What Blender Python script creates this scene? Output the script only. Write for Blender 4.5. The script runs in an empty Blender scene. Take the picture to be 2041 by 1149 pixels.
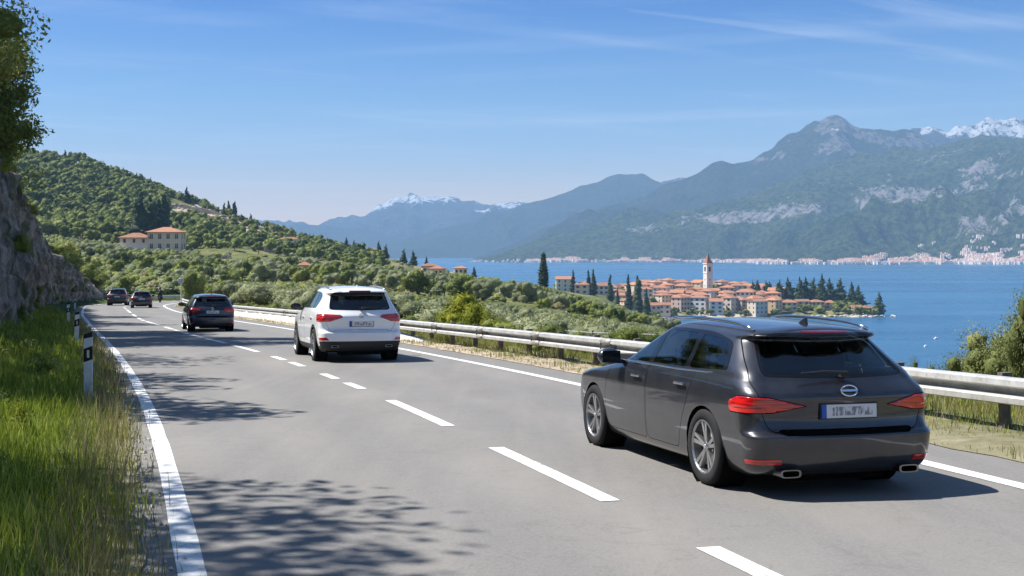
import bpy, bmesh, math, random
import numpy as np
from mathutils import Vector, Matrix, noise as mnoise

random.seed(7)
rng = np.random.default_rng(7)
S = bpy.context.scene
COL = S.collection
PI = math.pi

# ------------------------------------------------------------------ camera
F, CX, HZ, CAMZ = 2400.0, 1020.5, 500.0, 50.0        # focal in px of a 2041 wide frame, horizon row
cam_d = bpy.data.cameras.new('camera')
cam = bpy.data.objects.new('camera', cam_d)
COL.objects.link(cam)
cam.location = (0, 0, CAMZ)
cam.rotation_euler = (PI / 2, 0, 0)
cam_d.sensor_width = 36
cam_d.lens = 36 * F / 2041
cam_d.shift_y = -74.5 / 2041
cam_d.clip_start = 0.1
cam_d.clip_end = 90000
S.camera = cam

# ------------------------------------------------------------------ light
SUN_EL, SUN_AZ = math.radians(54), math.radians(13)   # height; degrees ahead of straight left
sun_vec = Vector((-math.cos(SUN_EL) * math.cos(SUN_AZ), math.cos(SUN_EL) * math.sin(SUN_AZ), math.sin(SUN_EL)))
W = bpy.data.worlds.new('World')
S.world = W
W.use_nodes = True
wn, wl = W.node_tree.nodes, W.node_tree.links
wn.clear()
w_out = wn.new('ShaderNodeOutputWorld')
w_bg = wn.new('ShaderNodeBackground')
sky = wn.new('ShaderNodeTexSky')
sky.sky_type = 'NISHITA'
sky.sun_disc = False
sky.sun_elevation = SUN_EL
sky.sun_rotation = math.atan2(sun_vec.x, sun_vec.y)
sky.altitude = 300
sky.air_density = 1.0
sky.dust_density = 0.15
sky.ozone_density = 4.5
w_bg.inputs['Strength'].default_value = 0.065
CLA, CLB = (-0.35, 0.30, 1.5, 3.0), (0.5, 0.5, 2.2, 11.0)
# thin cirrus: streaks of noise on a plane far above, so they narrow towards the horizon
tc = wn.new('ShaderNodeTexCoord')
sep = wn.new('ShaderNodeSeparateXYZ')
wl.new(tc.outputs['Generated'], sep.inputs[0])
def wmath(op, a, b=None, c=None):
    n = wn.new('ShaderNodeMath'); n.operation = op
    for i, v in enumerate((a, b, c)):
        if v is None: continue
        if isinstance(v, (int, float)): n.inputs[i].default_value = v
        else: wl.new(v, n.inputs[i])
    return n.outputs[0]
zc = wmath('MAXIMUM', wmath('ADD', sep.outputs[2], 0.035), 0.02)
px_, py_ = wmath('DIVIDE', sep.outputs[0], zc), wmath('DIVIDE', sep.outputs[1], zc)
def cloud_layer(rot, sx, sy, off, lo, hi, mlo, mhi):
    c_, s_ = math.cos(rot), math.sin(rot)
    cm = wn.new('ShaderNodeCombineXYZ')
    wl.new(wmath('ADD', wmath('MULTIPLY', wmath('ADD', wmath('MULTIPLY', px_, c_), wmath('MULTIPLY', py_, s_)), sx), off), cm.inputs[0])
    wl.new(wmath('ADD', wmath('MULTIPLY', wmath('ADD', wmath('MULTIPLY', px_, -s_), wmath('MULTIPLY', py_, c_)), sy), off * 0.7), cm.inputs[1])
    n1 = wn.new('ShaderNodeTexNoise'); n1.inputs['Scale'].default_value = 1.0; n1.inputs['Detail'].default_value = 9
    n1.inputs['Roughness'].default_value = 0.6; n1.inputs['Distortion'].default_value = 0.5
    n2 = wn.new('ShaderNodeTexNoise'); n2.inputs['Scale'].default_value = 0.45; n2.inputs['Detail'].default_value = 2
    wl.new(cm.outputs[0], n1.inputs['Vector']); wl.new(cm.outputs[0], n2.inputs['Vector'])
    a_ = wn.new('ShaderNodeMapRange'); a_.inputs[1].default_value = lo; a_.inputs[2].default_value = hi
    b_ = wn.new('ShaderNodeMapRange'); b_.inputs[1].default_value = mlo; b_.inputs[2].default_value = mhi
    wl.new(n1.outputs['Fac'], a_.inputs[0]); wl.new(n2.outputs['Fac'], b_.inputs[0])
    return wmath('MULTIPLY', a_.outputs[0], b_.outputs[0])
cl = wmath('MINIMUM', wmath('ADD', cloud_layer(CLA[0], CLA[1], CLA[2], CLA[3], 0.47, 0.75, 0.46, 0.64), cloud_layer(CLB[0], CLB[1], CLB[2], CLB[3], 0.5, 0.72, 0.48, 0.64)), 1.0)
cl = wmath('MULTIPLY', cl, 0.33)
mixw = wn.new('ShaderNodeMixRGB'); mixw.inputs[2].default_value = (8.6, 8.9, 9.2, 1)
tint = wn.new('ShaderNodeValToRGB')            # paler towards the horizon, deeper blue overhead
te = tint.color_ramp.elements
for q, c in ((0.0, (1.65, 1.06, 0.80)), (0.05, (1.5, 1.03, 0.80)), (0.09, (0.90, 0.90, 0.92)), (0.124, (0.62, 0.80, 0.97)), (0.2, (0.20, 0.52, 0.94)), (0.32, (0.34, 0.60, 0.96)), (0.6, (0.75, 0.88, 1.0)), (1.0, (1.0, 1.0, 1.0))):
    el = te[0] if q == 0.0 else te[len(te) - 1] if q == 1.0 else te.new(q)
    el.position = q; el.color = (*c, 1)
wl.new(wmath('MAXIMUM', sep.outputs[2], 0.0), tint.inputs[0])
tm = wn.new('ShaderNodeMixRGB'); tm.blend_type = 'MULTIPLY'; tm.inputs[0].default_value = 1.0
wl.new(sky.outputs[0], tm.inputs[1]); wl.new(tint.outputs[0], tm.inputs[2])
wl.new(cl, mixw.inputs[0]); wl.new(tm.outputs[0], mixw.inputs[1])
wl.new(mixw.outputs[0], w_bg.inputs['Color'])
wl.new(w_bg.outputs[0], w_out.inputs['Surface'])

sun_d = bpy.data.lights.new('sun', 'SUN')
sun_d.energy = 5.0
sun_d.angle = math.radians(0.53)
sun_d.color = (1.0, 0.965, 0.915)
sun = bpy.data.objects.new('sun', sun_d)
COL.objects.link(sun)
sun.rotation_euler = (-sun_vec).to_track_quat('-Z', 'Y').to_euler()
sun.location = (-40, 10, 120)

vs = S.view_settings
S.display_settings.display_device = 'sRGB'
vs.view_transform = 'Standard'; vs.look = 'None'; vs.exposure = 0.95; vs.gamma = 1.0; vs.use_curve_mapping = False
S.render.engine = 'CYCLES'
S.cycles.use_denoising = True
S.cycles.max_bounces = 6; S.cycles.diffuse_bounces = 3; S.cycles.glossy_bounces = 3
S.cycles.transmission_bounces = 4; S.cycles.transparent_max_bounces = 8; S.cycles.volume_bounces = 0
S.cycles.caustics_reflective = False; S.cycles.caustics_refractive = False
S.cycles.sample_clamp_indirect = 4.0

# ------------------------------------------------------------------ measuring helpers
ROAD_H, ROAD_S = 1.72, 0.031                     # camera above road at y=0; road falls 3.1 %
def road_z(y): return CAMZ - ROAD_H - ROAD_S * y
def g(u, v):                                      # photo pixel -> point on the road plane
    y = ROAD_H * F / (v - HZ - ROAD_S * F)
    return np.array([(u - CX) / F * y, y])
def at(u, v, y): return Vector(((u - CX) / F * y, y, CAMZ - (v - HZ) / F * y))
def zv(v, y): return CAMZ - (v - HZ) / F * y

# ------------------------------------------------------------------ materials
MATS = {}
class NT:
    def __init__(s, name):
        s.m = bpy.data.materials.new(name); s.m.use_nodes = True
        s.n, s.l = s.m.node_tree.nodes, s.m.node_tree.links
        s.b = s.n['Principled BSDF']; s.out = s.n['Material Output']
        s.b.inputs['Specular IOR Level'].default_value = 0.3
    def node(s, t, **kw):
        n = s.n.new(t)
        for k, v in kw.items(): setattr(n, k, v)
        return n
    def set(s, **kw):
        for k, v in kw.items(): s.b.inputs[k.replace('_', ' ')].default_value = v
    def link(s, a, b): s.l.new(a, b)
    def coord(s, kind='Object', scale=(1, 1, 1), rot=(0, 0, 0)):
        tcn = s.node('ShaderNodeTexCoord'); mp = s.node('ShaderNodeMapping')
        mp.inputs['Scale'].default_value = scale; mp.inputs['Rotation'].default_value = rot
        s.link(tcn.outputs[kind], mp.inputs[0]); return mp.outputs[0]
    def wpos(s, scale=(1, 1, 1), rot=(0, 0, 0)):
        ge = s.node('ShaderNodeNewGeometry'); mp = s.node('ShaderNodeMapping')
        mp.inputs['Scale'].default_value = scale; mp.inputs['Rotation'].default_value = rot
        s.link(ge.outputs['Position'], mp.inputs[0]); return mp.outputs[0]
    def noise(s, vec, scale=1, detail=4, rough=0.55, dist=0):
        n = s.node('ShaderNodeTexNoise'); n.inputs['Scale'].default_value = scale
        n.inputs['Detail'].default_value = detail; n.inputs['Roughness'].default_value = rough
        n.inputs['Distortion'].default_value = dist
        s.link(vec, n.inputs['Vector']); return n.outputs['Fac']
    def ramp(s, fac, stops, interp='LINEAR'):
        r = s.node('ShaderNodeValToRGB'); r.color_ramp.interpolation = interp
        e = r.color_ramp.elements
        while len(e) < len(stops): e.new(0.5)
        for el, (p, c) in zip(e, stops):
            el.position = p; el.color = (c[0], c[1], c[2], 1) if not isinstance(c, (int, float)) else (c, c, c, 1)
        s.link(fac, r.inputs[0]); return r.outputs[0]
    def mix(s, fac, a, b, mode='MIX'):
        n = s.node('ShaderNodeMixRGB', blend_type=mode)
        for i, v in enumerate((fac, a, b)):
            if isinstance(v, (int, float)): n.inputs[i].default_value = v if i == 0 else (v, v, v, 1)
            elif isinstance(v, tuple): n.inputs[i].default_value = (*v, 1) if len(v) == 3 else v
            else: s.link(v, n.inputs[i])
        return n.outputs[0]
    def math(s, op, a, b=None):
        n = s.node('ShaderNodeMath', operation=op)
        for i, v in enumerate((a, b)):
            if v is None: continue
            if isinstance(v, (int, float)): n.inputs[i].default_value = v
            else: s.link(v, n.inputs[i])
        return n.outputs[0]
    def attr(s, name, out='Fac'):
        n = s.node('ShaderNodeAttribute'); n.attribute_name = name; return n.outputs[out]
    def rnd(s): return s.node('ShaderNodeObjectInfo').outputs['Random']
    def col(s, v):
        if isinstance(v, tuple): s.b.inputs['Base Color'].default_value = (*v, 1)
        else: s.link(v, s.b.inputs['Base Color'])
    def bump(s, h, strength=0.3, dist=0.02):
        n = s.node('ShaderNodeBump'); n.inputs['Strength'].default_value = strength; n.inputs['Distance'].default_value = dist
        s.link(h, n.inputs['Height']); s.link(n.outputs[0], s.b.inputs['Normal'])

def simple(name, color, rough=0.5, metal=0.0, spec=0.3, var=0.12, vscale=8.0, coat=0.0):
    t = NT(name)
    n = t.noise(t.coord('Object'), vscale, 5)
    lo = tuple(c * (1 - var) for c in color); hi = tuple(min(1, c * (1 + var)) for c in color)
    t.col(t.ramp(n, [(0.3, lo), (0.7, hi)]))
    t.set(Roughness=rough, Metallic=metal, Specular_IOR_Level=spec)
    if coat: t.set(Coat_Weight=coat, Coat_Roughness=0.03)
    return t.m

# ------------------------------------------------------------------ object helpers
def tag(o, label=None, cat=None, group=None, kind=None):
    if label: o['label'] = label
    if cat: o['category'] = cat
    if group: o['group'] = group
    if kind: o['kind'] = kind
    return o
def empty(name, loc=(0, 0, 0), rz=0.0, parent=None):
    o = bpy.data.objects.new(name, None); COL.objects.link(o)
    o.empty_display_size = 0.3
    o.location = loc; o.rotation_euler = (0, 0, rz)
    if parent: o.parent = parent
    return o
def link(name, me, parent=None, loc=None, rz=None):
    o = bpy.data.objects.new(name, me); COL.objects.link(o)
    if parent: o.parent = parent
    if loc is not None: o.location = loc
    if rz is not None: o.rotation_euler = (0, 0, rz)
    return o
def mesh_np(name, verts, faces, mat=None, smooth=True, attrs=None):
    """verts (n,3); faces: list of tuples or an (m,k) array"""
    me = bpy.data.meshes.new(name)
    verts = np.asarray(verts, dtype=np.float32)
    if isinstance(faces, np.ndarray):
        m, k = faces.shape
        me.vertices.add(len(verts)); me.vertices.foreach_set('co', verts.ravel())
        me.loops.add(m * k); me.loops.foreach_set('vertex_index', faces.astype(np.int32).ravel())
        me.polygons.add(m); me.polygons.foreach_set('loop_start', np.arange(0, m * k, k, dtype=np.int32))
        me.update(calc_edges=True)
    else:
        me.from_pydata(verts.tolist(), [], faces)
    me.polygons.foreach_set('use_smooth', np.full(len(me.polygons), smooth))
    if attrs:
        for k_, (dom, vals) in attrs.items():
            a = me.attributes.new(k_, 'FLOAT', dom); a.data.foreach_set('value', np.asarray(vals, dtype=np.float32))
    if mat: me.materials.append(mat)
    me.update()
    return me
def grid_faces(nr, nc):
    i = np.arange(nr - 1)[:, None] * nc + np.arange(nc - 1)[None, :]
    return np.stack([i, i + 1, i + nc + 1, i + nc], -1).reshape(-1, 4)

class MB:
    """collects boxes, prisms, tubes and lathes into one bmesh"""
    def __init__(s): s.v = []; s.f = []
    def add(s, vs, fs, M=None):
        o = len(s.v)
        s.v += [tuple(M @ Vector(p)) if M is not None else tuple(p) for p in vs]
        s.f += [tuple(i + o for i in f) for f in fs]
    def box(s, c, d, M=None, taper=1.0):
        x, y, z = d[0] / 2, d[1] / 2, d[2] / 2
        vs = [(c[0] + a * x * (taper if e > 0 else 1), c[1] + b * y * (taper if e > 0 else 1), c[2] + e * z)
              for e in (-1, 1) for a, b in ((-1, -1), (1, -1), (1, 1), (-1, 1))]
        s.add(vs, [(0, 3, 2, 1), (4, 5, 6, 7), (0, 1, 5, 4), (1, 2, 6, 5), (2, 3, 7, 6), (3, 0, 4, 7)], M)
    def lathe(s, prof, n=24, M=None, closed=False):
        """prof (r, h) round the z axis"""
        k = len(prof)
        vs = [(r * math.cos(2 * PI * i / n), r * math.sin(2 * PI * i / n), h) for i in range(n) for r, h in prof]
        fs = []
        for i in range(n):
            for j in range(k - (0 if closed else 1)):
                a, b = i * k + j, i * k + (j + 1) % k
                c_, d_ = ((i + 1) % n) * k + (j + 1) % k, ((i + 1) % n) * k + j
                fs.append((a, d_, c_, b))
        s.add(vs, fs, M)
    def tube(s, pts, r, n=6, cap=True):
        pts = [Vector(p) for p in pts]
        if not isinstance(r, (list, tuple)): r = [r] * len(pts)
        vs, fs = [], []
        up = Vector((0, 0, 1))
        for i, p in enumerate(pts):
            t = (pts[min(i + 1, len(pts) - 1)] - pts[max(i - 1, 0)]).normalized()
            a = t.cross(up if abs(t.z) < 0.95 else Vector((1, 0, 0))).normalized(); b = a.cross(t)
            vs += [p + (a * math.cos(2 * PI * k / n) + b * math.sin(2 * PI * k / n)) * r[i] for k in range(n)]
        for i in range(len(pts) - 1):
            for k in range(n):
                fs.append((i * n + k, i * n + (k + 1) % n, (i + 1) * n + (k + 1) % n, (i + 1) * n + k))
        if cap:
            fs.append(tuple(range(n))[::-1]); fs.append(tuple((len(pts) - 1) * n + k for k in range(n)))
        s.add(vs, fs)
    def prism(s, poly, d, axis='y', off=0.0, M=None):
        """polygon (a,b) extruded d along axis"""
        n = len(poly)
        def P(a, b, t): return {'y': (a, t, b), 'x': (t, a, b), 'z': (a, b, t)}[axis]
        vs = [P(a, b, off) for a, b in poly] + [P(a, b, off + d) for a, b in poly]
        fs = [tuple(range(n)), tuple(range(2 * n - 1, n - 1, -1))]
        fs += [(i, i + n, (i + 1) % n + n, (i + 1) % n) for i in range(n)]
        s.add(vs, fs, M)
    def mesh(s, name, mat, smooth=False, fix=True):
        me = bpy.data.meshes.new(name); me.from_pydata(s.v, [], s.f)
        if fix:
            bm = bmesh.new(); bm.from_mesh(me)
            bmesh.ops.recalc_face_normals(bm, faces=bm.faces); bm.to_mesh(me); bm.free()
        if smooth: me.polygons.foreach_set('use_smooth', np.full(len(me.polygons), True))
        if mat: me.materials.append(mat)
        return me
    def build(s, name, mat, parent=None, loc=None, rz=None, smooth=False, bevel=0.0):
        o = link(name, s.mesh(name, mat, smooth), parent, loc, rz)
        if bevel:
            b = o.modifiers.new('bevel', 'BEVEL'); b.width = bevel; b.segments = 2; b.limit_method = 'ANGLE'
        return o
def fbm(p, o=4): return mnoise.fractal(Vector(p), 1.0, 2.0, o)
def sstep(a, b, x):
    t = np.clip((x - a) / (b - a), 0, 1); return t * t * (3 - 2 * t)
# ------------------------------------------------------------------ road lines
def catmull(P, step=1.0):
    P = np.asarray(P, float)
    Q = np.vstack([2 * P[0] - P[1], P, 2 * P[-1] - P[-2]])
    out = []
    for i in range(1, len(Q) - 2):
        p0, p1, p2, p3 = Q[i - 1], Q[i], Q[i + 1], Q[i + 2]
        for t in np.linspace(0, 1, 24, endpoint=False):
            out.append(0.5 * ((2 * p1) + (-p0 + p2) * t + (2 * p0 - 5 * p1 + 4 * p2 - p3) * t * t + (-p0 + 3 * p1 - 3 * p2 + p3) * t ** 3))
    out.append(Q[-2]); return resample(np.array(out), step)
def resample(P, step):
    d = np.r_[0, np.cumsum(np.linalg.norm(np.diff(P, axis=0), axis=1))]
    s = np.linspace(0, d[-1], max(2, int(d[-1] / step)))
    return np.stack([np.interp(s, d, P[:, 0]), np.interp(s, d, P[:, 1])], 1)
def smooth_path(P, n):
    for _ in range(n):
        P[1:-1] = 0.25 * P[:-2] + 0.5 * P[1:-1] + 0.25 * P[2:]
    return P
def normals(P):
    t = np.gradient(P, axis=0); t /= np.linalg.norm(t, axis=1)[:, None]
    return t, np.stack([t[:, 1], -t[:, 0]], 1)          # tangent, right-hand normal
def offset(P, d):
    _, n = normals(P); return P + n * np.asarray(d).reshape(-1, 1)
far_c = np.array([(-33.5, 104), (-36.6, 114), (-39.3, 125), (-41.6, 137), (-42.6, 149), (-41.6, 160), (-38, 169), (-31.5, 175), (-24, 178)], float)
fc = catmull(far_c, 1.0)
fl, fr = offset(fc, -3.5), offset(fc, 3.5)
def near_line(px):
    P = np.array([g(u, v) for u, v in px])
    d = P[0] - P[1]; d /= np.linalg.norm(d)
    return np.vstack([P[0] + d * 60, P[0] + d * 30, P[0] + d * 10, P])
Lp = np.vstack([near_line([(385, 1149), (365, 1050), (340, 950), (318, 870), (297, 815), (270, 760), (240, 715), (215, 685), (190, 660), (173, 640), (164, 626)]), fl[9::8]])
Cp = np.vstack([near_line([(1530, 1149), (1220, 1000), (990, 892), (893, 850), (783, 799), (710, 770), (657, 751), (592, 726), (556, 714), (490, 695), (431, 680), (388, 669.5), (361, 662), (336, 654.5), (304, 644.5), (277, 635.5)]), fc[2::8]])
Rp = np.vstack([near_line([(2041, 970), (1830, 918), (1500, 842), (1166, 770), (1087, 752), (951, 725), (806, 697), (580, 657), (470, 640.5), (401, 630), (352, 621.5)]), fr[9::8]])
Lp, Cp, Rp = [smooth_path(catmull(p, 0.75), 25) for p in (Lp, Cp, Rp)]

# ------------------------------------------------------------------ ground heights
def path_dist(P, x, y, step=2):
    """signed distance (right positive) to a path and y of the nearest path point"""
    Q = P[::step]; _, n = normals(Q)
    sh = np.shape(x); x = np.ravel(x); y = np.ravel(y)
    dd = np.empty(len(x)); yy = np.empty(len(x))
    for a in range(0, len(x), 20000):
        dx = x[a:a + 20000, None] - Q[None, :, 0]; dy = y[a:a + 20000, None] - Q[None, :, 1]
        i = np.argmin(dx * dx + dy * dy, 1); r = np.arange(len(i))
        sgn = np.sign(dx[r, i] * n[i, 0] + dy[r, i] * n[i, 1])
        dd[a:a + 20000] = sgn * np.hypot(dx[r, i], dy[r, i]); yy[a:a + 20000] = Q[i, 1]
    return dd.reshape(sh), yy.reshape(sh)
COLS = {   # photo column: (distance, ground row) pairs
    -500: [(60, 520), (130, 520), (250, 470), (500, 330), (850, 240), (1000, 245), (1600, 480)],
    60: [(60, 590), (140, 590), (190, 585), (230, 570), (300, 528), (400, 498), (520, 468), (600, 440), (850, 318), (950, 316), (1500, 480)],
    160: [(60, 640), (140, 600), (190, 588), (230, 574), (300, 540), (420, 505), (520, 478), (600, 448), (850, 326), (950, 326), (1500, 480)],
    300: [(60, 690), (140, 610), (190, 590), (260, 560), (400, 518), (470, 503), (510, 500), (580, 478), (800, 382), (900, 382), (1400, 500)],
    450: [(50, 720), (110, 630), (190, 590), (260, 562), (380, 538), (450, 515), (520, 494), (620, 462), (760, 430), (850, 432), (1300, 520)],
    600: [(50, 720), (90, 640), (130, 602), (190, 582), (300, 556), (420, 532), (520, 512), (620, 492), (720, 478), (800, 482), (1200, 540)],
    750: [(40, 740), (80, 650), (130, 612), (200, 586), (300, 566), (420, 550), (520, 536), (600, 521), (650, 512), (720, 516), (1000, 560), (1150, 606)],
    900: [(40, 740), (80, 660), (140, 622), (220, 597), (300, 582), (420, 566), (520, 552), (600, 546), (700, 553), (900, 590), (1000, 640)],
    1080: [(30, 800), (60, 700), (120, 655), (200, 622), (300, 600), (420, 582), (500, 578), (650, 580), (800, 578), (900, 578), (960, 592), (1050, 606), (1085, 640)],
    1200: [(30, 820), (60, 740), (120, 690), (200, 655), (300, 628), (420, 612), (600, 604), (800, 592), (900, 585), (980, 585), (1050, 600), (1085, 640)],
    1300: [(25, 850), (60, 780), (110, 720), (200, 680), (350, 652), (500, 645), (700, 642), (790, 646), (850, 638), (905, 622), (960, 600), (1010, 582), (1050, 578), (1085, 600), (1110, 640)],
    1400: [(25, 900), (60, 800), (110, 750), (200, 705), (400, 685), (600, 668), (740, 672), (800, 680), (890, 640), (908, 626), (950, 603), (1000, 583), (1050, 578), (1085, 600), (1110, 640)],
    1550: [(20, 950), (60, 850), (110, 800), (200, 760), (330, 880), (600, 760), (895, 640), (912, 628), (960, 603), (1010, 592), (1040, 594), (1075, 640)],
    1700: [(20, 980), (60, 900), (110, 850), (190, 830), (260, 1000), (600, 760), (895, 640), (912, 629), (940, 617), (975, 614), (990, 640)],
    1765: [(20, 1000), (60, 920), (110, 860), (190, 850), (250, 1000), (600, 760), (899, 640), (912, 631), (925, 629.5), (938, 640)],
    1792: [(20, 1000), (60, 920), (110, 860), (190, 850), (250, 1000), (600, 760), (902, 642), (912, 633), (920, 640)],
    1830: [(20, 1000), (60, 920), (110, 860), (190, 850), (250, 1000), (600, 760), (930, 650)],
    2400: [(20, 1000), (60, 950), (110, 900), (190, 880), (250, 1000), (600, 760), (930, 650)],
    3200: [(20, 1000), (60, 950), (110, 900), (190, 880), (250, 1000), (600, 760), (930, 650)],
}
CK = sorted(COLS)
def polar_z(x, y):
    y = np.maximum(y, 1.0)
    u = np.clip(CX + x / y * F, CK[0], CK[-1] - 1e-3)
    zs = np.stack([np.interp(y, [p[0] for p in COLS[k]], [zv(p[1], p[0]) for p in COLS[k]]) for k in CK])
    i = np.clip(np.searchsorted(CK, u, side='right') - 1, 0, len(CK) - 2)
    k = np.array(CK, float); t = (u - k[i]) / (k[i + 1] - k[i])
    ii = np.arange(u.size)
    z0, z1 = zs.reshape(len(CK), -1)[i.ravel(), ii], zs.reshape(len(CK), -1)[(i + 1).ravel(), ii]
    t = t.ravel()
    return (z0 + (z1 - z0) * t).reshape(u.shape)
def noise2(x, y, s, o=3, seed=0.0):
    x = np.asarray(x, float); y = np.asarray(y, float)
    return np.array([mnoise.fractal((a / s, b / s, seed), 1.0, 2.0, o) for a, b in zip(x.ravel(), y.ravel())]).reshape(x.shape)
def cliff_off(yn): return np.interp(yn, [0, 15, 30, 40, 60, 80, 100, 125], [6.0, 5.2, 4.2, 2.9, 2.6, 2.7, 2.6, 2.3])
def cliff_h(yn): return np.interp(yn, [0, 20, 31, 42, 70, 100, 128, 142, 152], [3.0, 3.2, 4.4, 5.6, 5.9, 5.6, 3.4, 1.2, 0.0])
def rail_off(yn): return np.interp(yn, [0, 12, 20, 40, 60, 120], [2.5, 2.4, 1.9, 1.45, 1.6, 1.8])
def verge_left(zl, d, co): return zl + 0.01 + 0.14 * sstep(0.36, 1.6, d) + 0.6 * sstep(1.5, 1.0 + co, d)
def ground(x, y, low=0.0):
    x = np.asarray(x, float); y = np.asarray(y, float)
    zp = polar_z(x, y)
    dr, yr = path_dist(Rp, x, y); dl, yl = path_dist(Lp, x, y)
    zr, zl = road_z(yr), road_z(yl)
    # right of the road: shoulder, rail, then a falling slope
    ro = rail_off(yr)
    prof = np.where(dr < ro + 0.9, 0.03 - 0.02 * dr, 0) - low
    e = np.maximum(dr - ro - 0.9, 0)
    z_right = zr + prof - 0.42 * e * sstep(0, 5, e) - 0.03 * e
    w = sstep(6, 34, dr)
    zR = z_right * (1 - w) + np.minimum(zp, zr - 0.5) * w
    # left of the road: grass verge, rock face, bank above it
    co, ch = cliff_off(yl), cliff_h(yl)
    d = -dl
    z_v = verge_left(zl, d, co) - low
    z_left = z_v + ch * sstep(co + 0.5, co + 1.9, d) + 0.20 * np.maximum(d - co - 1.9, 0) * (ch > 0.3)
    wl_ = np.maximum(sstep(9, 26, d), sstep(0, 1, d) * sstep(138, 156, yl) * sstep(2, 9, d))
    zL = z_left * (1 - wl_) + np.maximum(zp, zl - 0.2) * wl_
    inside = (dr < 0.9) & (dl > -0.3) & (y < 186)
    z = np.where(dl < -0.3, zL, np.where(dr > 0.9, zR, np.minimum(zr, zl) - 0.35))
    far = np.maximum(sstep(188, 215, y), sstep(-30, -14, x) * sstep(90, 135, y))
    z = z * (1 - far) + zp * far
    return z, dr, dl
def gz(x, y):
    z, _, _ = ground(np.array([x]), np.array([y])); return float(z[0])
def gzs(x, y): return ground(np.asarray(x, float), np.asarray(y, float))[0]

# ------------------------------------------------------------------ materials of the setting
t = NT('asphalt')
p = t.wpos()
fine = t.noise(p, 38, 3, 0.7)
patch = t.noise(t.wpos((0.5, 0.16, 1), (0, 0, math.radians(-17))), 1.1, 5, 0.6)
track = t.attr('track')
c0 = t.ramp(patch, [(0.28, (0.135, 0.126, 0.115)), (0.72, (0.215, 0.201, 0.182))])
c0 = t.mix(track, c0, (0.13, 0.128, 0.126))
c0 = t.mix(t.math('MULTIPLY', t.ramp(fine, [(0.35, 0.0), (0.75, 1.0)]), 0.55), c0, (0.25, 0.243, 0.228))
crack = t.noise(p, 0.9, 6, 0.65, 1.2)
ck = t.ramp(crack, [(0.493, 0.0), (0.5, 1.0), (0.507, 0.0)])
spots = t.noise(p, 2.6, 4, 0.6)
c0 = t.mix(t.ramp(spots, [(0.60, 0.0), (0.70, 0.20)]), c0, (0.11, 0.105, 0.10))
long_ = t.noise(t.wpos((2.2, 0.10, 1), (0, 0, math.radians(17))), 1.0, 5, 0.65)
c0 = t.mix(t.ramp(long_, [(0.50, 0.0), (0.75, 0.30)]), c0, (0.25, 0.232, 0.21))
c0 = t.mix(t.math('MULTIPLY', ck, 0.22), c0, (0.05, 0.05, 0.05))
t.col(c0); t.set(Roughness=0.82, Specular_IOR_Level=0.35); t.bump(fine, 0.35, 0.008)
M_ASPHALT = t.m

t = NT('road_paint')
wear = t.noise(t.wpos(), 9, 6, 0.75)
big = t.noise(t.wpos(), 0.8, 3)
wf = t.math('ADD', t.math('MULTIPLY', wear, 0.8), t.math('MULTIPLY', big, 0.2))
t.col(t.ramp(wf, [(0.36, (0.26, 0.25, 0.235)), (0.45, (0.62, 0.62, 0.60)), (0.7, (0.76, 0.76, 0.75))]))
t.set(Roughness=0.6); t.bump(t.noise(t.wpos(), 40, 2), 0.3, 0.004)
M_PAINT = t.m

t = NT('terrain')
p = t.wpos()
n1_, n2_, n3_ = t.noise(p, 0.035, 6, 0.6), t.noise(p, 0.25, 5, 0.6), t.noise(p, 3.0, 5, 0.7)
c = t.ramp(n1_, [(0.32, (0.075, 0.10, 0.03)), (0.50, (0.14, 0.145, 0.05)), (0.66, (0.27, 0.23, 0.12))])
c = t.mix(t.ramp(n2_, [(0.45, 0.0), (0.62, 0.7)]), c, (0.05, 0.075, 0.02))
c = t.mix(t.attr('dirt'), c, t.ramp(n3_, [(0.3, (0.20, 0.15, 0.10)), (0.7, (0.50, 0.42, 0.33))]))
c = t.mix(t.attr('verge'), c, t.ramp(n3_, [(0.3, (0.03, 0.055, 0.012)), (0.7, (0.075, 0.10, 0.025))]))
c = t.mix(t.attr('bare'), c, t.ramp(n2_, [(0.3, (0.30, 0.22, 0.15)), (0.5, (0.48, 0.38, 0.30)), (0.7, (0.16, 0.17, 0.07))]))
c = t.mix(t.attr('shore'), c, t.ramp(n2_, [(0.3, (0.3, 0.27, 0.23)), (0.7, (0.55, 0.5, 0.44))]))
t.col(c); t.set(Roughness=0.95, Specular_IOR_Level=0.1); t.bump(n3_, 0.5, 0.08)
M_TERRAIN = t.m

t = NT('cliff_rock')
st = t.noise(t.wpos((1.5, 1.5, 0.22)), 1.6, 6, 0.7, 0.6)
sm = t.noise(t.wpos(), 7, 6, 0.7)
lich = t.noise(t.wpos(), 0.7, 5, 0.65)
c = t.ramp(st, [(0.36, (0.10, 0.082, 0.068)), (0.5, (0.34, 0.285, 0.235)), (0.64, (0.60, 0.52, 0.44))])
c = t.mix(t.math('MULTIPLY', t.ramp(sm, [(0.4, 0.0), (0.65, 1.0)]), 0.45), c, (0.11, 0.10, 0.09))
c = t.mix(t.ramp(lich, [(0.50, 0.0), (0.60, 0.8)]), c, (0.085, 0.10, 0.03))
t.col(c); t.set(Roughness=0.92, Specular_IOR_Level=0.15)
t.bump(t.math('ADD', st, t.math('MULTIPLY', sm, 0.5)), 1.0, 0.30)
M_CLIFF = t.m

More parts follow.
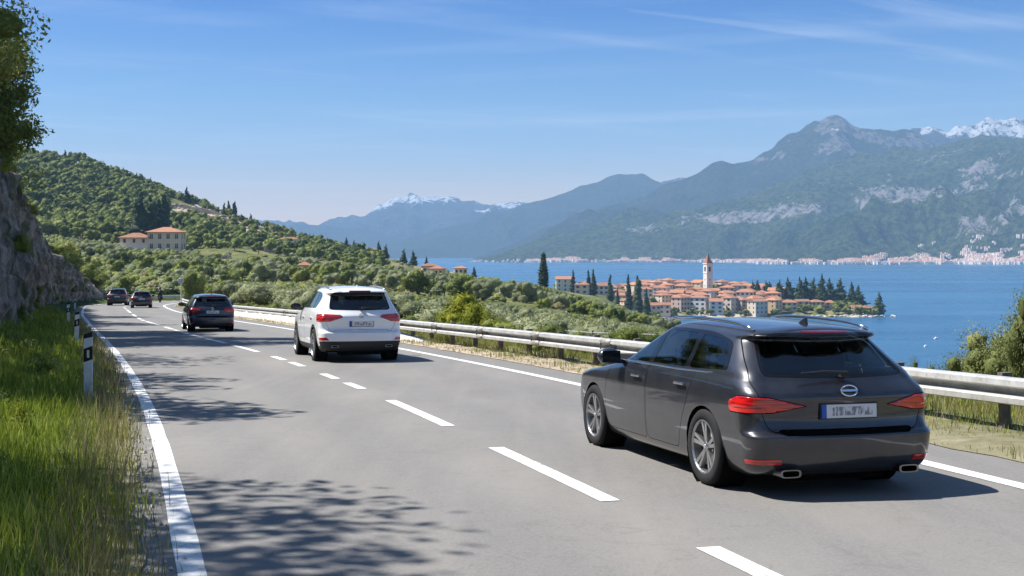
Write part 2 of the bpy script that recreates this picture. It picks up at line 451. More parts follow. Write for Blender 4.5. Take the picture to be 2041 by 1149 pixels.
t = NT('lake_water')
wv = t.noise(t.wpos((0.10, 0.22, 1)), 1.0, 5, 0.6)
wv2 = t.noise(t.wpos((0.012, 0.03, 1)), 1.0, 4, 0.6)
st = t.noise(t.wpos((0.0012, 0.006, 1)), 1.0, 4, 0.55)
t.col(t.ramp(st, [(0.35, (0.018, 0.085, 0.175)), (0.65, (0.045, 0.135, 0.235))]))
t.link(t.ramp(st, [(0.35, 0.22), (0.65, 0.34)]), t.b.inputs['Roughness'])
t.set(IOR=1.33, Specular_IOR_Level=0.42)
t.bump(t.math('ADD', wv, t.math('MULTIPLY', wv2, 2.0)), 0.75, 1.6)
M_WATER = t.m

def mountain_mat(name, forest, rock, snow=False, snow_lo=0.0, snow_hi=1.0):
    t = NT(name)
    a, b_, c_ = t.noise(t.wpos(), 0.0016, 6, 0.6), t.noise(t.wpos(), 0.008, 6, 0.65), t.noise(t.wpos(), 0.045, 4, 0.7)
    f_ = t.noise(t.wpos((1, 1, 0.30)), 0.026, 9, 0.80)
    col = t.ramp(a, [(0.35, forest[0]), (0.65, forest[1])])
    col = t.mix(t.ramp(b_, [(0.40, 0.0), (0.62, 0.6)]), col, tuple(x * 1.6 for x in forest[1]))
    col = t.mix(t.ramp(c_, [(0.44, 0.0), (0.56, 0.85)]), col, forest[2])
    rk = t.ramp(f_, [(0.42, rock[0]), (0.58, rock[1])])
    def broken(name, gain, lo, hi):       # the patch outline is broken up by fine noise
        return t.ramp(t.math('ADD', t.math('MULTIPLY', t.attr(name), gain), f_), [(lo, 0.0), (hi, 1.0)])
    col = t.mix(broken('rock', 0.23, 0.675, 0.715), col, rk)
    if snow:
        col = t.mix(broken('snow', 0.30, 0.735, 0.765), col, (0.86, 0.88, 0.9))
    t.col(col); t.set(Roughness=0.95, Specular_IOR_Level=0.05)
    t.bump(t.math('ADD', t.math('ADD', b_, t.math('MULTIPLY', c_, 0.5)), f_), 1.0, 60)
    return t.m
ROCK = ((0.20, 0.18, 0.17), (0.48, 0.44, 0.41))
M_MT1 = mountain_mat('forested_mountain', ((0.048, 0.078, 0.020), (0.105, 0.130, 0.034), (0.016, 0.030, 0.012)), ROCK)
M_MT2 = mountain_mat('rocky_mountain', ((0.035, 0.055, 0.03), (0.065, 0.07, 0.04), (0.03, 0.042, 0.025)), ((0.13, 0.12, 0.11), (0.30, 0.27, 0.25)), True)
M_MT3 = mountain_mat('snow_mountain', ((0.06, 0.07, 0.06), (0.09, 0.09, 0.08), (0.05, 0.05, 0.05)), ((0.14, 0.13, 0.13), (0.28, 0.26, 0.25)), True)

# ------------------------------------------------------------------ lake
lk = mesh_np('lake', [(-8900, -2900, 0), (8900, -2900, 0), (8900, 11500, 0), (-8900, 11500, 0)], [(0, 1, 2, 3)], M_WATER, False)
tag(link('lake', lk), 'blue lake with small ripples below the road', 'lake', kind='structure')

# ------------------------------------------------------------------ mountains
def mountain(name, label, sky_pts, d_ridge, d_base, mat, amp, wl_, seed, rock=None, snow=None, nr=110, du=4, conc=1.15, jag=0.0, base_pts=None):
    us = np.arange(sky_pts[0][0], sky_pts[-1][0] + 1, du, dtype=float)
    vr = np.interp(us, [p[0] for p in sky_pts], [p[1] for p in sky_pts])
    for _ in range(3): vr[1:-1] = 0.25 * vr[:-2] + 0.5 * vr[1:-1] + 0.25 * vr[2:]
    ss = np.r_[np.linspace(0, 1, nr), np.linspace(1.03, 1.5, 12)]
    dr_ = np.interp(us, *zip(*d_ridge)) if isinstance(d_ridge, list) else np.full(len(us), d_ridge)
    db_ = np.interp(us, *zip(*d_base)) if isinstance(d_base, list) else np.full(len(us), d_base)
    zr_ = CAMZ - (vr - HZ) / F * dr_
    V, RK, SN, UV = [], [], [], []
    for si in ss:
        Y = db_ + (dr_ - db_) * si
        X = (us - CX) / F * Y
        if si <= 1: z = -25 + (zr_ + 25) * (si ** conc)
        else: z = zr_ * (1 - 1.5 * (si - 1))
        env = min(1.0, 5 * si) * min(1, max(0.0, (1 - si) * 1.7) + (0.05 if jag == 0 else 0.20)) if si <= 1 else 0.6
        nz = np.array([mnoise.ridged_multi_fractal((x / wl_, y / wl_ * 0.8, seed), 0.9, 2.1, 5, 1.0, 2.0) - 1.1 for x, y in zip(X, Y)])
        j = 0
        if jag: j = jag * np.array([mnoise.fractal((x / (wl_ * 0.18), y / (wl_ * 0.18), seed), 0.8, 2.0, 4) for x, y in zip(X, Y)]) * max(0.15, si)
        n2_ = np.array([mnoise.ridged_multi_fractal((x / wl_ * 3.7, y / wl_ * 3.0, seed + 4), 0.9, 2.1, 4, 1.0, 2.0) - 1.1 for x, y in zip(X, Y)])
        nz = nz + 0.30 * n2_
        z = z + nz * amp * env * np.clip((zr_ - 20) / 300, 0.05, 1) + j
        z = np.where(si == 0, -25, z)
        V.append(np.stack([X, Y, z], 1))
        UV.append(np.stack([CX + X / Y * F, HZ - (z - CAMZ) / Y * F], 1))
    V = np.array(V); UV = np.array(UV)
    nz_ = np.array([mnoise.fractal((x / 260, y / 260, z / 200 + seed), 0.8, 2.0, 5) for x, y, z in V.reshape(-1, 3)]).reshape(V.shape[:2])
    RKv = np.zeros(V.shape[:2]) if rock is None else np.clip(rock(UV[..., 0], UV[..., 1], nz_, V[..., 2]), 0, 1)
    SNv = np.zeros(V.shape[:2]) if snow is None else np.clip(snow(UV[..., 0], UV[..., 1], nz_, V[..., 2]), 0, 1)
    me = mesh_np(name, V.reshape(-1, 3), grid_faces(*V.shape[:2])[:, ::-1], mat, True,
                 {'rock': ('POINT', RKv.ravel()), 'snow': ('POINT', SNv.ravel())})
    me.flip_normals()
    tag(link(name, me), label, 'mountain', kind='structure')
    return V, us
def gaussb(u, v, cu, cv, su, sv, slope=0.0):
    return np.exp(-((u - cu) / su) ** 2 - ((v - cv - slope * (u - cu)) / sv) ** 2)
def rock1(u, v, n, z):
    m = 0.95 * gaussb(u, v, 1790, 390, 110, 26, 0.02) + 0.9 * gaussb(u, v, 1590, 420, 95, 17, -0.05) + 0.75 * gaussb(u, v, 1450, 432, 110, 13, -0.05) \
        + 0.7 * gaussb(u, v, 1960, 330, 110, 38, 0.1) + 0.62 * gaussb(u, v, 1985, 445, 110, 40, -0.25) + 0.45 * gaussb(u, v, 1280, 455, 80, 10) + 0.5 * gaussb(u, v, 1500, 440, 60, 16)
    return sstep(0.10, 0.9, m * 1.1 + n * 0.5)
M1, U1 = mountain('forested_mountain', 'near green mountain with pale rock bands above the far shore town',
    [(900, 530), (925, 527), (1000, 505), (1100, 476), (1200, 450), (1300, 430), (1380, 418), (1445, 402), (1509, 385), (1574, 365), (1639, 349), (1681, 339), (1736, 332), (1801, 317), (1850, 300), (1898, 286), (1950, 273), (2000, 274), (2041, 277), (2200, 285), (2500, 330), (2900, 400)],
    [(900, 5400), (1300, 5900), (2900, 6400)], [(900, 5200), (1100, 4650), (1500, 4350), (2900, 3700)], M_MT1, 230, 1100, 3.1, rock1, nr=150, du=4, conc=1.05)
def rock2(u, v, n, z): return sstep(0.45, 0.8, np.clip((z - 330) / 420, 0, 1) * 0.85 + n * 0.55 - 0.1)
def snow2(u, v, n, z): return sstep(0.62, 0.8, gaussb(u, v, 1668, 258, 26, 7) * 0.7 + n * 0.6)
mountain('rocky_mountain', 'tall mountain with a small rocky summit knob behind the green mountain',
    [(930, 527), (1000, 500), (1080, 464), (1150, 429), (1240, 398), (1300, 377), (1365, 353), (1400, 340), (1420, 326), (1436, 322), (1455, 329), (1500, 318), (1560, 286), (1600, 268), (1640, 258), (1655, 250), (1668, 244), (1684, 251), (1700, 257), (1740, 262), (1780, 268), (1820, 283), (1850, 298), (1950, 340), (2100, 400)],
    7100, [(930, 5500), (2100, 6100)], M_MT2, 220, 1500, 8.3, rock2, snow2, nr=110, du=4, jag=22)
def rock3(u, v, n, z): return sstep(0.4, 0.9, np.clip((z - 500) / 500, 0, 1) + n * 0.4)
mountain('blue_ridge', 'hazy blue ridge with a pointed summit closing the lake',
    [(760, 500), (840, 470), (870, 459), (950, 437), (1040, 409), (1100, 392), (1150, 380), (1190, 367), (1212, 358), (1222, 356), (1245, 364), (1275, 360), (1310, 366), (1345, 374), (1420, 400), (1600, 440)],
    8800, 7400, M_MT2, 230, 1900, 5.7, rock3, None, nr=90, du=4, jag=14)
def snow4(u, v, n, z): return sstep(0.2, 0.9, np.clip((428 - v) / 32, 0, 1) * 0.8 + n * 0.5 + 0.25 * (u > 945))
mountain('far_snow_range', 'far pale mountain range with snowy jagged tops at the end of the lake',
    [(500, 452), (560, 447), (640, 443), (670, 437), (720, 424), (760, 408), (785, 396), (797, 394), (806, 399), (815, 396), (825, 389), (832, 391), (838, 397), (860, 399), (872, 396), (880, 399), (900, 394), (910, 396), (925, 402), (960, 406), (985, 402), (1000, 404), (1015, 401), (1040, 401), (1070, 410), (1150, 430), (1300, 460)],
    10600, 9000, M_MT3, 210, 1500, 2.2, lambda u, v, n, z: sstep(0.3, 0.7, np.clip((z - 500) / 400, 0, 1) + n * 0.4), snow4, nr=90, du=3, jag=48)
mountain('far_low_ridge', 'lowest palest ridge at the far end of the valley',
    [(420, 470), (520, 455), (600, 449), (660, 452), (740, 462), (860, 480), (1000, 510)],
    9700, 8900, M_MT2, 110, 1800, 4.9, None, None, nr=50, du=5, jag=9)
def snow5(u, v, n, z): return sstep(0.1, 1.0, 0.80 * np.clip((296 - v) / 30, 0, 1) + n * 0.75)
mountain('snow_range', 'snow covered mountain range behind the green mountain',
    [(1700, 330), (1790, 283), (1812, 272), (1830, 267), (1850, 265), (1870, 259), (1890, 262), (1905, 257), (1920, 252), (1935, 254), (1960, 246), (1975, 248), (1990, 241), (2005, 244), (2020, 237), (2041, 236), (2080, 240), (2200, 250), (2500, 300)],
    7900, 6900, M_MT3, 170, 1000, 6.4, lambda u, v, n, z: sstep(0.2, 0.6, n + 0.5), snow5, nr=90, du=3, jag=40)
mountain('snow_peak_behind', 'small snow dusted peaks seen over the shoulder of the rocky mountain',
    [(1270, 385), (1300, 366), (1320, 360), (1336, 355), (1345, 356), (1356, 352), (1366, 353), (1385, 360), (1450, 390)],
    9300, 8600, M_MT3, 110, 1100, 9.4, lambda u, v, n, z: sstep(0.2, 0.6, n + 0.5), lambda u, v, n, z: sstep(0.4, 0.6, 0.35 + n * 0.8), nr=50, du=3, jag=18)
def m1_point(u, z=None, v=None):
    """a point on the near mountain's surface at photo column u and row v"""
    i = int(np.clip(round((u - U1[0]) / 4), 0, len(U1) - 1))
    c = M1[:150, i]; vv = HZ - (c[:, 2] - CAMZ) / c[:, 1] * F
    k = int(np.argmax(vv < v))
    if k == 0: k = 1
    a, b = vv[k - 1], vv[k]; f_ = 0 if a == b else np.clip((a - v) / (a - b), 0, 1)
    return c[k - 1] + (c[k] - c[k - 1]) * f_

# ------------------------------------------------------------------ haze: one closed box of even air
t = bpy.data.materials.new('haze'); t.use_nodes = True
nn, ll = t.node_tree.nodes, t.node_tree.links
nn.clear()
ho = nn.new('ShaderNodeOutputMaterial'); hv = nn.new('ShaderNodeVolumePrincipled')
hv.inputs['Color'].default_value = (0.38, 0.65, 1.0, 1)
HAZE = 0.98e-4
hv.inputs['Density'].default_value = HAZE
hv.inputs['Anisotropy'].default_value = 0.0
ll.new(hv.outputs[0], ho.inputs['Volume'])
b = MB(); b.box((0, 4300, 499), (18000, 14600, 1054))
hz = b.build('haze', t)
tag(hz, 'thin blue haze over the lake and mountains', 'haze', kind='stuff')

# ------------------------------------------------------------------ ground sheet
us = np.r_[np.arange(-1500, -200, 26), np.arange(-200, 2200, 9), np.arange(2200, 3400, 26)].astype(float)
ys = np.r_[np.geomspace(4, 60, 90), np.geomspace(61, 1600, 190)]
UU, YY = np.meshgrid(us, ys); XX = (UU - CX) / F * YY
ZZ, DR, DL = ground(XX, YY, 0.25)
nz = noise2(XX, YY, 3.0, 3, 1.7) * 0.10 + noise2(XX, YY, 22, 3, 4.2) * np.clip(YY / 250, 0.05, 1.4)
off_road = np.clip(np.maximum(DR - 1.3, -DL - 0.7) / 2, 0, 1)
ZZ = ZZ + nz * np.where(YY > 190, 1, off_road)
near_r = (YY < 150)
dirt = near_r * sstep(0.85, 1.0, DR) * (1 - sstep(2.6, 4.0, DR)) * np.interp(YY, [8, 16, 24, 40, 90], [0.3, 0.45, 0.85, 1, 0.6])
verge = near_r * sstep(0.3, 0.9, -DL)
UP = CX + XX / YY * F; VP = HZ - (ZZ - CAMZ) / YY * F
nb = noise2(XX, YY, 14, 4, 8.8)
bare = sstep(0.42, 0.62, 1.0 * gaussb(UP, VP, 400, 438, 85, 26, 0.25) + 0.85 * gaussb(UP, VP, 540, 472, 110, 22, 0.3) + 0.7 * gaussb(UP, VP, 455, 528, 70, 10)
             + 0.7 * gaussb(UP, VP, 870, 548, 60, 12) + 0.8 * gaussb(UP, VP, 175, 585, 22, 16) + nb * 0.25) * (YY > 120)
shore = sstep(-0.2, 0.3, ZZ) * (1 - sstep(1.0, 2.2, ZZ)) * (YY > 500)
me = mesh_np('ground', np.stack([XX, YY, ZZ], -1).reshape(-1, 3), grid_faces(*XX.shape), M_TERRAIN, True,
             {'dirt': ('POINT', dirt.ravel()), 'verge': ('POINT', verge.ravel()), 'bare': ('POINT', bare.ravel()), 'shore': ('POINT', shore.ravel())})
tag(link('ground', me), 'grassy hillside falling from the wooded hill to the lake', 'hillside', kind='structure')
gx, gy = np.meshgrid(np.linspace(-160, 160, 70), np.linspace(-90, 4.4, 34))
gzv, _, _ = ground(gx, np.minimum(gy, 4.4)); dl2, yl2 = path_dist(Lp, gx, gy); dr2, yr2 = path_dist(Rp, gx, gy)
gzv = np.where(dr2 > 1, road_z(yr2) - 0.35 - 0.4 * np.maximum(dr2 - 3, 0), road_z(yl2) - 0.35 + np.where(-dl2 > 4, 5, 0) + np.maximum(-dl2 - 4, 0) * 0.3)
me = mesh_np('ground', np.stack([gx, gy, gzv], -1).reshape(-1, 3), grid_faces(*gx.shape), M_TERRAIN, True)
tag(link('ground', me), 'hillside along the road behind the viewer', 'hillside', kind='structure')

# ------------------------------------------------------------------ road with its painted lines
def arcfrac(P, n):
    d = np.r_[0, np.cumsum(np.linalg.norm(np.diff(P, axis=0), axis=1))]; d /= d[-1]
    s = np.linspace(0, 1, n); return np.stack([np.interp(s, d, P[:, 0]), np.interp(s, d, P[:, 1])], 1)
NR = 420
ragged = np.array([0.05 * mnoise.noise((i * 0.31, 0, 0)) for i in range(NR)])
edgeL, edgeR, midC = arcfrac(offset(Lp, -0.36), NR), arcfrac(offset(Rp, 0.98), NR), arcfrac(Cp, NR)
# re-pair each left point with the nearest right point so the strip stays square to the road
def pair(Q, P):
    return np.array([P[np.argmin(((P - q) ** 2).sum(1))] for q in Q])
eR = resample(offset(Rp, 0.98), 0.2); eC = resample(Cp, 0.2)
eLf = resample(offset(Lp, -0.36), 0.8); NR = len(eLf)
c_ = pair(eLf, eC); r_ = pair(c_, eR)
for A in (c_, r_): smooth_path(A, 6)
V, TR = [], []
NCW = 22
for k in range(NCW + 1):
    f_ = k / NCW
    P = eLf + (c_ - eLf) * (f_ * 2) if f_ <= 0.5 else c_ + (r_ - c_) * (f_ * 2 - 1)
    z = np.array([road_z(y) for y in P[:, 1]])
    V.append(np.stack([P[:, 0], P[:, 1], z], 1))
    d_ = f_ * 8.3 - 0.36
    tr = sum(math.exp(-((d_ - q) / 0.38) ** 2) for q in (0.95, 2.45, 4.45, 5.95)) * 0.6
    if d_ > 6.95: tr += 0.55 * sstep(6.95, 7.3, d_)
    TR.append(np.full(len(P), min(1, tr)))
V = np.array(V)
me = mesh_np('road', V.reshape(-1, 3), grid_faces(V.shape[0], V.shape[1]), M_ASPHALT, True, {'track': ('POINT', np.array(TR).ravel())})
road = tag(link('road', me), 'grey two lane asphalt road bending along the hillside', 'road', kind='structure')
def ribbon(name, P, w, dz=0.005, z0=None, jit=0.0):
    _, n = normals(P)
    j = np.array([mnoise.noise((i * 0.9, 3.3, 0)) * jit for i in range(len(P))])[:, None]
    A, B = P - n * (w / 2 + j), P + n * (w / 2 + j)
    V = np.vstack([np.c_[A, road_z(A[:, 1]) + dz], np.c_[B, road_z(B[:, 1]) + dz]])
    return link(name, mesh_np(name, V, grid_faces(2, len(P)), M_PAINT, False), road)
e1 = ribbon('edge_line', Lp, 0.17, jit=0.012); e1['label'] = 'solid white edge line beside the grass verge'
e2 = ribbon('edge_line', Rp, 0.20, jit=0.008); e2['label'] = 'solid white edge line beside the guardrail'
def c_at(u, v):
    q = g(u, v); return int(np.argmin(((CF - q) ** 2).sum(1)))
CF = resample(Cp, 0.1)
dashes = [((1407, 1085), (1560, 1162)), ((988, 890), (1215, 998)), ((783, 799), (893, 850)), ((690, 763), (728, 776)), ((645, 746), (670, 756)),
          ((579, 722), (604, 731)), ((545, 711), (568, 718)), ((467, 688), (512, 702)), ((414, 675), (448, 685)), ((377, 667), (402, 673)),
          ((347, 657.5), (375, 666)), ((328, 652), (344, 657)), ((294, 641), (314, 648.5)), ((284, 638), (290, 640)), ((273, 634), (280, 637)),
          ((260, 627), (269, 632)), ((251, 618), (257, 624))]
segs = [sorted((c_at(*a), c_at(*b))) for a, b in dashes]
last = max(s[1] for s in segs)
k = last + 40
while k + 30 < len(CF): segs.append([k, k + 30]); k += 75
k = min(s[0] for s in segs) - 70
while k - 40 > 0: segs.append([k - 40, k]); k -= 95
for a, b_ in segs:
    if b_ - a > 3: ribbon('lane_dash', CF[a:b_ + 1:2], 0.17, jit=0.006)

# ------------------------------------------------------------------ verges either side
def verge_strip(name, P, offs, zf, label, dirtf, vergef):
    _, n = normals(P); V, D, G = [], [], []
    for k, o in enumerate(offs):
        o_ = o(P[:, 1]) if callable(o) else np.full(len(P), o)
        if k == 0: o_ = o_ + np.array([0.10 * mnoise.noise((i * 0.35, 9.1, 0)) + 0.04 * mnoise.noise((i * 1.3, 2.1, 0)) for i in range(len(P))])
        Q = P + n * o_[:, None]
        z = zf(P[:, 1], np.abs(o_)) + (0.05 * noise2(Q[:, 0], Q[:, 1], 0.8, 3, 2.0) if k else -0.0)
        V.append(np.c_[Q, z]); D.append(dirtf(P[:, 1], np.abs(o_))); G.append(vergef(P[:, 1], np.abs(o_)))
    V = np.array(V)
    me = mesh_np(name, V.reshape(-1, 3), grid_faces(*V.shape[:2]), M_TERRAIN, True,
                 {'dirt': ('POINT', np.ravel(D)), 'verge': ('POINT', np.ravel(G))})
    bm = bmesh.new(); bm.from_mesh(me); bmesh.ops.recalc_face_normals(bm, faces=bm.faces)
    if sum(f.normal.z for f in bm.faces) < 0: bmesh.ops.reverse_faces(bm, faces=bm.faces)
    bm.to_mesh(me); bm.free()
    return tag(link(name, me), label, 'verge', kind='structure')
Lv = resample(Lp[(Lp[:, 1] < 172)], 0.3)
verge_strip('grass_verge', Lv, [lambda y, q=q: -(0.30 + q * (cliff_off(y) + 0.9 - 0.3)) for q in np.linspace(0, 1, 16)],
            lambda y, d: verge_left(road_z(y), d, cliff_off(y)) + 0.012, 'grassy verge between the edge line and the rock face',
            lambda y, d: 0.7 * (1 - sstep(0.35, 0.65, d)), lambda y, d: sstep(0.4, 0.8, d))
Rv = resample(Rp[(Rp[:, 1] < 165)], 0.3)
verge_strip('dry_verge', Rv, [lambda y, q=q: 0.92 + q * (rail_off(y) + 1.9 - 0.92) for q in np.linspace(0, 1, 12)],
            lambda y, d: road_z(y) + 0.012 - 0.012 * d + 0.07 * sstep(0.95, 1.3, d), 'strip of pale dirt and dry grass under the guardrail',
            lambda y, d: np.interp(y, [8, 14, 20, 30, 40, 90], [0.35, 0.45, 0.75, .95, 1, 0.7]) * (1 - 0.7 * sstep(1.5, 2.8, d)), lambda y, d: 0 * d)

# ------------------------------------------------------------------ rock face left of the road
Lc = Lp[(Lp[:, 1] > -14) & (Lp[:, 1] < 150)]
Lc = Lc[:int(np.argmax(Lc[:, 1] > 148)) or None]
Lc = resample(Lc, 0.35)
_, nrm = normals(Lc)
hs = np.linspace(-0.12, 1.0, 30)
V = []
for h in hs:
    off_ = cliff_off(Lc[:, 1]) + 0.35 + 0.8 * np.clip(h, 0, 1) ** 1.3
    H = cliff_h(Lc[:, 1]) * 1.06
    P = Lc - nrm * off_[:, None]
    z = road_z(Lc[:, 1]) + 0.55 + h * H
    dsp = np.array([1.25 * (mnoise.ridged_multi_fractal((x * 0.75, y * 0.75, zz * 0.12), 0.8, 2.2, 4, 1.0, 2.0) - 1.0)
                    + 0.5 * mnoise.fractal((x * 1.6, y * 1.6, zz * 0.8), 0.8, 2.0, 4) for x, y, zz in zip(P[:, 0], P[:, 1], z)])
    dsp = dsp * np.clip(H / 3, 0.1, 1) * 0.75
    P = P + nrm * dsp[:, None]
    V.append(np.stack([P[:, 0], P[:, 1], z + 0.12 * dsp], 1))
for back, up in ((1.2, 0.35), (3.0, 0.5), (6.0, 0.4)):
    V.append(V[29] + np.c_[-nrm * back, np.full(len(Lc), up)])
V = np.array(V)
me = mesh_np('rock_cliff', V.reshape(-1, 3), grid_faces(V.shape[0], V.shape[1]), M_CLIFF, True)
tag(link('rock_cliff', me), 'shaded grey rock face rising beside the grass verge', 'rock face', kind='structure')
CLIFF_TOP = V[29]; V_CLIFF = V
# ------------------------------------------------------------------ car materials
def paint(name, color, metal=0.0, rough=0.32):
    t = NT(name)
    fl = t.noise(t.coord('Object'), 900, 1)
    dust = t.noise(t.coord('Object'), 5, 5, 0.6)
    c = t.ramp(fl, [(0.35, tuple(c * 0.9 for c in color)), (0.65, tuple(min(1, c * 1.12) for c in color))])
    c = t.mix(t.math('MULTIPLY', t.ramp(dust, [(0.4, 0.0), (0.8, 1.0)]), 0.06), c, (0.3, 0.28, 0.25))
    t.col(c); t.set(Metallic=metal, Roughness=rough, Specular_IOR_Level=0.5, Coat_Weight=1.0, Coat_Roughness=0.025, Coat_IOR=1.5)
    return t.m
P_GREY = paint('metallic_grey_paint', (0.021, 0.0225, 0.030), 0.4, 0.33)
P_WHITE = paint('white_paint', (0.78, 0.79, 0.80), 0.0, 0.35)
P_NAVY = paint('navy_paint', (0.008, 0.014, 0.036), 0.25, 0.35)
P_SLATE = paint('slate_paint', (0.030, 0.036, 0.046), 0.4, 0.38)
P_BLACK = paint('black_paint', (0.016, 0.02, 0.026), 0.2, 0.38)
M_TRIM = simple('black_plastic', (0.018, 0.018, 0.019), 0.55, 0, 0.4)
M_GLOSSBLACK = simple('gloss_black', (0.006, 0.006, 0.007), 0.12, 0, 0.5)
M_SEAM = simple('seam', (0.004, 0.004, 0.004), 0.9, 0, 0.05)
M_CHROME = simple('chrome', (0.72, 0.73, 0.75), 0.13, 1.0)
M_DCHROME = simple('dark_chrome', (0.20, 0.20, 0.21), 0.25, 1.0)
M_ALLOY = simple('alloy', (0.46, 0.46, 0.47), 0.30, 0.9)
M_RUBBER = simple('tyre_rubber', (0.020, 0.020, 0.021), 0.85, 0, 0.25)
M_CABIN = simple('cabin_trim', (0.022, 0.022, 0.024), 0.8, 0, 0.2)
M_BRAKE = simple('brake_steel', (0.16, 0.15, 0.14), 0.45, 0.8)
t = NT('red_lamp')
n_ = t.noise(t.coord('Object', (1.5, 1.5, 30)), 3.0, 2)
t.col(t.ramp(n_, [(0.40, (0.20, 0.002, 0.004)), (0.52, (0.62, 0.010, 0.012))])); t.set(Roughness=0.15, Specular_IOR_Level=0.6, Coat_Weight=1.0, Coat_Roughness=0.02)
M_RED = t.m
M_DRED = simple('dark_red_lens', (0.09, 0.003, 0.005), 0.2, 0, 0.5)
t = NT('lamp_inner'); t.col((0.60, 0.025, 0.02)); t.set(Roughness=0.25, Coat_Weight=1.0); M_LAMP2 = t.m
t = bpy.data.materials.new('car_glass'); t.use_nodes = True
nn, ll = t.node_tree.nodes, t.node_tree.links
nn.clear()
o_ = nn.new('ShaderNodeOutputMaterial'); mx = nn.new('ShaderNodeMixShader'); gl = nn.new('ShaderNodeBsdfGlossy'); tr = nn.new('ShaderNodeBsdfTransparent'); fr = nn.new('ShaderNodeFresnel')
gl.inputs['Roughness'].default_value = 0.01; gl.inputs['Color'].default_value = (0.95, 1, 1, 1)
tr.inputs['Color'].default_value = (0.50, 0.58, 0.56, 1); fr.inputs['IOR'].default_value = 1.75
ll.new(fr.outputs[0], mx.inputs[0]); ll.new(tr.outputs[0], mx.inputs[1]); ll.new(gl.outputs[0], mx.inputs[2]); ll.new(mx.outputs[0], o_.inputs[0])
M_GLASS = t
# number plate: pale plate, blue band at its left end, row of dark unreadable strokes
t = NT('number_plate')
tcn = t.node('ShaderNodeTexCoord'); sp = t.node('ShaderNodeSeparateXYZ'); t.link(tcn.outputs['Object'], sp.inputs[0])
mp = t.node('ShaderNodeMapping'); mp.inputs['Scale'].default_value = (32, 1, 12); t.link(tcn.outputs['Object'], mp.inputs[0])
nz_ = t.noise(mp.outputs[0], 1.0, 2, 0.5)
strokes = t.ramp(nz_, [(0.44, 0.0), (0.56, 0.8)])
zin = t.math('LESS_THAN', t.math('ABSOLUTE', sp.outputs[2]), 0.036)
xin = t.math('LESS_THAN', t.math('ABSOLUTE', t.math('SUBTRACT', sp.outputs[0], 0.02)), 0.20)
c = t.mix(t.math('MULTIPLY', strokes, t.math('MULTIPLY', zin, xin)), (0.62, 0.64, 0.66), (0.10, 0.10, 0.13))
c = t.mix(t.math('LESS_THAN', sp.outputs[0], -0.215), c, (0.02, 0.10, 0.42))
t.col(c); t.set(Roughness=0.35); M_PLATE = t.m

# ------------------------------------------------------------------ car body: stacked plan outlines, cut into panels
def round_poly(P, r, n=4):
    out = []
    for i in range(len(P)):
        p0, p1, p2 = np.array(P[i - 1], float), np.array(P[i], float), np.array(P[(i + 1) % len(P)], float)
        a, b = p0 - p1, p2 - p1; la, lb = np.linalg.norm(a), np.linalg.norm(b)
        k = min(r[i] if isinstance(r, (list, tuple)) else r, la * 0.45, lb * 0.45)
        A, B = p1 + a / la * k, p1 + b / lb * k
        for q in np.linspace(0, 1, n):
            out.append(tuple((1 - q) ** 2 * A + 2 * q * (1 - q) * p1 + q * q * B))
    return out
def inset(P, d):
    P = np.array(P); n = len(P)
    area = 0.5 * sum(P[i][0] * P[(i + 1) % n][1] - P[(i + 1) % n][0] * P[i][1] for i in range(n))
    s = 1 if area > 0 else -1
    out = []
    for i in range(n):
        a = P[i] - P[i - 1]; b = P[(i + 1) % n] - P[i]
        na = np.array([-a[1], a[0]]) / max(1e-9, np.linalg.norm(a)); nb = np.array([-b[1], b[0]]) / max(1e-9, np.linalg.norm(b))
        m = na + nb; m /= max(0.3, np.linalg.norm(m)); k = max(0.5, float(m @ na))
        out.append(tuple(P[i] + s * m * d / k))
    return out
def inside(P, x, y):
    c = False; n = len(P); j = n - 1
    for i in range(n):
        if (P[i][1] > y) != (P[j][1] > y) and x < (P[j][0] - P[i][0]) * (y - P[i][1]) / (P[j][1] - P[i][1]) + P[i][0]: c = not c
        j = i
    return c
RD = math.sqrt(0.5)
VIEWS = {'side': (Vector((0, 1, 0)), lambda c, n: n.x > 0.30), 'rear': (Vector((1, 0, 0)), lambda c, n: n.y < -0.12 and c.y < 1.4),
         'front': (Vector((1, 0, 0)), lambda c, n: n.y > 0.1 and c.y > 1.6),
         'corner': (Vector((RD, RD, 0)), lambda c, n: (n.x - n.y) * RD > 0.2 and c.y < 1.3 and c.x > 0.2)}
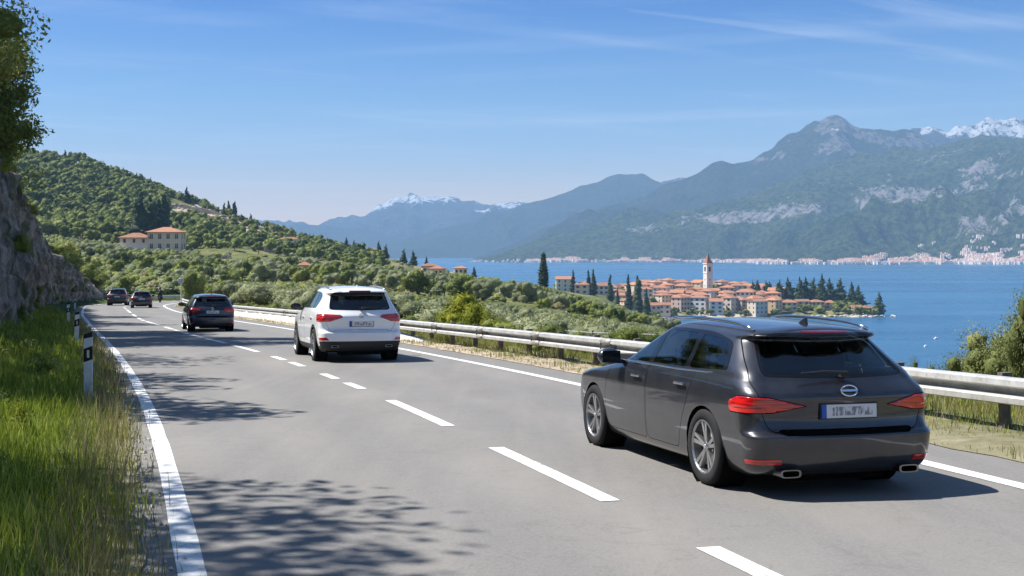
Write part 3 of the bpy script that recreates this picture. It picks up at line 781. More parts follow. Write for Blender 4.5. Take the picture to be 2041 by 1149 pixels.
class Half:
    def __init__(s, D):
        s.D = D
        keys = D['levels']; K = np.array([k for k in keys], float)
        s.sub = 4
        tt = np.linspace(0, len(K) - 1, (len(K) - 1) * s.sub + 1)
        def interp(col):
            y = K[:, col]; out = []
            m = np.zeros(len(y)); d = np.diff(y)
            for i in range(1, len(y) - 1):
                m[i] = 0 if d[i - 1] * d[i] <= 0 else 2 * d[i - 1] * d[i] / (d[i - 1] + d[i])
            m[0], m[-1] = d[0], d[-1]
            for q in tt:
                i = min(int(q), len(y) - 2); f = q - i
                h00, h10, h01, h11 = 2 * f ** 3 - 3 * f * f + 1, f ** 3 - 2 * f * f + f, -2 * f ** 3 + 3 * f * f, f ** 3 - f * f
                out.append(h00 * y[i] + h10 * m[i] + h01 * y[i + 1] + h11 * m[i + 1])
            return out
        cols = [interp(c) for c in range(K.shape[1])]
        rings = []
        for lv in zip(*cols): rings.append(s.ring(*lv))
        n = len(rings[0]); V = [p for r in rings for p in r]; Fc = []
        for a in range(len(rings) - 1):
            for i in range(n - 1):
                Fc.append((a * n + i, a * n + i + 1, (a + 1) * n + i + 1, (a + 1) * n + i))
        # roof skin from the last ring to the centre line
        top = rings[-1]; m = 10; base = (len(rings) - 1) * n; idx = [[base + i] for i in range(n)]
        for i, p in enumerate(top):
            for k in range(1, m + 1):
                f = 1 - k / m
                V.append((p[0] * f, p[1], p[2] + D['crown'] * (p[0] / max(0.05, D['roofw'])) ** 2 * (1 - f * f)))
                idx[i].append(len(V) - 1)
        for i in range(n - 1):
            for k in range(m): Fc.append((idx[i][k], idx[i + 1][k], idx[i + 1][k + 1], idx[i][k + 1]))
        me = bpy.data.meshes.new('half'); me.from_pydata(V, [], Fc)
        s.bm = bmesh.new(); s.bm.from_mesh(me); bpy.data.meshes.remove(me)
        bmesh.ops.remove_doubles(s.bm, verts=s.bm.verts, dist=1e-5)
        bmesh.ops.recalc_face_normals(s.bm, faces=s.bm.faces)
        s.bm.normal_update()
        ct = sum((f.normal.x * f.calc_area() for f in s.bm.faces))
        if ct < 0: bmesh.ops.reverse_faces(s.bm, faces=s.bm.faces)
        s.L = s.bm.faces.layers.int.new('pid'); s.ids = {'body': 0}
    def ring(s, z, yr, yf, w, cx, cy, bl, tilt):
        """half outline: rear centre -> rear corner -> side -> front corner -> front centre"""
        D = s.D; pts = []
        ym = (yr + yf) / 2; Lh = (yf - yr) / 2
        def side(y):
            q = (y - ym) / Lh
            return w * (1 - D['tr'] * max(0, -q) ** 2.4 - D['tf'] * max(0, q) ** 2.4)
        y1 = yr + bl + cy; cxf, cyf, blf = D['cxf'], min(D['cyf'], Lh * 0.45), D['blf']
        y2 = yf - blf - cyf
        xr = side(y1) - cx
        for i in range(14): f = i / 14; pts.append((xr * f, yr + bl * (f ** 2.2)))
        for i in range(16):
            a = (i / 16) * PI / 2
            pts.append((xr + cx * math.sin(a) ** 0.86, yr + bl + cy * (1 - math.cos(a) ** 0.86)))
        for i in range(64): f = i / 64; y = y1 + (y2 - y1) * f; pts.append((side(y), y))
        xf = side(y2) - cxf
        for i in range(10):
            a = (i / 10) * PI / 2
            pts.append((xf + cxf * math.cos(a), y2 + cyf * math.sin(a)))
        for i in range(9): f = 1 - i / 8; pts.append((xf * f, yf - blf * (f ** 2)))
        zt = D['zt']
        return [(max(0, x), y, z + tilt * (zt[0] * (y - zt[2]) + zt[1] * (y - zt[2]) ** 2)) for x, y in pts]
    def cut(s, poly, view, name, keep=None):
        e, filt = VIEWS[view]
        if keep: base = filt; filt = lambda c, n: base(c, n) and keep(c, n)
        hs = [p[0] for p in poly]; zs = [p[1] for p in poly]
        h0, h1, z0, z1 = min(hs) - 0.01, max(hs) + 0.01, min(zs) - 0.01, max(zs) + 0.01
        fs = []
        for f in s.bm.faces:
            c = f.calc_center_median()
            if not filt(c, f.normal): continue
            vh = [v.co.dot(e) for v in f.verts]; vz = [v.co.z for v in f.verts]
            if max(vh) < h0 or min(vh) > h1 or max(vz) < z0 or min(vz) > z1: continue
            fs.append(f)
        n = len(poly)
        for i in range(n):
            a, b = poly[i], poly[(i + 1) % n]
            d = (b[0] - a[0], b[1] - a[1])
            if math.hypot(*d) < 1e-5: continue
            no = e * d[1] + Vector((0, 0, -d[0])); no.normalize()
            co = e * a[0] + Vector((0, 0, a[1])); co -= Vector((0, 0, 0))
            # only faces the edge itself may cross
            lo_h, hi_h, lo_z, hi_z = min(a[0], b[0]) - .02, max(a[0], b[0]) + .02, min(a[1], b[1]) - .02, max(a[1], b[1]) + .02
            near, rest = [], []
            for f in fs:
                vh = [v.co.dot(e) for v in f.verts]; vz = [v.co.z for v in f.verts]
                (rest if (max(vh) < lo_h or min(vh) > hi_h or max(vz) < lo_z or min(vz) > hi_z) else near).append(f)
            if not near: continue
            geom = list({*near, *(ed for f in near for ed in f.edges), *(v for f in near for v in f.verts)})
            r = bmesh.ops.bisect_plane(s.bm, geom=geom, dist=1e-5, plane_co=co, plane_no=no)
            fs = rest + [g_ for g_ in r['geom'] if isinstance(g_, bmesh.types.BMFace)]
            fs = [f for f in fs if f.is_valid]
        pid = s.ids.setdefault(name, len(s.ids)); cnt = 0
        for f in fs:
            c = f.calc_center_median()
            if inside(poly, c.dot(e), c.z): f[s.L] = pid; cnt += 1
        return cnt
    def panel(s, poly, view, name, gap=0.006, keep=None):
        s.cut(poly, view, 'seam', keep); s.cut(inset(poly, gap), view, name, keep)
    def get(s, names, both=True, side=0, push=0.0):
        """faces of the named pieces as verts/faces; both halves, or one (side +1 right, -1 left)"""
        ids = {s.ids[n] for n in names if n in s.ids}
        vm, V, Fc = {}, [], []
        for f in s.bm.faces:
            if f[s.L] in ids:
                q = []
                for v in f.verts:
                    if v.index not in vm or True:
                        if v not in vm:
                            vm[v] = len(V); V.append(v.co + v.normal * push)
                    q.append(vm[v])
                Fc.append(tuple(q))
        return V, Fc
    def mesh(s, name, names, mat, side=0, push=0.0):
        s.bm.normal_update()
        V, Fc = s.get(names, push=push)
        if not Fc: return None
        VV, FF = [], []
        if side >= 0: VV += [tuple(v) for v in V]; FF += Fc
        if side <= 0:
            o = len(VV); VV += [(-v[0], v[1], v[2]) for v in V]; FF += [tuple(i + o for i in f[::-1]) for f in Fc]
        me = bpy.data.meshes.new(name); me.from_pydata(VV, [], FF)
        bm = bmesh.new(); bm.from_mesh(me)
        bmesh.ops.remove_doubles(bm, verts=bm.verts, dist=2e-4)
        bm.to_mesh(me); bm.free()
        me.polygons.foreach_set('use_smooth', np.full(len(me.polygons), True))
        me.materials.append(mat)
        return me
def circle(cy, cz, r, n=26): return [(cy + r * math.cos(2 * PI * i / n), cz + r * math.sin(2 * PI * i / n)) for i in range(n)]

def make_wheel(car, x, y, R, wdt, spokes, rim_mat, sgn):
    w = empty('wheel', (x, y, R), 0, car)
    Mx = Matrix.Rotation(PI / 2, 4, 'Y') if sgn > 0 else Matrix.Rotation(-PI / 2, 4, 'Y')
    rr = R * 0.70; h = wdt / 2
    m = MB(); m.lathe([(rr, -h), (R * 0.93, -h * 1.02), (R * 0.985, -h * 0.86), (R, -h * 0.55), (R, -h * 0.12), (R * 0.985, -h * 0.09), (R * 0.985, h * 0.09), (R, h * 0.12), (R, h * 0.55), (R * 0.985, h * 0.86), (R * 0.93, h * 1.02), (rr, h * 0.98), (rr * 0.97, h * 0.7), (rr * 0.97, -h)], 40, Mx, True)
    m.build('tyre', M_RUBBER, w, smooth=True)
    m = MB(); m.lathe([(rr * 1.02, h * 0.99), (rr * 0.965, h * 1.03), (rr * 0.93, h * 0.9), (rr * 0.90, h * 0.3), (rr * 0.9, -h * 0.8)], 40, Mx)
    m.lathe([(0.001, h * 0.86), (rr * 0.10, h * 0.86), (rr * 0.19, h * 0.78), (rr * 0.2, h * 0.3)], 20, Mx)
    for k in range(spokes):
        a0 = 2 * PI * k / spokes
        for dsp in (-0.15, 0.15):
            a1 = a0 + dsp * (5 / spokes)
            rot = Mx @ Matrix.Rotation(a1, 4, 'Z')
            w0, w1, z0, z1 = rr * 0.055, rr * 0.075, h * 0.74, h * 0.93
            vs = [(rr * .12, -w0, z0), (rr * .95, -w1, z1), (rr * .95, w1, z1), (rr * .12, w0, z0), (rr * .12, -w0, z0 - .035), (rr * .95, -w1, z1 - .04), (rr * .95, w1, z1 - .04), (rr * .12, w0, z0 - .035)]
            m.add(vs, [(0, 1, 2, 3), (7, 6, 5, 4), (0, 4, 5, 1), (1, 5, 6, 2), (2, 6, 7, 3), (3, 7, 4, 0)], rot)
    m.build('rim', rim_mat, w)
    m = MB(); m.lathe([(0.001, h * 0.15), (rr * 0.68, h * 0.15), (rr * 0.68, h * 0.0), (0.001, 0)], 28, Mx)
    m.build('brake_disc', M_BRAKE, w)
    m = MB(); m.lathe([(0.001, h * 0.9), (rr * 0.085, h * 0.89), (rr * 0.09, h * 0.8)], 16, Mx)
    m.build('hub_cap', M_CHROME, w)
    return w

def build_car(D, name, label, paint_mat, group, loc, heading, rim=M_ALLOY, scale=1.0):
    car = empty(name)
    tag(car, label, 'car', group)
    H = Half(D)
    R = D['R']
    # panels first, then what lies on them
    for q in D['doors']: H.panel(round_poly(q, 0.06), 'side', 'door%d' % D['doors'].index(q), 0.006)
    H.panel(round_poly(D['gate'], D.get('gate_r', 0.07), 4), 'rear', 'tailgate', 0.006, lambda c, n: n.y < -0.2)
    if D.get('clad'):
        H.cut([(-.5, -.5), (6, -.5), (6, D['clad'])], 'side', 'cladding') if False else None
        H.cut([(-1, 0), (6, 0), (6, D['clad']), (-1, D['clad'])], 'side', 'cladding')
        H.cut([(-.1, 0), (1.2, 0), (1.2, D['clad_r']), (-.1, D['clad_r'])], 'rear', 'cladding')
        for ya in D['axles']: H.cut(circle(ya, R, R * 1.27), 'side', 'cladding', lambda c, n: c.z < R * 2.35)
    elif D.get('valance'):
        H.cut([(-.1, 0), (D['val_w'], 0), (D['val_w'] - .08, D['valance']), (-.1, D['valance'])], 'rear', 'cladding')
    for ya in D['axles']: H.cut(circle(ya, R * 0.99, R * 1.10), 'side', 'void')
    if D.get('recess'): H.cut(round_poly(D['recess'], 0.02), 'rear', 'recess')
    if D.get('dlo'): H.cut(round_poly(D['dlo'], D.get('dlo_r', 0.06), 5), 'side', 'window_frame')
    for k, q in enumerate(D['side_windows']): H.cut(round_poly(q, D.get('sw_r', 0.05), 4), 'side', 'side_window%d' % k)
    H.cut(round_poly(inset(D['rear_window'], -0.028), 0.09, 5), 'rear', 'rear_frame')
    H.cut(round_poly(D['rear_window'], 0.075, 5), 'rear', 'rear_window')
    H.cut(D['windshield'], 'front', 'windshield', lambda c, n: c.z > D['belt'] - 0.02 and n.z < 0.93)
    H.cut(round_poly(D['lamp'], D.get('lamp_r', 0.03), 4), 'corner', 'lamp_edge')
    H.cut(round_poly(inset(D['lamp'], 0.009), D.get('lamp_r', 0.03), 4), 'corner', 'taillight')
    if D.get('lamp2'): H.cut(round_poly(D['lamp2'], 0.012, 3), 'corner', 'lamp_band')
    H.cut(round_poly(D['reflector'], 0.012, 3), 'corner', 'reflector')
    if D.get('brake'): H.cut(D['brake'], 'rear', 'brake_light', lambda c, n: True)
    # one object per part
    o = link('body', H.mesh('body', ['body'], paint_mat), car)
    o = link('panel_gap', H.mesh('panel_gap', ['seam', 'lamp_edge'], M_SEAM, push=-0.004), car); tag(o, kind='stuff')
    for k in range(len(D['doors'])):
        for sd in (1, -1):
            me = H.mesh('door', ['door%d' % k], paint_mat, sd)
            if not me: continue
            d_ = link('door', me, car)
            q = D['doors'][k]; hy = min(p[0] for p in q) + 0.10 + (0.04 if k else 0.02); hz = D['handle_z'] + 0.0 * k
            xs = [v.co.x for v in me.vertices if abs(v.co.y - hy - .08) < 0.1 and abs(v.co.z - hz) < 0.07]
            if xs:
                hx = max(abs(x) for x in xs) * sd
                m = MB(); m.box((hx + 0.022 * sd, hy + 0.10, hz), (0.022, 0.20, 0.026)); m.box((hx + 0.008 * sd, hy + 0.02, hz), (0.02, 0.03, 0.02)); m.box((hx + 0.008 * sd, hy + 0.18, hz), (0.02, 0.03, 0.02))
                m.build('handle', D.get('handle_mat') or paint_mat, d_, bevel=0.006)
    gate = link('tailgate', H.mesh('tailgate', ['tailgate'], paint_mat), car)
    for nm, key, mt, ps in (('bumper_cladding', 'cladding', M_TRIM, 0.002), ('bumper_recess', 'recess', M_SEAM if D.get('recess_dark', True) else paint_mat, -0.012), ('window_frame', 'window_frame', D.get('frame_mat', M_GLOSSBLACK), 0.002),
                            ('rear_window_frame', 'rear_frame', M_GLOSSBLACK, 0.001), ('rear_window', 'rear_window', M_GLASS, -0.002), ('windshield', 'windshield', M_GLASS, 0.0), ('brake_light', 'brake_light', M_DRED, 0.003)):
        me = H.mesh(nm, [key], mt, push=ps)
        if me: link(nm, me, car)
    for sd in (1, -1):
        for k in range(len(D['side_windows'])):
            me = H.mesh('side_window', ['side_window%d' % k], M_GLASS, sd, -0.001)
            if me: link('side_window', me, car)
        me = H.mesh('taillight', ['taillight'], M_RED, sd, 0.008)
        tl = link('taillight', me, car)
        so = tl.modifiers.new('rim', 'SOLIDIFY'); so.thickness = 0.02; so.offset = -1
        me = H.mesh('lamp_band', ['lamp_band'], M_LAMP2, sd, 0.009)
        if me: link('lamp_band', me, tl)
        me = H.mesh('reflector', ['reflector'], M_RED, sd, 0.004)
        if me: link('reflector', me, car)
    H.bm.free()
    L, Wd = D['L'], D['W']
    # underside, wheel wells, cabin
    m = MB(); m.box((0, L / 2, D['under'] + 0.10), (Wd * 0.80, L * 0.90, 0.16)); m.box((0, 0.45, D['under'] + 0.05), (0.9, 0.4, 0.18)); m.build('underbody', M_SEAM, car)
    m = MB()
    for ya in D['axles']:
        for sd in (1, -1):
            Mx = Matrix.Translation((sd * (Wd / 2 - 0.16), ya, R)) @ Matrix.Rotation(PI / 2, 4, 'Y')
            m.lathe([(R * 1.13, -0.13), (R * 1.13, 0.13)], 28, Mx)
            m.lathe([(0.01, -0.13 * sd), (R * 1.13, -0.13 * sd)], 28, Mx)
    tag(m.build('wheel_arch_liner', M_SEAM, car), kind='stuff')
    fl_y0, fl_y1 = D['cabin']; bz = D['belt']
    m = MB(); m.box((0, (fl_y0 + fl_y1) / 2, bz - 0.10), (Wd * 0.84, fl_y1 - fl_y0, 0.03)); m.box((0, fl_y1 - 0.05, bz - 0.03), (Wd * 0.80, 0.5, 0.14)); m.build('cabin_floor', M_CABIN, car)
    for sy, n_s, hh in ((D['seats'][0], 3, 0.0), (D['seats'][1], 2, 0.03)):
        for k in range(n_s):
            xx = (k - 1) * 0.46 if n_s == 3 else (-0.37 if k == 0 else 0.37)
            m = MB(); m.box((xx, sy, bz - 0.02 + hh), (0.44 if n_s == 3 else 0.5, 0.14, 0.34)); m.box((xx, sy - 0.03, bz + 0.23 + hh), (0.26, 0.10, 0.17))
            m.build('seat', M_CABIN, car, bevel=0.03)
    m = MB(); m.box((0.0, D['cabin'][1] - 0.25, D['ztop'] - 0.14), (0.24, 0.03, 0.07)); m.build('rear_view_mirror', M_CABIN, car, bevel=0.01)
    # wheels
    for ya in D['axles']:
        for sd in (1, -1): make_wheel(car, sd * (Wd / 2 - D['tyre_w'] / 2 - 0.012), ya, R, D['tyre_w'], D['spokes'], rim, sd)
    # mirrors
    for sd in (1, -1):
        my = D['mirror'][0]; mz = D['mirror'][1]
        m = MB(); m.lathe([(0.001, -0.055), (0.07, -0.052), (0.105, -0.02), (0.11, 0.03), (0.09, 0.075), (0.04, 0.10), (0.001, 0.105)], 16,
                          Matrix.Translation((sd * (Wd / 2 + 0.10), my, mz)) @ Matrix.Diagonal((1.15, 1, 0.80, 1)) @ Matrix.Rotation(-PI / 2, 4, 'X'))
        mi = m.build('wing_mirror', D.get('mirror_mat') or paint_mat, car, smooth=True)
        m = MB(); m.box((sd * (Wd / 2 - 0.01), my + 0.03, mz - 0.055), (0.16, 0.06, 0.045)); m.build('mirror_arm', M_TRIM, mi, bevel=0.01)
        m = MB(); m.box((sd * (Wd / 2 + 0.10), my - 0.056, mz), (0.20, 0.008, 0.12)); m.build('mirror_glass', M_GLOSSBLACK, mi, bevel=0.003)
    # roof rails
    for sd in (1, -1):
        if D.get('rails'):
            y0, y1, x0, zf = D['rails']
            pts = []
            for q in np.linspace(0, 1, 15):
                y = y0 + (y1 - y0) * q; zz = D['ztop'] + D['zt'][0] * (y - D['zt'][2]) + D['zt'][1] * (y - D['zt'][2]) ** 2
                pts.append((sd * (x0 - 0.02 * abs(q - .5)), y, zz + zf * (1 - abs(2 * q - 1) ** 5)))
            m = MB(); m.tube(pts, 0.017, 8); m.build('roof_rail', D.get('rail_mat', M_CHROME), car, smooth=True)
    # plate, badge, wiper, exhausts, antenna
    px, py, pz, tilt = D['plate']
    m = MB(); m.box((0, 0, 0), (0.52, 0.012, 0.112))
    pl = m.build('number_plate', M_PLATE, car, (px, py, pz)); pl.rotation_euler = (-tilt, 0, 0)
    m = MB(); m.box((0, 0.007, 0), (0.545, 0.006, 0.135)); m.build('plate_holder', M_TRIM, pl)
    bx, by, bz_, br, asp = D['badge']
    m = MB()
    ring = [(br * asp * math.cos(a), 0, br * math.sin(a)) for a in np.linspace(0, 2 * PI, 25)]
    m.tube(ring, br * 0.16, 6, False)
    if D['badge_kind'] == 'bar': m.box((0, 0, 0), (br * asp * 1.9, 0.012, br * 0.40))
    else:
        for q in ((-.75, .55, -.25, -.7), (-.25, -.7, 0, 0), (0, 0, .25, -.7), (.25, -.7, .75, .55), (-.35, .8, 0, .05), (0, .05, .35, .8)):
            m.tube([(q[0] * br, 0, q[1] * br), (q[2] * br, 0, q[3] * br)], br * 0.11, 5)
    bd = m.build('emblem', M_CHROME, car, (bx, by, bz_)); bd.rotation_euler = (-D['badge_tilt'], 0, 0)
    (wx0, wy0, wz0), (wx1, wy1, wz1) = D['wiper']
    m = MB(); m.tube([(wx0, wy0 - .02, wz0), (wx0 + .02, wy0 - .035, wz0 + .012), ((wx0 + wx1) / 2, (wy0 + wy1) / 2 - .04, (wz0 + wz1) / 2 + .02), (wx1, wy1 - .03, wz1)], [0.02, 0.018, 0.011, 0.008], 8); m.box((wx0, wy0 - 0.01, wz0), (0.07, 0.05, 0.045))
    m.build('wiper', M_TRIM, car, smooth=False)
    for x0 in D.get('exhausts', []):
        ew, eh = D['exh_size']
        pr = [(ew * math.copysign(abs(math.cos(a)) ** .5, math.cos(a)), eh * math.copysign(abs(math.sin(a)) ** .5, math.sin(a))) for a in np.linspace(0, 2 * PI, 24, endpoint=False)]
        pi_ = [(a * .8, b * .72) for a, b in pr]; n = 24; y0, y1 = D['exh_y'] - .02, D['exh_y'] + .16
        vs = [(x0 + a, y0, D['exh_z'] + b) for a, b in pr] + [(x0 + a, y1, D['exh_z'] + b) for a, b in pr] + [(x0 + a, y0, D['exh_z'] + b) for a, b in pi_] + [(x0 + a, y1, D['exh_z'] + b) for a, b in pi_]
        fs = []
        for i in range(n):
            j = (i + 1) % n; fs += [(i, j, n + j, n + i), (2 * n + i, 2 * n + j, j, i), (2 * n + j, 2 * n + i, 3 * n + i, 3 * n + j)]
        fs.append(tuple(range(3 * n, 4 * n)))
        m = MB(); m.add(vs, fs); m.build('exhaust_pipe', M_DCHROME, car, smooth=False)
    ay = D['antenna']; az = D['ztop'] + D['crown'] + D['zt'][0] * (ay - D['zt'][2]) + D['zt'][1] * (ay - D['zt'][2]) ** 2
    m = MB(); m.prism([(ay - .02, az - .015), (ay + .15, az - .015), (ay + .02, az + .045), (ay - .005, az + .05)], 0.03, 'x', -0.015); m.build('antenna', paint_mat, car, bevel=0.008)
    if D.get('chrome_strip'):
        for sd in (1, -1):
            m = MB(); m.tube([(sd * x, y, z) for x, y, z in D['chrome_strip']], 0.009, 6); m.build('window_trim', M_CHROME, car, smooth=True)
    # stand it on the road
    h = math.radians(heading)
    f = Vector((-math.sin(h), math.cos(h), -ROAD_S * math.cos(h))).normalized()
    up = Vector((0, ROAD_S, 1)).normalized(); rt = f.cross(up).normalized(); up = rt.cross(f)
    M = Matrix((rt, f, up)).transposed().to_4x4(); M = M @ Matrix.Scale(scale, 4); M.translation = Vector((loc[0], loc[1], road_z(loc[1]) + 0.002))
    car.matrix_world = M
    return car

# level: z, rear y, front y, half width, rear corner x, rear corner y, rear bulge, tilt
WAGON = dict(L=4.77, W=1.83, R=0.335, tyre_w=0.235, axles=(0.98, 3.77), spokes=5, belt=0.99, ztop=1.425, under=0.16, crown=0.045, roofw=0.58,
    tr=0.035, tf=0.07, cxf=0.34, cyf=0.40, blf=0.16, zt=(0.008, -0.024, 1.9), handle_z=0.865,
    levels=[(0.17, 0.24, 4.50, 0.80, 0.20, 0.20, 0.04, 0), (0.21, 0.10, 4.64, 0.845, 0.20, 0.22, 0.05, 0), (0.30, 0.035, 4.71, 0.885, 0.20, 0.24, 0.06, 0), (0.42, 0.0, 4.75, 0.902, 0.20, 0.24, 0.07, 0),
            (0.505, -0.005, 4.75, 0.908, 0.20, 0.24, 0.07, 0), (0.53, 0.02, 4.75, 0.909, 0.19, 0.24, 0.07, 0), (0.56, 0.055, 4.74, 0.911, 0.18, 0.24, 0.08, 0), (0.66, 0.075, 4.72, 0.915, 0.17, 0.25, 0.09, 0),
            (0.76, 0.070, 4.66, 0.915, 0.17, 0.26, 0.09, 0), (0.82, 0.065, 4.45, 0.910, 0.17, 0.27, 0.09, 0), (0.87, 0.075, 4.15, 0.902, 0.17, 0.28, 0.09, 0.15), (0.92, 0.100, 3.85, 0.890, 0.17, 0.29, 0.10, 0.3),
            (0.965, 0.130, 3.58, 0.872, 0.18, 0.30, 0.11, 0.4), (1.00, 0.155, 3.42, 0.855, 0.18, 0.31, 0.12, 0.45), (1.06, 0.20, 3.26, 0.830, 0.19, 0.31, 0.12, 0.5), (1.16, 0.315, 3.06, 0.772, 0.21, 0.31, 0.12, 0.65),
            (1.26, 0.425, 2.85, 0.716, 0.22, 0.30, 0.12, 0.8), (1.335, 0.50, 2.68, 0.668, 0.23, 0.28, 0.11, 0.9), (1.36, 0.43, 2.62, 0.652, 0.25, 0.27, 0.09, 0.95), (1.385, 0.375, 2.52, 0.630, 0.25, 0.27, 0.09, 1),
            (1.41, 0.39, 2.38, 0.588, 0.25, 0.27, 0.09, 1), (1.425, 0.42, 2.26, 0.535, 0.22, 0.24, 0.09, 1)],
    doors=[[(2.30, 0.26), (3.38, 0.26), (3.42, 0.60), (3.28, 0.99), (2.60, 1.345), (2.26, 1.36), (2.27, 0.98)], [(1.55, 0.26), (2.285, 0.26), (2.255, 0.98), (2.245, 1.36), (1.42, 1.345), (1.20, 1.00), (1.30, 0.75), (1.42, 0.55)]],
    gate=[(-0.1, 0.535), (0.70, 0.545), (0.76, 0.70), (0.80, 0.95), (0.735, 1.10), (0.62, 1.345), (-0.1, 1.36)],
    dlo=[(3.14, 1.00), (2.62, 1.325), (2.0, 1.365), (1.2, 1.345), (0.80, 1.27), (0.66, 1.03)], dlo_r=[.05, .12, .3, .2, .08, .04],
    side_windows=[[(3.06, 1.012), (2.62, 1.305), (2.32, 1.33), (2.32, 1.012)], [(2.20, 1.012), (2.22, 1.335), (1.50, 1.325), (1.46, 1.012)], [(1.37, 1.012), (1.41, 1.32), (1.05, 1.29), (0.86, 1.245), (0.73, 1.03)]],
    rear_window=[(-0.2, 1.005), (0.655, 1.02), (0.520, 1.325), (-0.2, 1.335)], windshield=[(-0.2, 0.98), (0.74, 0.98), (0.56, 1.40), (-0.2, 1.41)],
    lamp=[(0.32, 0.76), (0.58, 0.70), (0.975, 0.695), (0.985, 0.80), (0.86, 0.848), (0.60, 0.838)], lamp2=[(0.62, 0.708), (0.95, 0.706), (0.95, 0.738), (0.62, 0.742)],
    reflector=[(0.50, 0.285), (0.80, 0.285), (0.80, 0.325), (0.50, 0.33)], brake=[(-0.1, 1.352), (0.22, 1.352), (0.22, 1.370), (-0.1, 1.370)],
    recess=[(-0.1, 0.522), (0.58, 0.522), (0.64, 0.555), (0.60, 0.572), (-0.1, 0.572)], valance=0.22, val_w=0.66,
    plate=(0, 0.062, 0.715, 0.02), badge=(0, 0.060, 0.885, 0.045, 1.7), badge_kind='bar', badge_tilt=0.25, wiper=((0.0, 0.15, 1.015), (-0.40, 0.17, 1.03)),
    exhausts=(0.56, -0.56), exh_size=(0.095, 0.034), exh_y=0.06, exh_z=0.215, cabin=(0.30, 3.25), seats=(1.25, 2.15), mirror=(2.98, 1.03), rails=(0.66, 2.45, 0.575, 0.035), rail_mat=M_CHROME, antenna=0.75,
    handle_mat=M_CHROME, chrome_strip=[(0.865, 3.14, 0.992), (0.866, 2.4, 0.990), (0.862, 1.6, 0.985), (0.842, 1.0, 0.992), (0.815, 0.66, 1.015)])
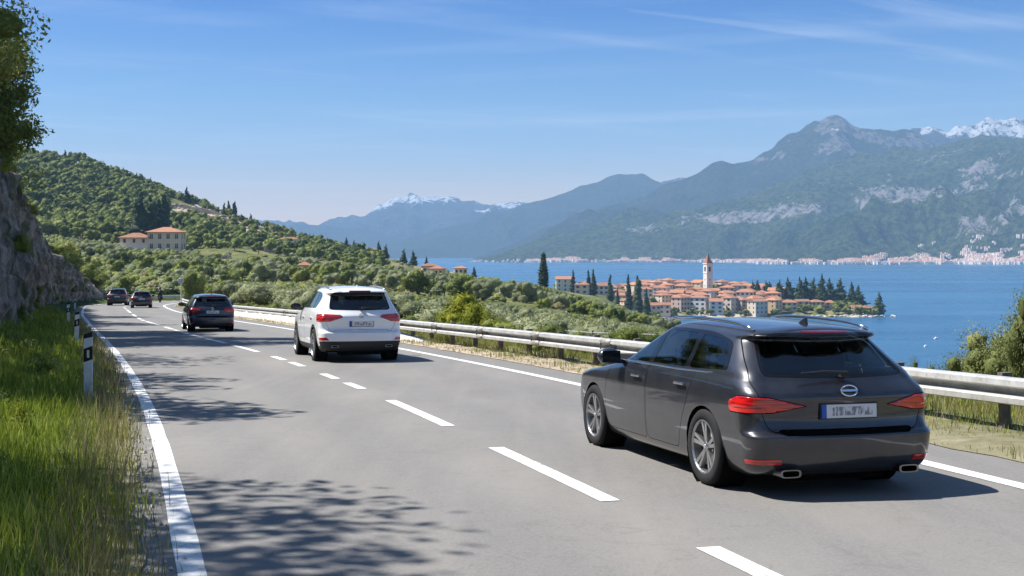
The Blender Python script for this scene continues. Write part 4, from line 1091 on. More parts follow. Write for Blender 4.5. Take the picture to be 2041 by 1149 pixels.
SUV = dict(L=4.72, W=1.92, R=0.365, tyre_w=0.245, axles=(0.96, 3.74), spokes=5, belt=1.15, ztop=1.655, under=0.20, crown=0.05, roofw=0.62,
    tr=0.045, tf=0.08, cxf=0.36, cyf=0.42, blf=0.16, zt=(0.0, -0.022, 2.0), handle_z=0.98, clad=0.36, clad_r=0.47,
    levels=[(0.23, 0.26, 4.48, 0.84, 0.22, 0.22, 0.05, 0), (0.28, 0.10, 4.60, 0.89, 0.22, 0.24, 0.06, 0), (0.38, 0.03, 4.66, 0.925, 0.22, 0.26, 0.07, 0), (0.50, 0.0, 4.70, 0.945, 0.22, 0.28, 0.08, 0),
            (0.60, 0.0, 4.71, 0.952, 0.22, 0.28, 0.09, 0), (0.655, 0.01, 4.71, 0.955, 0.22, 0.28, 0.09, 0), (0.685, 0.06, 4.70, 0.956, 0.20, 0.28, 0.10, 0), (0.76, 0.10, 4.69, 0.958, 0.19, 0.28, 0.10, 0),
            (0.86, 0.095, 4.66, 0.958, 0.18, 0.29, 0.10, 0), (0.94, 0.075, 4.55, 0.955, 0.18, 0.30, 0.10, 0), (1.02, 0.085, 4.15, 0.945, 0.18, 0.31, 0.10, 0.1), (1.09, 0.12, 3.78, 0.925, 0.19, 0.32, 0.11, 0.3),
            (1.15, 0.165, 3.48, 0.900, 0.20, 0.33, 0.12, 0.4), (1.22, 0.21, 3.28, 0.868, 0.21, 0.33, 0.12, 0.5), (1.32, 0.28, 3.08, 0.820, 0.22, 0.32, 0.12, 0.6), (1.43, 0.355, 2.88, 0.768, 0.23, 0.30, 0.11, 0.75),
            (1.53, 0.42, 2.68, 0.722, 0.23, 0.28, 0.10, 0.9), (1.56, 0.36, 2.62, 0.708, 0.24, 0.26, 0.08, 0.95), (1.595, 0.29, 2.54, 0.688, 0.25, 0.26, 0.08, 1), (1.63, 0.30, 2.42, 0.650, 0.25, 0.26, 0.08, 1), (1.655, 0.34, 2.30, 0.600, 0.22, 0.24, 0.08, 1)],
    doors=[[(2.28, 0.36), (3.30, 0.36), (3.36, 0.75), (3.20, 1.15), (2.56, 1.565), (2.24, 1.58), (2.25, 1.12)], [(1.52, 0.36), (2.265, 0.36), (2.235, 1.12), (2.225, 1.58), (1.30, 1.555), (1.05, 1.20), (1.20, 0.85), (1.40, 0.60)]],
    gate=[(-0.1, 0.665), (0.68, 0.68), (0.76, 0.82), (0.82, 1.05), (0.74, 1.27), (0.64, 1.54), (-0.1, 1.56)],
    dlo=[(3.06, 1.175), (2.56, 1.535), (1.9, 1.575), (1.1, 1.535), (0.86, 1.43), (1.02, 1.19)], dlo_r=[.05, .12, .3, .25, .10, .10],
    side_windows=[[(2.98, 1.19), (2.56, 1.515), (2.29, 1.54), (2.29, 1.19)], [(2.19, 1.19), (2.20, 1.545), (1.44, 1.53), (1.40, 1.19)], [(1.33, 1.20), (1.36, 1.52), (1.12, 1.50), (0.92, 1.42), (1.06, 1.22)]],
    rear_window=[(-0.2, 1.165), (0.66, 1.185), (0.585, 1.515), (-0.2, 1.53)], windshield=[(-0.2, 1.16), (0.78, 1.16), (0.58, 1.61), (-0.2, 1.63)],
    lamp=[(0.36, 0.995), (0.60, 0.90), (1.04, 0.90), (1.07, 1.06), (0.80, 1.075), (0.42, 1.05)], lamp2=[(0.50, 0.985), (1.04, 0.985), (1.04, 1.0), (0.46, 1.0)], lamp_r=0.03,
    reflector=[(0.56, 0.49), (0.86, 0.49), (0.86, 0.545), (0.62, 0.555)], brake=[(-0.1, 1.552), (0.24, 1.552), (0.24, 1.585), (-0.1, 1.585)],
    recess=[(-0.1, 0.668), (0.56, 0.668), (0.62, 0.72), (-0.1, 0.735)], recess_dark=False,
    plate=(0, 0.088, 0.855, -0.02), badge=(0, 0.072, 1.03, 0.05, 1.0), badge_kind='round', badge_tilt=0.15, wiper=((0.0, 0.175, 1.185), (0.36, 0.19, 1.20)),
    exhausts=(0.60, -0.60), exh_size=(0.08, 0.028), exh_y=0.05, exh_z=0.36, cabin=(0.34, 3.3), seats=(1.25, 2.15), mirror=(2.92, 1.20), rails=(0.55, 2.6, 0.62, 0.028), rail_mat=M_ALLOY, antenna=0.65, mirror_mat=M_GLOSSBLACK)
HATCH = dict(L=4.26, W=1.79, R=0.325, tyre_w=0.225, axles=(0.82, 3.45), spokes=5, belt=0.99, ztop=1.455, under=0.17, crown=0.045, roofw=0.56,
    tr=0.035, tf=0.08, cxf=0.34, cyf=0.40, blf=0.15, zt=(0.004, -0.026, 1.75), handle_z=0.87,
    levels=[(0.20, 0.24, 4.05, 0.78, 0.20, 0.20, 0.05, 0), (0.25, 0.10, 4.15, 0.83, 0.20, 0.22, 0.06, 0), (0.34, 0.035, 4.21, 0.868, 0.20, 0.24, 0.07, 0), (0.45, 0.0, 4.25, 0.885, 0.20, 0.24, 0.08, 0),
            (0.54, 0.0, 4.25, 0.89, 0.20, 0.24, 0.08, 0), (0.58, 0.02, 4.25, 0.892, 0.19, 0.24, 0.08, 0), (0.62, 0.055, 4.24, 0.894, 0.18, 0.24, 0.09, 0), (0.72, 0.07, 4.20, 0.895, 0.17, 0.25, 0.09, 0),
            (0.82, 0.065, 4.02, 0.890, 0.17, 0.26, 0.09, 0), (0.88, 0.075, 3.72, 0.882, 0.17, 0.27, 0.09, 0.15), (0.94, 0.105, 3.42, 0.868, 0.17, 0.28, 0.10, 0.3), (0.99, 0.14, 3.18, 0.850, 0.18, 0.29, 0.11, 0.4),
            (1.06, 0.185, 3.0, 0.818, 0.19, 0.29, 0.12, 0.5), (1.16, 0.25, 2.80, 0.770, 0.20, 0.28, 0.11, 0.65), (1.26, 0.315, 2.61, 0.718, 0.20, 0.26, 0.10, 0.8), (1.345, 0.365, 2.45, 0.672, 0.20, 0.24, 0.09, 0.9),
            (1.375, 0.28, 2.40, 0.658, 0.22, 0.24, 0.07, 0.95), (1.405, 0.23, 2.32, 0.638, 0.22, 0.24, 0.07, 1), (1.435, 0.245, 2.22, 0.600, 0.22, 0.24, 0.07, 1), (1.455, 0.27, 2.12, 0.555, 0.20, 0.22, 0.07, 1)],
    doors=[[(2.05, 0.28), (3.06, 0.28), (3.10, 0.60), (2.95, 0.99), (2.35, 1.36), (2.03, 1.375), (2.04, 0.98)], [(1.36, 0.28), (2.035, 0.28), (2.025, 0.98), (2.015, 1.375), (1.20, 1.36), (0.98, 1.02), (1.10, 0.75), (1.25, 0.55)]],
    gate=[(-0.1, 0.60), (0.66, 0.61), (0.74, 0.74), (0.78, 0.95), (0.715, 1.10), (0.61, 1.35), (-0.1, 1.37)],
    dlo=[(2.84, 1.02), (2.36, 1.335), (1.8, 1.375), (1.1, 1.345), (0.86, 1.26), (0.94, 1.03)], dlo_r=[.05, .12, .3, .2, .08, .06],
    side_windows=[[(2.76, 1.032), (2.36, 1.315), (2.08, 1.34), (2.08, 1.032)], [(1.98, 1.032), (1.99, 1.345), (1.30, 1.335), (1.26, 1.032)], [(1.18, 1.032), (1.21, 1.325), (1.06, 1.305), (0.92, 1.24), (0.97, 1.05)]],
    rear_window=[(-0.2, 1.01), (0.645, 1.025), (0.535, 1.335), (-0.2, 1.345)], windshield=[(-0.2, 1.0), (0.72, 1.0), (0.54, 1.42), (-0.2, 1.43)],
    lamp=[(0.36, 0.86), (0.52, 0.755), (0.86, 0.735), (0.99, 0.76), (1.0, 0.90), (0.82, 0.955), (0.42, 0.925)], lamp2=[(0.60, 0.78), (0.90, 0.76), (0.92, 0.83), (0.60, 0.84)],
    reflector=[(0.56, 0.335), (0.80, 0.335), (0.80, 0.375), (0.56, 0.38)], brake=[(-0.1, 1.365), (0.16, 1.365), (0.16, 1.392), (-0.1, 1.392)],
    recess=[(-0.1, 0.565), (0.56, 0.565), (0.66, 0.62), (-0.1, 0.63)], valance=0.29, val_w=0.80,
    plate=(0, 0.058, 0.77, 0.0), badge=(0, 0.062, 0.915, 0.05, 1.0), badge_kind='round', badge_tilt=0.25, wiper=((0.0, 0.14, 1.02), (0.36, 0.155, 1.04)),
    exhausts=(), cabin=(0.30, 3.0), seats=(1.1, 1.95), mirror=(2.70, 1.05), antenna=0.5)

def place_by_wheel(D, u, v, heading, wid):
    """car origin (rear centre on the ground) from where its rear left tyre meets the road"""
    q = g(u, v); h = math.radians(heading); f = np.array([-math.sin(h), math.cos(h)]); r = np.array([math.cos(h), math.sin(h)])
    return q + r * (wid / 2 - 0.02) - f * D['axles'][0]
GRP = 'cars driving away on the lake road'
build_car(WAGON, 'estate_car', 'dark grey estate car with chrome roof rails, nearest on the road', P_GREY, GRP, place_by_wheel(WAGON, 1402, 966, 16.5, 1.80), 16.5, scale=0.985)
build_car(SUV, 'off_road_car', 'white tall car with black lower bumper, between grey estate and navy hatchback', P_WHITE, GRP, place_by_wheel(SUV, 628, 720, 18.0, 1.92), 18.0, scale=1.045)
build_car(HATCH, 'hatchback', 'navy blue hatchback with red tail lamps ahead of the white car', P_NAVY, GRP, place_by_wheel(HATCH, 374, 661, 19.5, 1.79), 19.5)
build_car(HATCH, 'hatchback', 'slate grey car far ahead in the right lane, beside a black car', P_SLATE, GRP, g(282, 614.5), 17.5)
build_car(SUV, 'off_road_car', 'small black car farthest ahead in the left lane beside the rock face', P_BLACK, GRP, g(232.5, 609.5), 14.0)
# ------------------------------------------------------------------ guardrails
t = NT('galvanised_steel')
n_ = t.noise(t.wpos((1, 1, 1)), 3.0, 6, 0.7); n2_ = t.noise(t.wpos(), 14, 4, 0.7)
c = t.ramp(n_, [(0.3, (0.42, 0.41, 0.38)), (0.6, (0.64, 0.64, 0.62))])
c = t.mix(t.ramp(n2_, [(0.56, 0.0), (0.70, 0.6)]), c, (0.34, 0.24, 0.15))
t.col(c); t.set(Metallic=0.45, Roughness=0.48); M_STEEL = t.m
M_STEEL2 = simple('splice_steel', (0.36, 0.34, 0.31), 0.55, 0.3, var=0.3)
M_POST = simple('weathered_post', (0.15, 0.13, 0.11), 0.8, 0.2, var=0.35)
WPROF = [(0.0, 0.0), (0.055, 0.004), (0.080, 0.022), (0.083, 0.085), (0.066, 0.104), (0.006, 0.118), (0.0, 0.155), (0.006, 0.192), (0.066, 0.206), (0.083, 0.225), (0.080, 0.288), (0.055, 0.306), (0.0, 0.310)]
def guardrail(P, top, label, post_step=4, seg=16, side=1, depth=1.0, name='guardrail'):
    """W profile beams on posts along path P (points 0.25 m apart); bulge faces the road"""
    q0 = Vector((*P[0], road_z(P[0][1])))
    gr = empty(name, q0); tag(gr, label, 'guardrail', 'guardrails')
    _, n = normals(P)
    def pt(i, o, h): return (P[i][0] - n[i][0] * o * side - q0.x, P[i][1] - n[i][1] * o * side - q0.y, road_z(P[i][1]) + h - q0.z)
    i = 0
    while i < len(P) - 2:
        j = min(i + seg, len(P) - 1); ks = list(range(i, j + 1, 2))
        if ks[-1] != j: ks.append(j)
        V = []
        for a, k in enumerate(ks):
            last = (a == len(ks) - 1)
            for (o, h) in WPROF: V.append(pt(k, o * depth + (0.004 if last else 0), top - 0.31 + h))
        m = len(WPROF); Fc = grid_faces(len(ks), m)
        me = mesh_np('beam', V, Fc, M_STEEL, False)
        b_ = link('beam', me, gr)
        q_ = [(0.028, 0.020), (0.078, 0.043), (0.090, 0.062), (0.085, 0.094), (0.026, 0.125)]
        if P[i][1] < 62:
            kk_ = [max(0, i - 1), i + 1]; V2 = [pt(k_, o * depth + 0.004, top - 0.31 + h + dz_) for k_ in kk_ for dz_ in (0,) for (o, h) in WPROF]
            sp2 = link('splice', mesh_np('splice', V2, grid_faces(2, m), M_STEEL2, True), b_)
            s2 = sp2.modifiers.new('sheet', 'SOLIDIFY'); s2.thickness = 0.012; s2.offset = 0
            bb = MB()
            for hz_ in (0.045, 0.11, 0.20, 0.27):
                for k_ in kk_:
                    a_ = pt(k_, 0.075 * depth + 0.004, top - 0.31 + hz_); bb.box(a_, (0.035, 0.035, 0.035))
            bb.build('bolts', M_POST, b_)['kind'] = 'stuff'
        so = b_.modifiers.new('sheet', 'SOLIDIFY'); so.thickness = 0.006; so.offset = 0
        i = j
    m = MB(); m.box((0, 0, -0.15), (0.07, 0.12, 0.62 + top - 0.1)); m.box((0, -0.0, top - 0.20), (0.085, 0.14, 0.10))
    pm = None
    for k in range(4, len(P), post_step * 4):
        if pm is None: pm = m.mesh('post', M_POST)
        p_ = pt(k, -0.09, 0)
        x = link('post', pm, gr, (p_[0], p_[1], p_[2] + 0.31 - 0.12))
        x.rotation_euler = (0, 0, math.atan2(n[k][1], n[k][0]) + PI / 2)
    return gr
Rr = Rp[(Rp[:, 1] < 158)]
RAIL = resample(smooth_path(Rr + normals(Rr)[1] * rail_off(Rr[:, 1])[:, None], 20), 0.25)
RAIL = RAIL[RAIL[:, 1] > -14]
guardrail(RAIL, 0.68, 'long steel guardrail with two pale ridges on the lake side of the road', 2, depth=1.9)
fl_ = resample(offset(Lp, -1.7), 0.25); fl_ = fl_[int(np.argmax(fl_[:, 1] > 142)):]
guardrail(fl_, 0.72, 'far grey guardrail round the outside of the bend ahead', 3, side=-1)

# low pale concrete kerb wall under the rail
t = NT('pale_concrete')
n_, n2_ = t.noise(t.wpos((1, 1, 0.5)), 1.2, 6, 0.7), t.noise(t.wpos(), 12, 5, 0.7)
c = t.ramp(n_, [(0.35, (0.42, 0.40, 0.36)), (0.6, (0.68, 0.66, 0.62))])
c = t.mix(t.ramp(n2_, [(0.58, 0.0), (0.7, 0.5)]), c, (0.22, 0.20, 0.16))
t.col(c); t.set(Roughness=0.9); t.bump(n2_, 0.5, 0.03); M_CONC = t.m
K = resample(RAIL[(RAIL[:, 1] > 33) & (RAIL[:, 1] < 84)], 0.5)
_, kn = normals(K); V = []
for k, p_ in enumerate(K):
    hh = 0.40 * float(sstep(33, 45, p_[1]) * (1 - sstep(78, 84, p_[1]))) * (0.9 + 0.2 * mnoise.noise((k * .6, 0, 5)))
    b0 = road_z(p_[1])
    for o, z in ((-0.34, -0.15), (-0.26, hh * 0.55), (-0.16, hh), (0.22, hh * 1.02), (0.26, -0.3)):
        V.append((p_[0] + kn[k][0] * o, p_[1] + kn[k][1] * o, b0 + z))
tag(link('kerb_wall', mesh_np('kerb_wall', V, grid_faces(len(K), 5), M_CONC, False)), 'low whitewashed concrete kerb wall under the guardrail beyond the white car', 'kerb wall')

# thin cable strung behind the rail
cpts = [Vector((RAIL[k][0] + 1.5, RAIL[k][1] + 4.2, road_z(RAIL[k][1]) + 0.42 + 0.05 * math.sin(k * 0.13))) for k in range(len(RAIL)) if 20.5 < RAIL[k][1] < 31 and k % 4 == 0]
cb = empty('wire_fence', cpts[0]); tag(cb, 'thin slack wire on stakes just behind the guardrail', 'wire fence')
m = MB(); m.tube([p - cpts[0] for p in cpts], 0.014, 5); m.build('wire', M_STEEL, cb)
for p in cpts[::8]:
    zb = gz(p.x, p.y); m = MB(); m.tube([Vector((p.x, p.y, zb - 0.3)) - cpts[0], p - cpts[0] + Vector((0, 0, 0.06))], 0.028, 6); m.build('stake', M_POST, cb)

# ------------------------------------------------------------------ delineator posts
M_DWHITE = simple('post_white', (0.66, 0.67, 0.66), 0.55, 0, var=0.15, vscale=6)
M_DBLACK = simple('post_black', (0.016, 0.016, 0.018), 0.5)
M_REFL = simple('reflector_grey', (0.62, 0.64, 0.66), 0.2, 0.3)
def delineator(u, v, label, rz, hgt=1.0, lean=0.0):
    q = g(u, v); z = gz(q[0], q[1])
    d = empty('delineator_post', (q[0], q[1], z - 0.05), rz); d.rotation_euler = (lean * 0.4, lean, rz)
    tag(d, label, 'delineator post', 'delineator posts on the left verge')
    tri = [(-0.062, -0.035), (0.062, -0.035), (0.062, 0.01), (0.022, 0.055), (-0.022, 0.055), (-0.062, 0.01)]
    def sect(z0a, z0b, z1a, z1b, name, mat, grow=1.0):
        V = [(a * grow, b_ * grow, z0a + (z0b - z0a) * (a + .06) / .12) for a, b_ in tri] + [(a * grow, b_ * grow, z1a + (z1b - z1a) * (a + .06) / .12) for a, b_ in tri]
        m = MB(); m.add(V, [tuple(range(5, -1, -1)), tuple(range(6, 12))] + [(i, (i + 1) % 6, (i + 1) % 6 + 6, i + 6) for i in range(6)])
        return m.build(name, mat, d, bevel=0.004)
    H = hgt
    sect(0, 0, H * 0.56, H * 0.60, 'shaft', M_DWHITE)
    sect(H * 0.56, H * 0.60, H * 0.755, H * 0.795, 'black_band', M_DBLACK, 1.01)
    sect(H * 0.755, H * 0.795, H * 0.90, H * 0.925, 'upper_shaft', M_DWHITE)
    sect(H * 0.90, H * 0.925, H * 0.965, H * 1.0, 'cap', M_DBLACK, 1.02)
    m = MB(); m.box((0, -0.039, H * 0.68), (0.035, 0.012, 0.11)); m.build('reflector', M_REFL, d, bevel=0.002)
    return d
delineator(176, 806, 'white delineator post with black band, nearest in the grass', math.radians(14), 1.02)
delineator(152, 692, 'second white delineator post from the front, standing in long grass', math.radians(18), 1.02, 0.03)
delineator(137, 652, 'third delineator post, small and pale before the rock face', math.radians(20), 1.05, -0.02)
delineator(149.5, 618, 'farthest delineator post, tiny at the foot of the rock face', math.radians(18), 1.0)

# ------------------------------------------------------------------ round sign seen from behind, beyond the rail
M_SIGNGREY = simple('sign_back_grey', (0.50, 0.53, 0.56), 0.45, 0.4)
sp_ = at(361, 560, 112); zb = gz(sp_.x, sp_.y)
sg = empty('road_sign', (sp_.x, sp_.y, zb)); tag(sg, 'round road sign seen from behind on a pale pole beyond the guardrail', 'road sign')
hh = sp_.z - zb
m = MB(); m.tube([(0, 0, -0.3), (0, 0, hh + 0.2)], 0.05, 10); m.build('pole', M_DWHITE, sg)
m = MB(); m.lathe([(0.001, -0.015), (0.25, -0.015), (0.265, 0), (0.25, 0.015), (0.001, 0.015)], 28, Matrix.Translation((0, -0.08, hh)) @ Matrix.Rotation(PI / 2, 4, 'X')); m.build('disc', M_SIGNGREY, sg)
m = MB(); m.box((0, -0.05, hh + .12), (0.3, 0.03, 0.05)); m.build('bracket', M_SIGNGREY, sg)
m = MB(); m.box((0, -0.05, hh - .12), (0.3, 0.03, 0.05)); m.build('bracket', M_SIGNGREY, sg)

# little wooden fence at the foot of the bank left of the farthest car
fz = empty('field_fence', (0, 0, 0)); tag(fz, 'rough rail fence on pale posts at the foot of the bank', 'fence')
pts = [at(182, 603, 152), at(190, 601.5, 158), at(199, 600, 162), at(208, 598.5, 166), at(218, 597, 170), at(229, 596, 173)]
pts = [Vector((p.x, p.y, gz(p.x, p.y))) for p in pts]
for k, p in enumerate(pts):
    m = MB(); m.box((p.x, p.y, p.z + 0.45), (0.13, 0.13, 1.3)); m.build('post', M_DWHITE if k in (0,) else M_POST, fz)
for hgt in (0.45, 0.85):
    for a, b_ in zip(pts, pts[1:]):
        m = MB(); m.tube([a + Vector((0, -.07, hgt)), b_ + Vector((0, -.07, hgt))], 0.045, 6); m.build('rail', M_POST, fz)

# ------------------------------------------------------------------ motorcycle and rider coming round the bend
def skin_body(name, joints, edges, mat, parent=None):
    me = bpy.data.meshes.new(name); me.from_pydata([j[:3] for j in joints], edges, [])
    o = link(name, me, parent)
    sk = o.modifiers.new('skin', 'SKIN'); sk.use_smooth_shade = True
    for k, j in enumerate(joints):
        o.data.skin_vertices[0].data[k].radius = (j[3], j[3])
    o.data.skin_vertices[0].data[0].use_root = True
    su = o.modifiers.new('sub', 'SUBSURF'); su.levels = su.render_levels = 1
    me.materials.append(mat)
    return o
mq = g(319, 603.5); mz = road_z(mq[1])
bk = empty('motorcycle', (mq[0], mq[1], mz), math.radians(14)); tag(bk, 'dark motorcycle far ahead at the start of the bend', 'motorcycle')
for y, nm in ((-0.72, 'wheel'), (0.74, 'wheel')):
    m = MB(); m.lathe([(0.22, -0.05), (0.30, -0.06), (0.32, 0), (0.30, 0.06), (0.22, 0.05)], 24, Matrix.Translation((0, y, 0.32)) @ Matrix.Rotation(PI / 2, 4, 'Y'), True); w_ = m.build('wheel', M_RUBBER, bk)
    m = MB(); m.lathe([(0.02, -0.03), (0.22, -0.02), (0.22, 0.02), (0.02, 0.03)], 16, Matrix.Translation((0, y, 0.32)) @ Matrix.Rotation(PI / 2, 4, 'Y'), True); m.build('rim', M_ALLOY, w_)
m = MB(); m.box((0, 0.02, 0.48), (0.34, 0.5, 0.36)); m.tube([(0, -0.72, 0.32), (0, -0.1, 0.5)], 0.05, 6); m.tube([(0, 0.74, 0.32), (0, 0.5, 0.95)], 0.05, 6); m.build('frame', M_TRIM, bk, bevel=0.04)
m = MB(); m.box((0, 0.22, 0.82), (0.30, 0.5, 0.24)); m.build('fuel_tank', P_BLACK, bk, bevel=0.07)
m = MB(); m.box((0, -0.35, 0.80), (0.26, 0.65, 0.12)); m.build('saddle', M_CABIN, bk, bevel=0.05)
m = MB(); m.tube([(-0.38, 0.36, 1.02), (-0.15, 0.5, 1.0), (0.15, 0.5, 1.0), (0.38, 0.36, 1.02)], 0.02, 6); m.build('handlebar', M_TRIM, bk)
m = MB(); m.box((0, -0.78, 0.86), (0.16, 0.08, 0.08)); m.build('tail_lamp', M_RED, bk, bevel=0.02)
M_LEATHER = simple('black_riding_suit', (0.016, 0.017, 0.02), 0.6)
rd = empty('person', (mq[0], mq[1], mz), math.radians(14)); tag(rd, 'person in dark riding suit and helmet seated on the far motorcycle', 'person')
J = [(0, -0.25, 0.92, .15), (0, -0.15, 1.15, .16), (0, -0.02, 1.38, .17), (0, 0.04, 1.50, .07), (0, 0.08, 1.58, .07),
     (-.20, -.02, 1.40, .075), (-.30, .14, 1.2, .055), (-.36, .36, 1.05, .045), (.20, -.02, 1.40, .075), (.30, .14, 1.2, .055), (.36, .36, 1.05, .045),
     (-.15, -.15, .86, .10), (-.22, .22, .72, .08), (-.20, -.08, .36, .055), (-.20, .08, .30, .05), (.15, -.15, .86, .10), (.22, .22, .72, .08), (.20, -.08, .36, .055), (.20, .08, .30, .05)]
skin_body('suit', J, [(0, 1), (1, 2), (2, 3), (3, 4), (2, 5), (5, 6), (6, 7), (2, 8), (8, 9), (9, 10), (0, 11), (11, 12), (12, 13), (13, 14), (0, 15), (15, 16), (16, 17), (17, 18)], M_LEATHER, rd)
m = MB(); m.lathe([(0.001, -.15), (.09, -.13), (.135, -.04), (.14, .03), (.11, .11), (.05, .145), (.001, .15)], 18, Matrix.Translation((0, 0.10, 1.68))); m.build('helmet', M_GLOSSBLACK, rd, smooth=True)

# ------------------------------------------------------------------ boats, tiny on the water
M_BOAT = simple('boat_white', (0.8, 0.8, 0.78), 0.4)
for (u, v, lab, ln) in ((1866, 676, 'small white boat on the lake above the right bush', 3.2), (1845, 692, 'tiny pinkish rowing boat on the lake near the guardrail', 2.2)):
    y = 50 * F / (v - HZ); p = at(u, v, y)
    bt = empty('boat', (p.x, p.y, 0), 0.6); tag(bt, lab, 'boat', 'boats on the lake')
    w_ = ln * 0.3
    V = [(-ln / 2, -w_ / 2, -.1), (ln * .2, -w_ / 2, -.1), (ln / 2, 0, -.1), (ln * .2, w_ / 2, -.1), (-ln / 2, w_ / 2, -.1)]
    V = V + [(x * 1.05, yy * 1.15, 0.6 + (0.2 if x > 0 else 0)) for x, yy, z in V]
    m = MB(); m.add(V, [(4, 3, 2, 1, 0), (5, 6, 7, 8, 9)] + [(i, (i + 1) % 5, (i + 1) % 5 + 5, i + 5) for i in range(5)]); m.build('hull', M_BOAT, bt)
    m = MB(); m.box((-.1 * ln, 0, .85), (ln * .3, w_ * .6, .6), taper=0.8); m.build('cabin', M_BOAT, bt, bevel=0.05)
# ------------------------------------------------------------------ foliage
def leaf_mat(name, c0, c1, c2, trans=0.25):
    t = NT(name)
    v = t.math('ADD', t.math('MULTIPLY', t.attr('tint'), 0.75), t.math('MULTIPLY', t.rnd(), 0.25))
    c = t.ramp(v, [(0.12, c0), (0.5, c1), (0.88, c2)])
    t.col(c); t.set(Roughness=0.75, Specular_IOR_Level=0.18)
    td = t.node('ShaderNodeBsdfTranslucent'); mx = t.node('ShaderNodeMixShader'); mx.inputs[0].default_value = trans
    t.link(t.mix(0.35, c, (0.16, 0.20, 0.02)), td.inputs[0])
    t.link(t.b.outputs[0], mx.inputs[1]); t.link(td.outputs[0], mx.inputs[2]); t.link(mx.outputs[0], t.out.inputs[0])
    return t.m
L_BROAD = leaf_mat('broad_leaves', (0.055, 0.082, 0.016), (0.165, 0.20, 0.045), (0.35, 0.35, 0.11))
L_LIGHT = leaf_mat('light_leaves', (0.10, 0.135, 0.024), (0.235, 0.27, 0.058), (0.42, 0.43, 0.13))
L_OLIVE = leaf_mat('olive_leaves', (0.10, 0.12, 0.055), (0.235, 0.255, 0.13), (0.40, 0.42, 0.25))
L_YELLOW = leaf_mat('yellow_green_leaves', (0.09, 0.11, 0.010), (0.22, 0.24, 0.018), (0.40, 0.37, 0.035))
L_DARK = leaf_mat('dark_needles', (0.014, 0.030, 0.013), (0.034, 0.060, 0.022), (0.075, 0.10, 0.034), 0.12)
L_TAN = leaf_mat('dry_leaves', (0.12, 0.10, 0.04), (0.22, 0.19, 0.08), (0.36, 0.31, 0.16))
L_PALE = leaf_mat('pale_yellow_leaves', (0.075, 0.095, 0.025), (0.16, 0.185, 0.058), (0.30, 0.30, 0.125))
L_GRASS = leaf_mat('grass_blades', (0.10, 0.15, 0.014), (0.26, 0.33, 0.04), (0.48, 0.50, 0.12), 0.35)
L_STRAW = leaf_mat('straw_blades', (0.16, 0.13, 0.05), (0.30, 0.25, 0.12), (0.46, 0.40, 0.23), 0.3)
t = NT('bark'); n_ = t.noise(t.coord('Object', (1, 1, 0.2)), 9, 5, 0.7)
t.col(t.ramp(n_, [(0.3, (0.05, 0.04, 0.03)), (0.7, (0.17, 0.14, 0.11))])); t.set(Roughness=0.95); t.bump(n_, 0.6, 0.03); M_BARK = t.m

ICO_V, ICO_F = None, None
bm_ = bmesh.new(); bmesh.ops.create_icosphere(bm_, subdivisions=2, radius=1.0)
ICO_V = np.array([v.co[:] for v in bm_.verts]); ICO_F = np.array([[v.index for v in f.verts] for f in bm_.faces]); bm_.free()
def leaf_cloud(lobes, n, size, seed, core=0.80, aspect=1.7, droop=0.0, shell=0.35, out=0.6):
    """lobes: (x,y,z,rx,ry,rz).  Returns verts, quads, tint: small leaf faces round each lobe plus a lumpy core"""
    r = np.random.default_rng(seed)
    Lb = np.array(lobes, float); a = (Lb[:, 3] * Lb[:, 4] + Lb[:, 4] * Lb[:, 5] + Lb[:, 3] * Lb[:, 5]); pr = a / a.sum()
    k = r.choice(len(Lb), n, p=pr)
    d = r.normal(size=(n, 3)); d /= np.linalg.norm(d, axis=1)[:, None]
    lump = 1 + 0.16 * np.sin(d[:, 0] * 5 + k * 2.1) * np.sin(d[:, 1] * 5 + k) + 0.12 * np.sin(d[:, 2] * 7 + k * 1.3)
    rad = (1 - shell * r.random(n) ** 1.6) * lump + (r.random(n) < 0.06) * r.random(n) * 0.25
    c = Lb[k, :3] + d * Lb[k, 3:] * rad[:, None]
    nrm = d * out + r.normal(size=(n, 3)) * 0.55 + np.array([0, 0, 0.35]); nrm /= np.linalg.norm(nrm, axis=1)[:, None]
    ax = np.cross(nrm, r.normal(size=(n, 3))); ax[:, 2] -= droop; ax -= nrm * (ax * nrm).sum(1)[:, None]; ax /= np.linalg.norm(ax, axis=1)[:, None]
    bx = np.cross(nrm, ax); s = size * (0.6 + 0.8 * r.random(n))[:, None]
    V = np.stack([c - ax * s * .5, c + bx * s / aspect * .5, c + ax * s * .5, c - bx * s / aspect * .5], 1).reshape(-1, 3)
    Q = np.arange(4 * n).reshape(n, 4)
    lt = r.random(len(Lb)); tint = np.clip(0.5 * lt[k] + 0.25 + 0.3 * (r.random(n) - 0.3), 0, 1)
    if core:
        for i, l in enumerate(Lb):
            dv = ICO_V; lm = 1 + 0.16 * np.sin(dv[:, 0] * 5 + i * 2.1) * np.sin(dv[:, 1] * 5 + i) + 0.12 * np.sin(dv[:, 2] * 7 + i * 1.3)
            o = len(V); V = np.vstack([V, l[:3] + dv * l[3:] * core * (lm + r.normal(size=len(dv)) * 0.06)[:, None]])
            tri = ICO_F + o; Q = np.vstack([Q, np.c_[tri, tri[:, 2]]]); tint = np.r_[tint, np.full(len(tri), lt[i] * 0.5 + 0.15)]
    return V, Q, tint
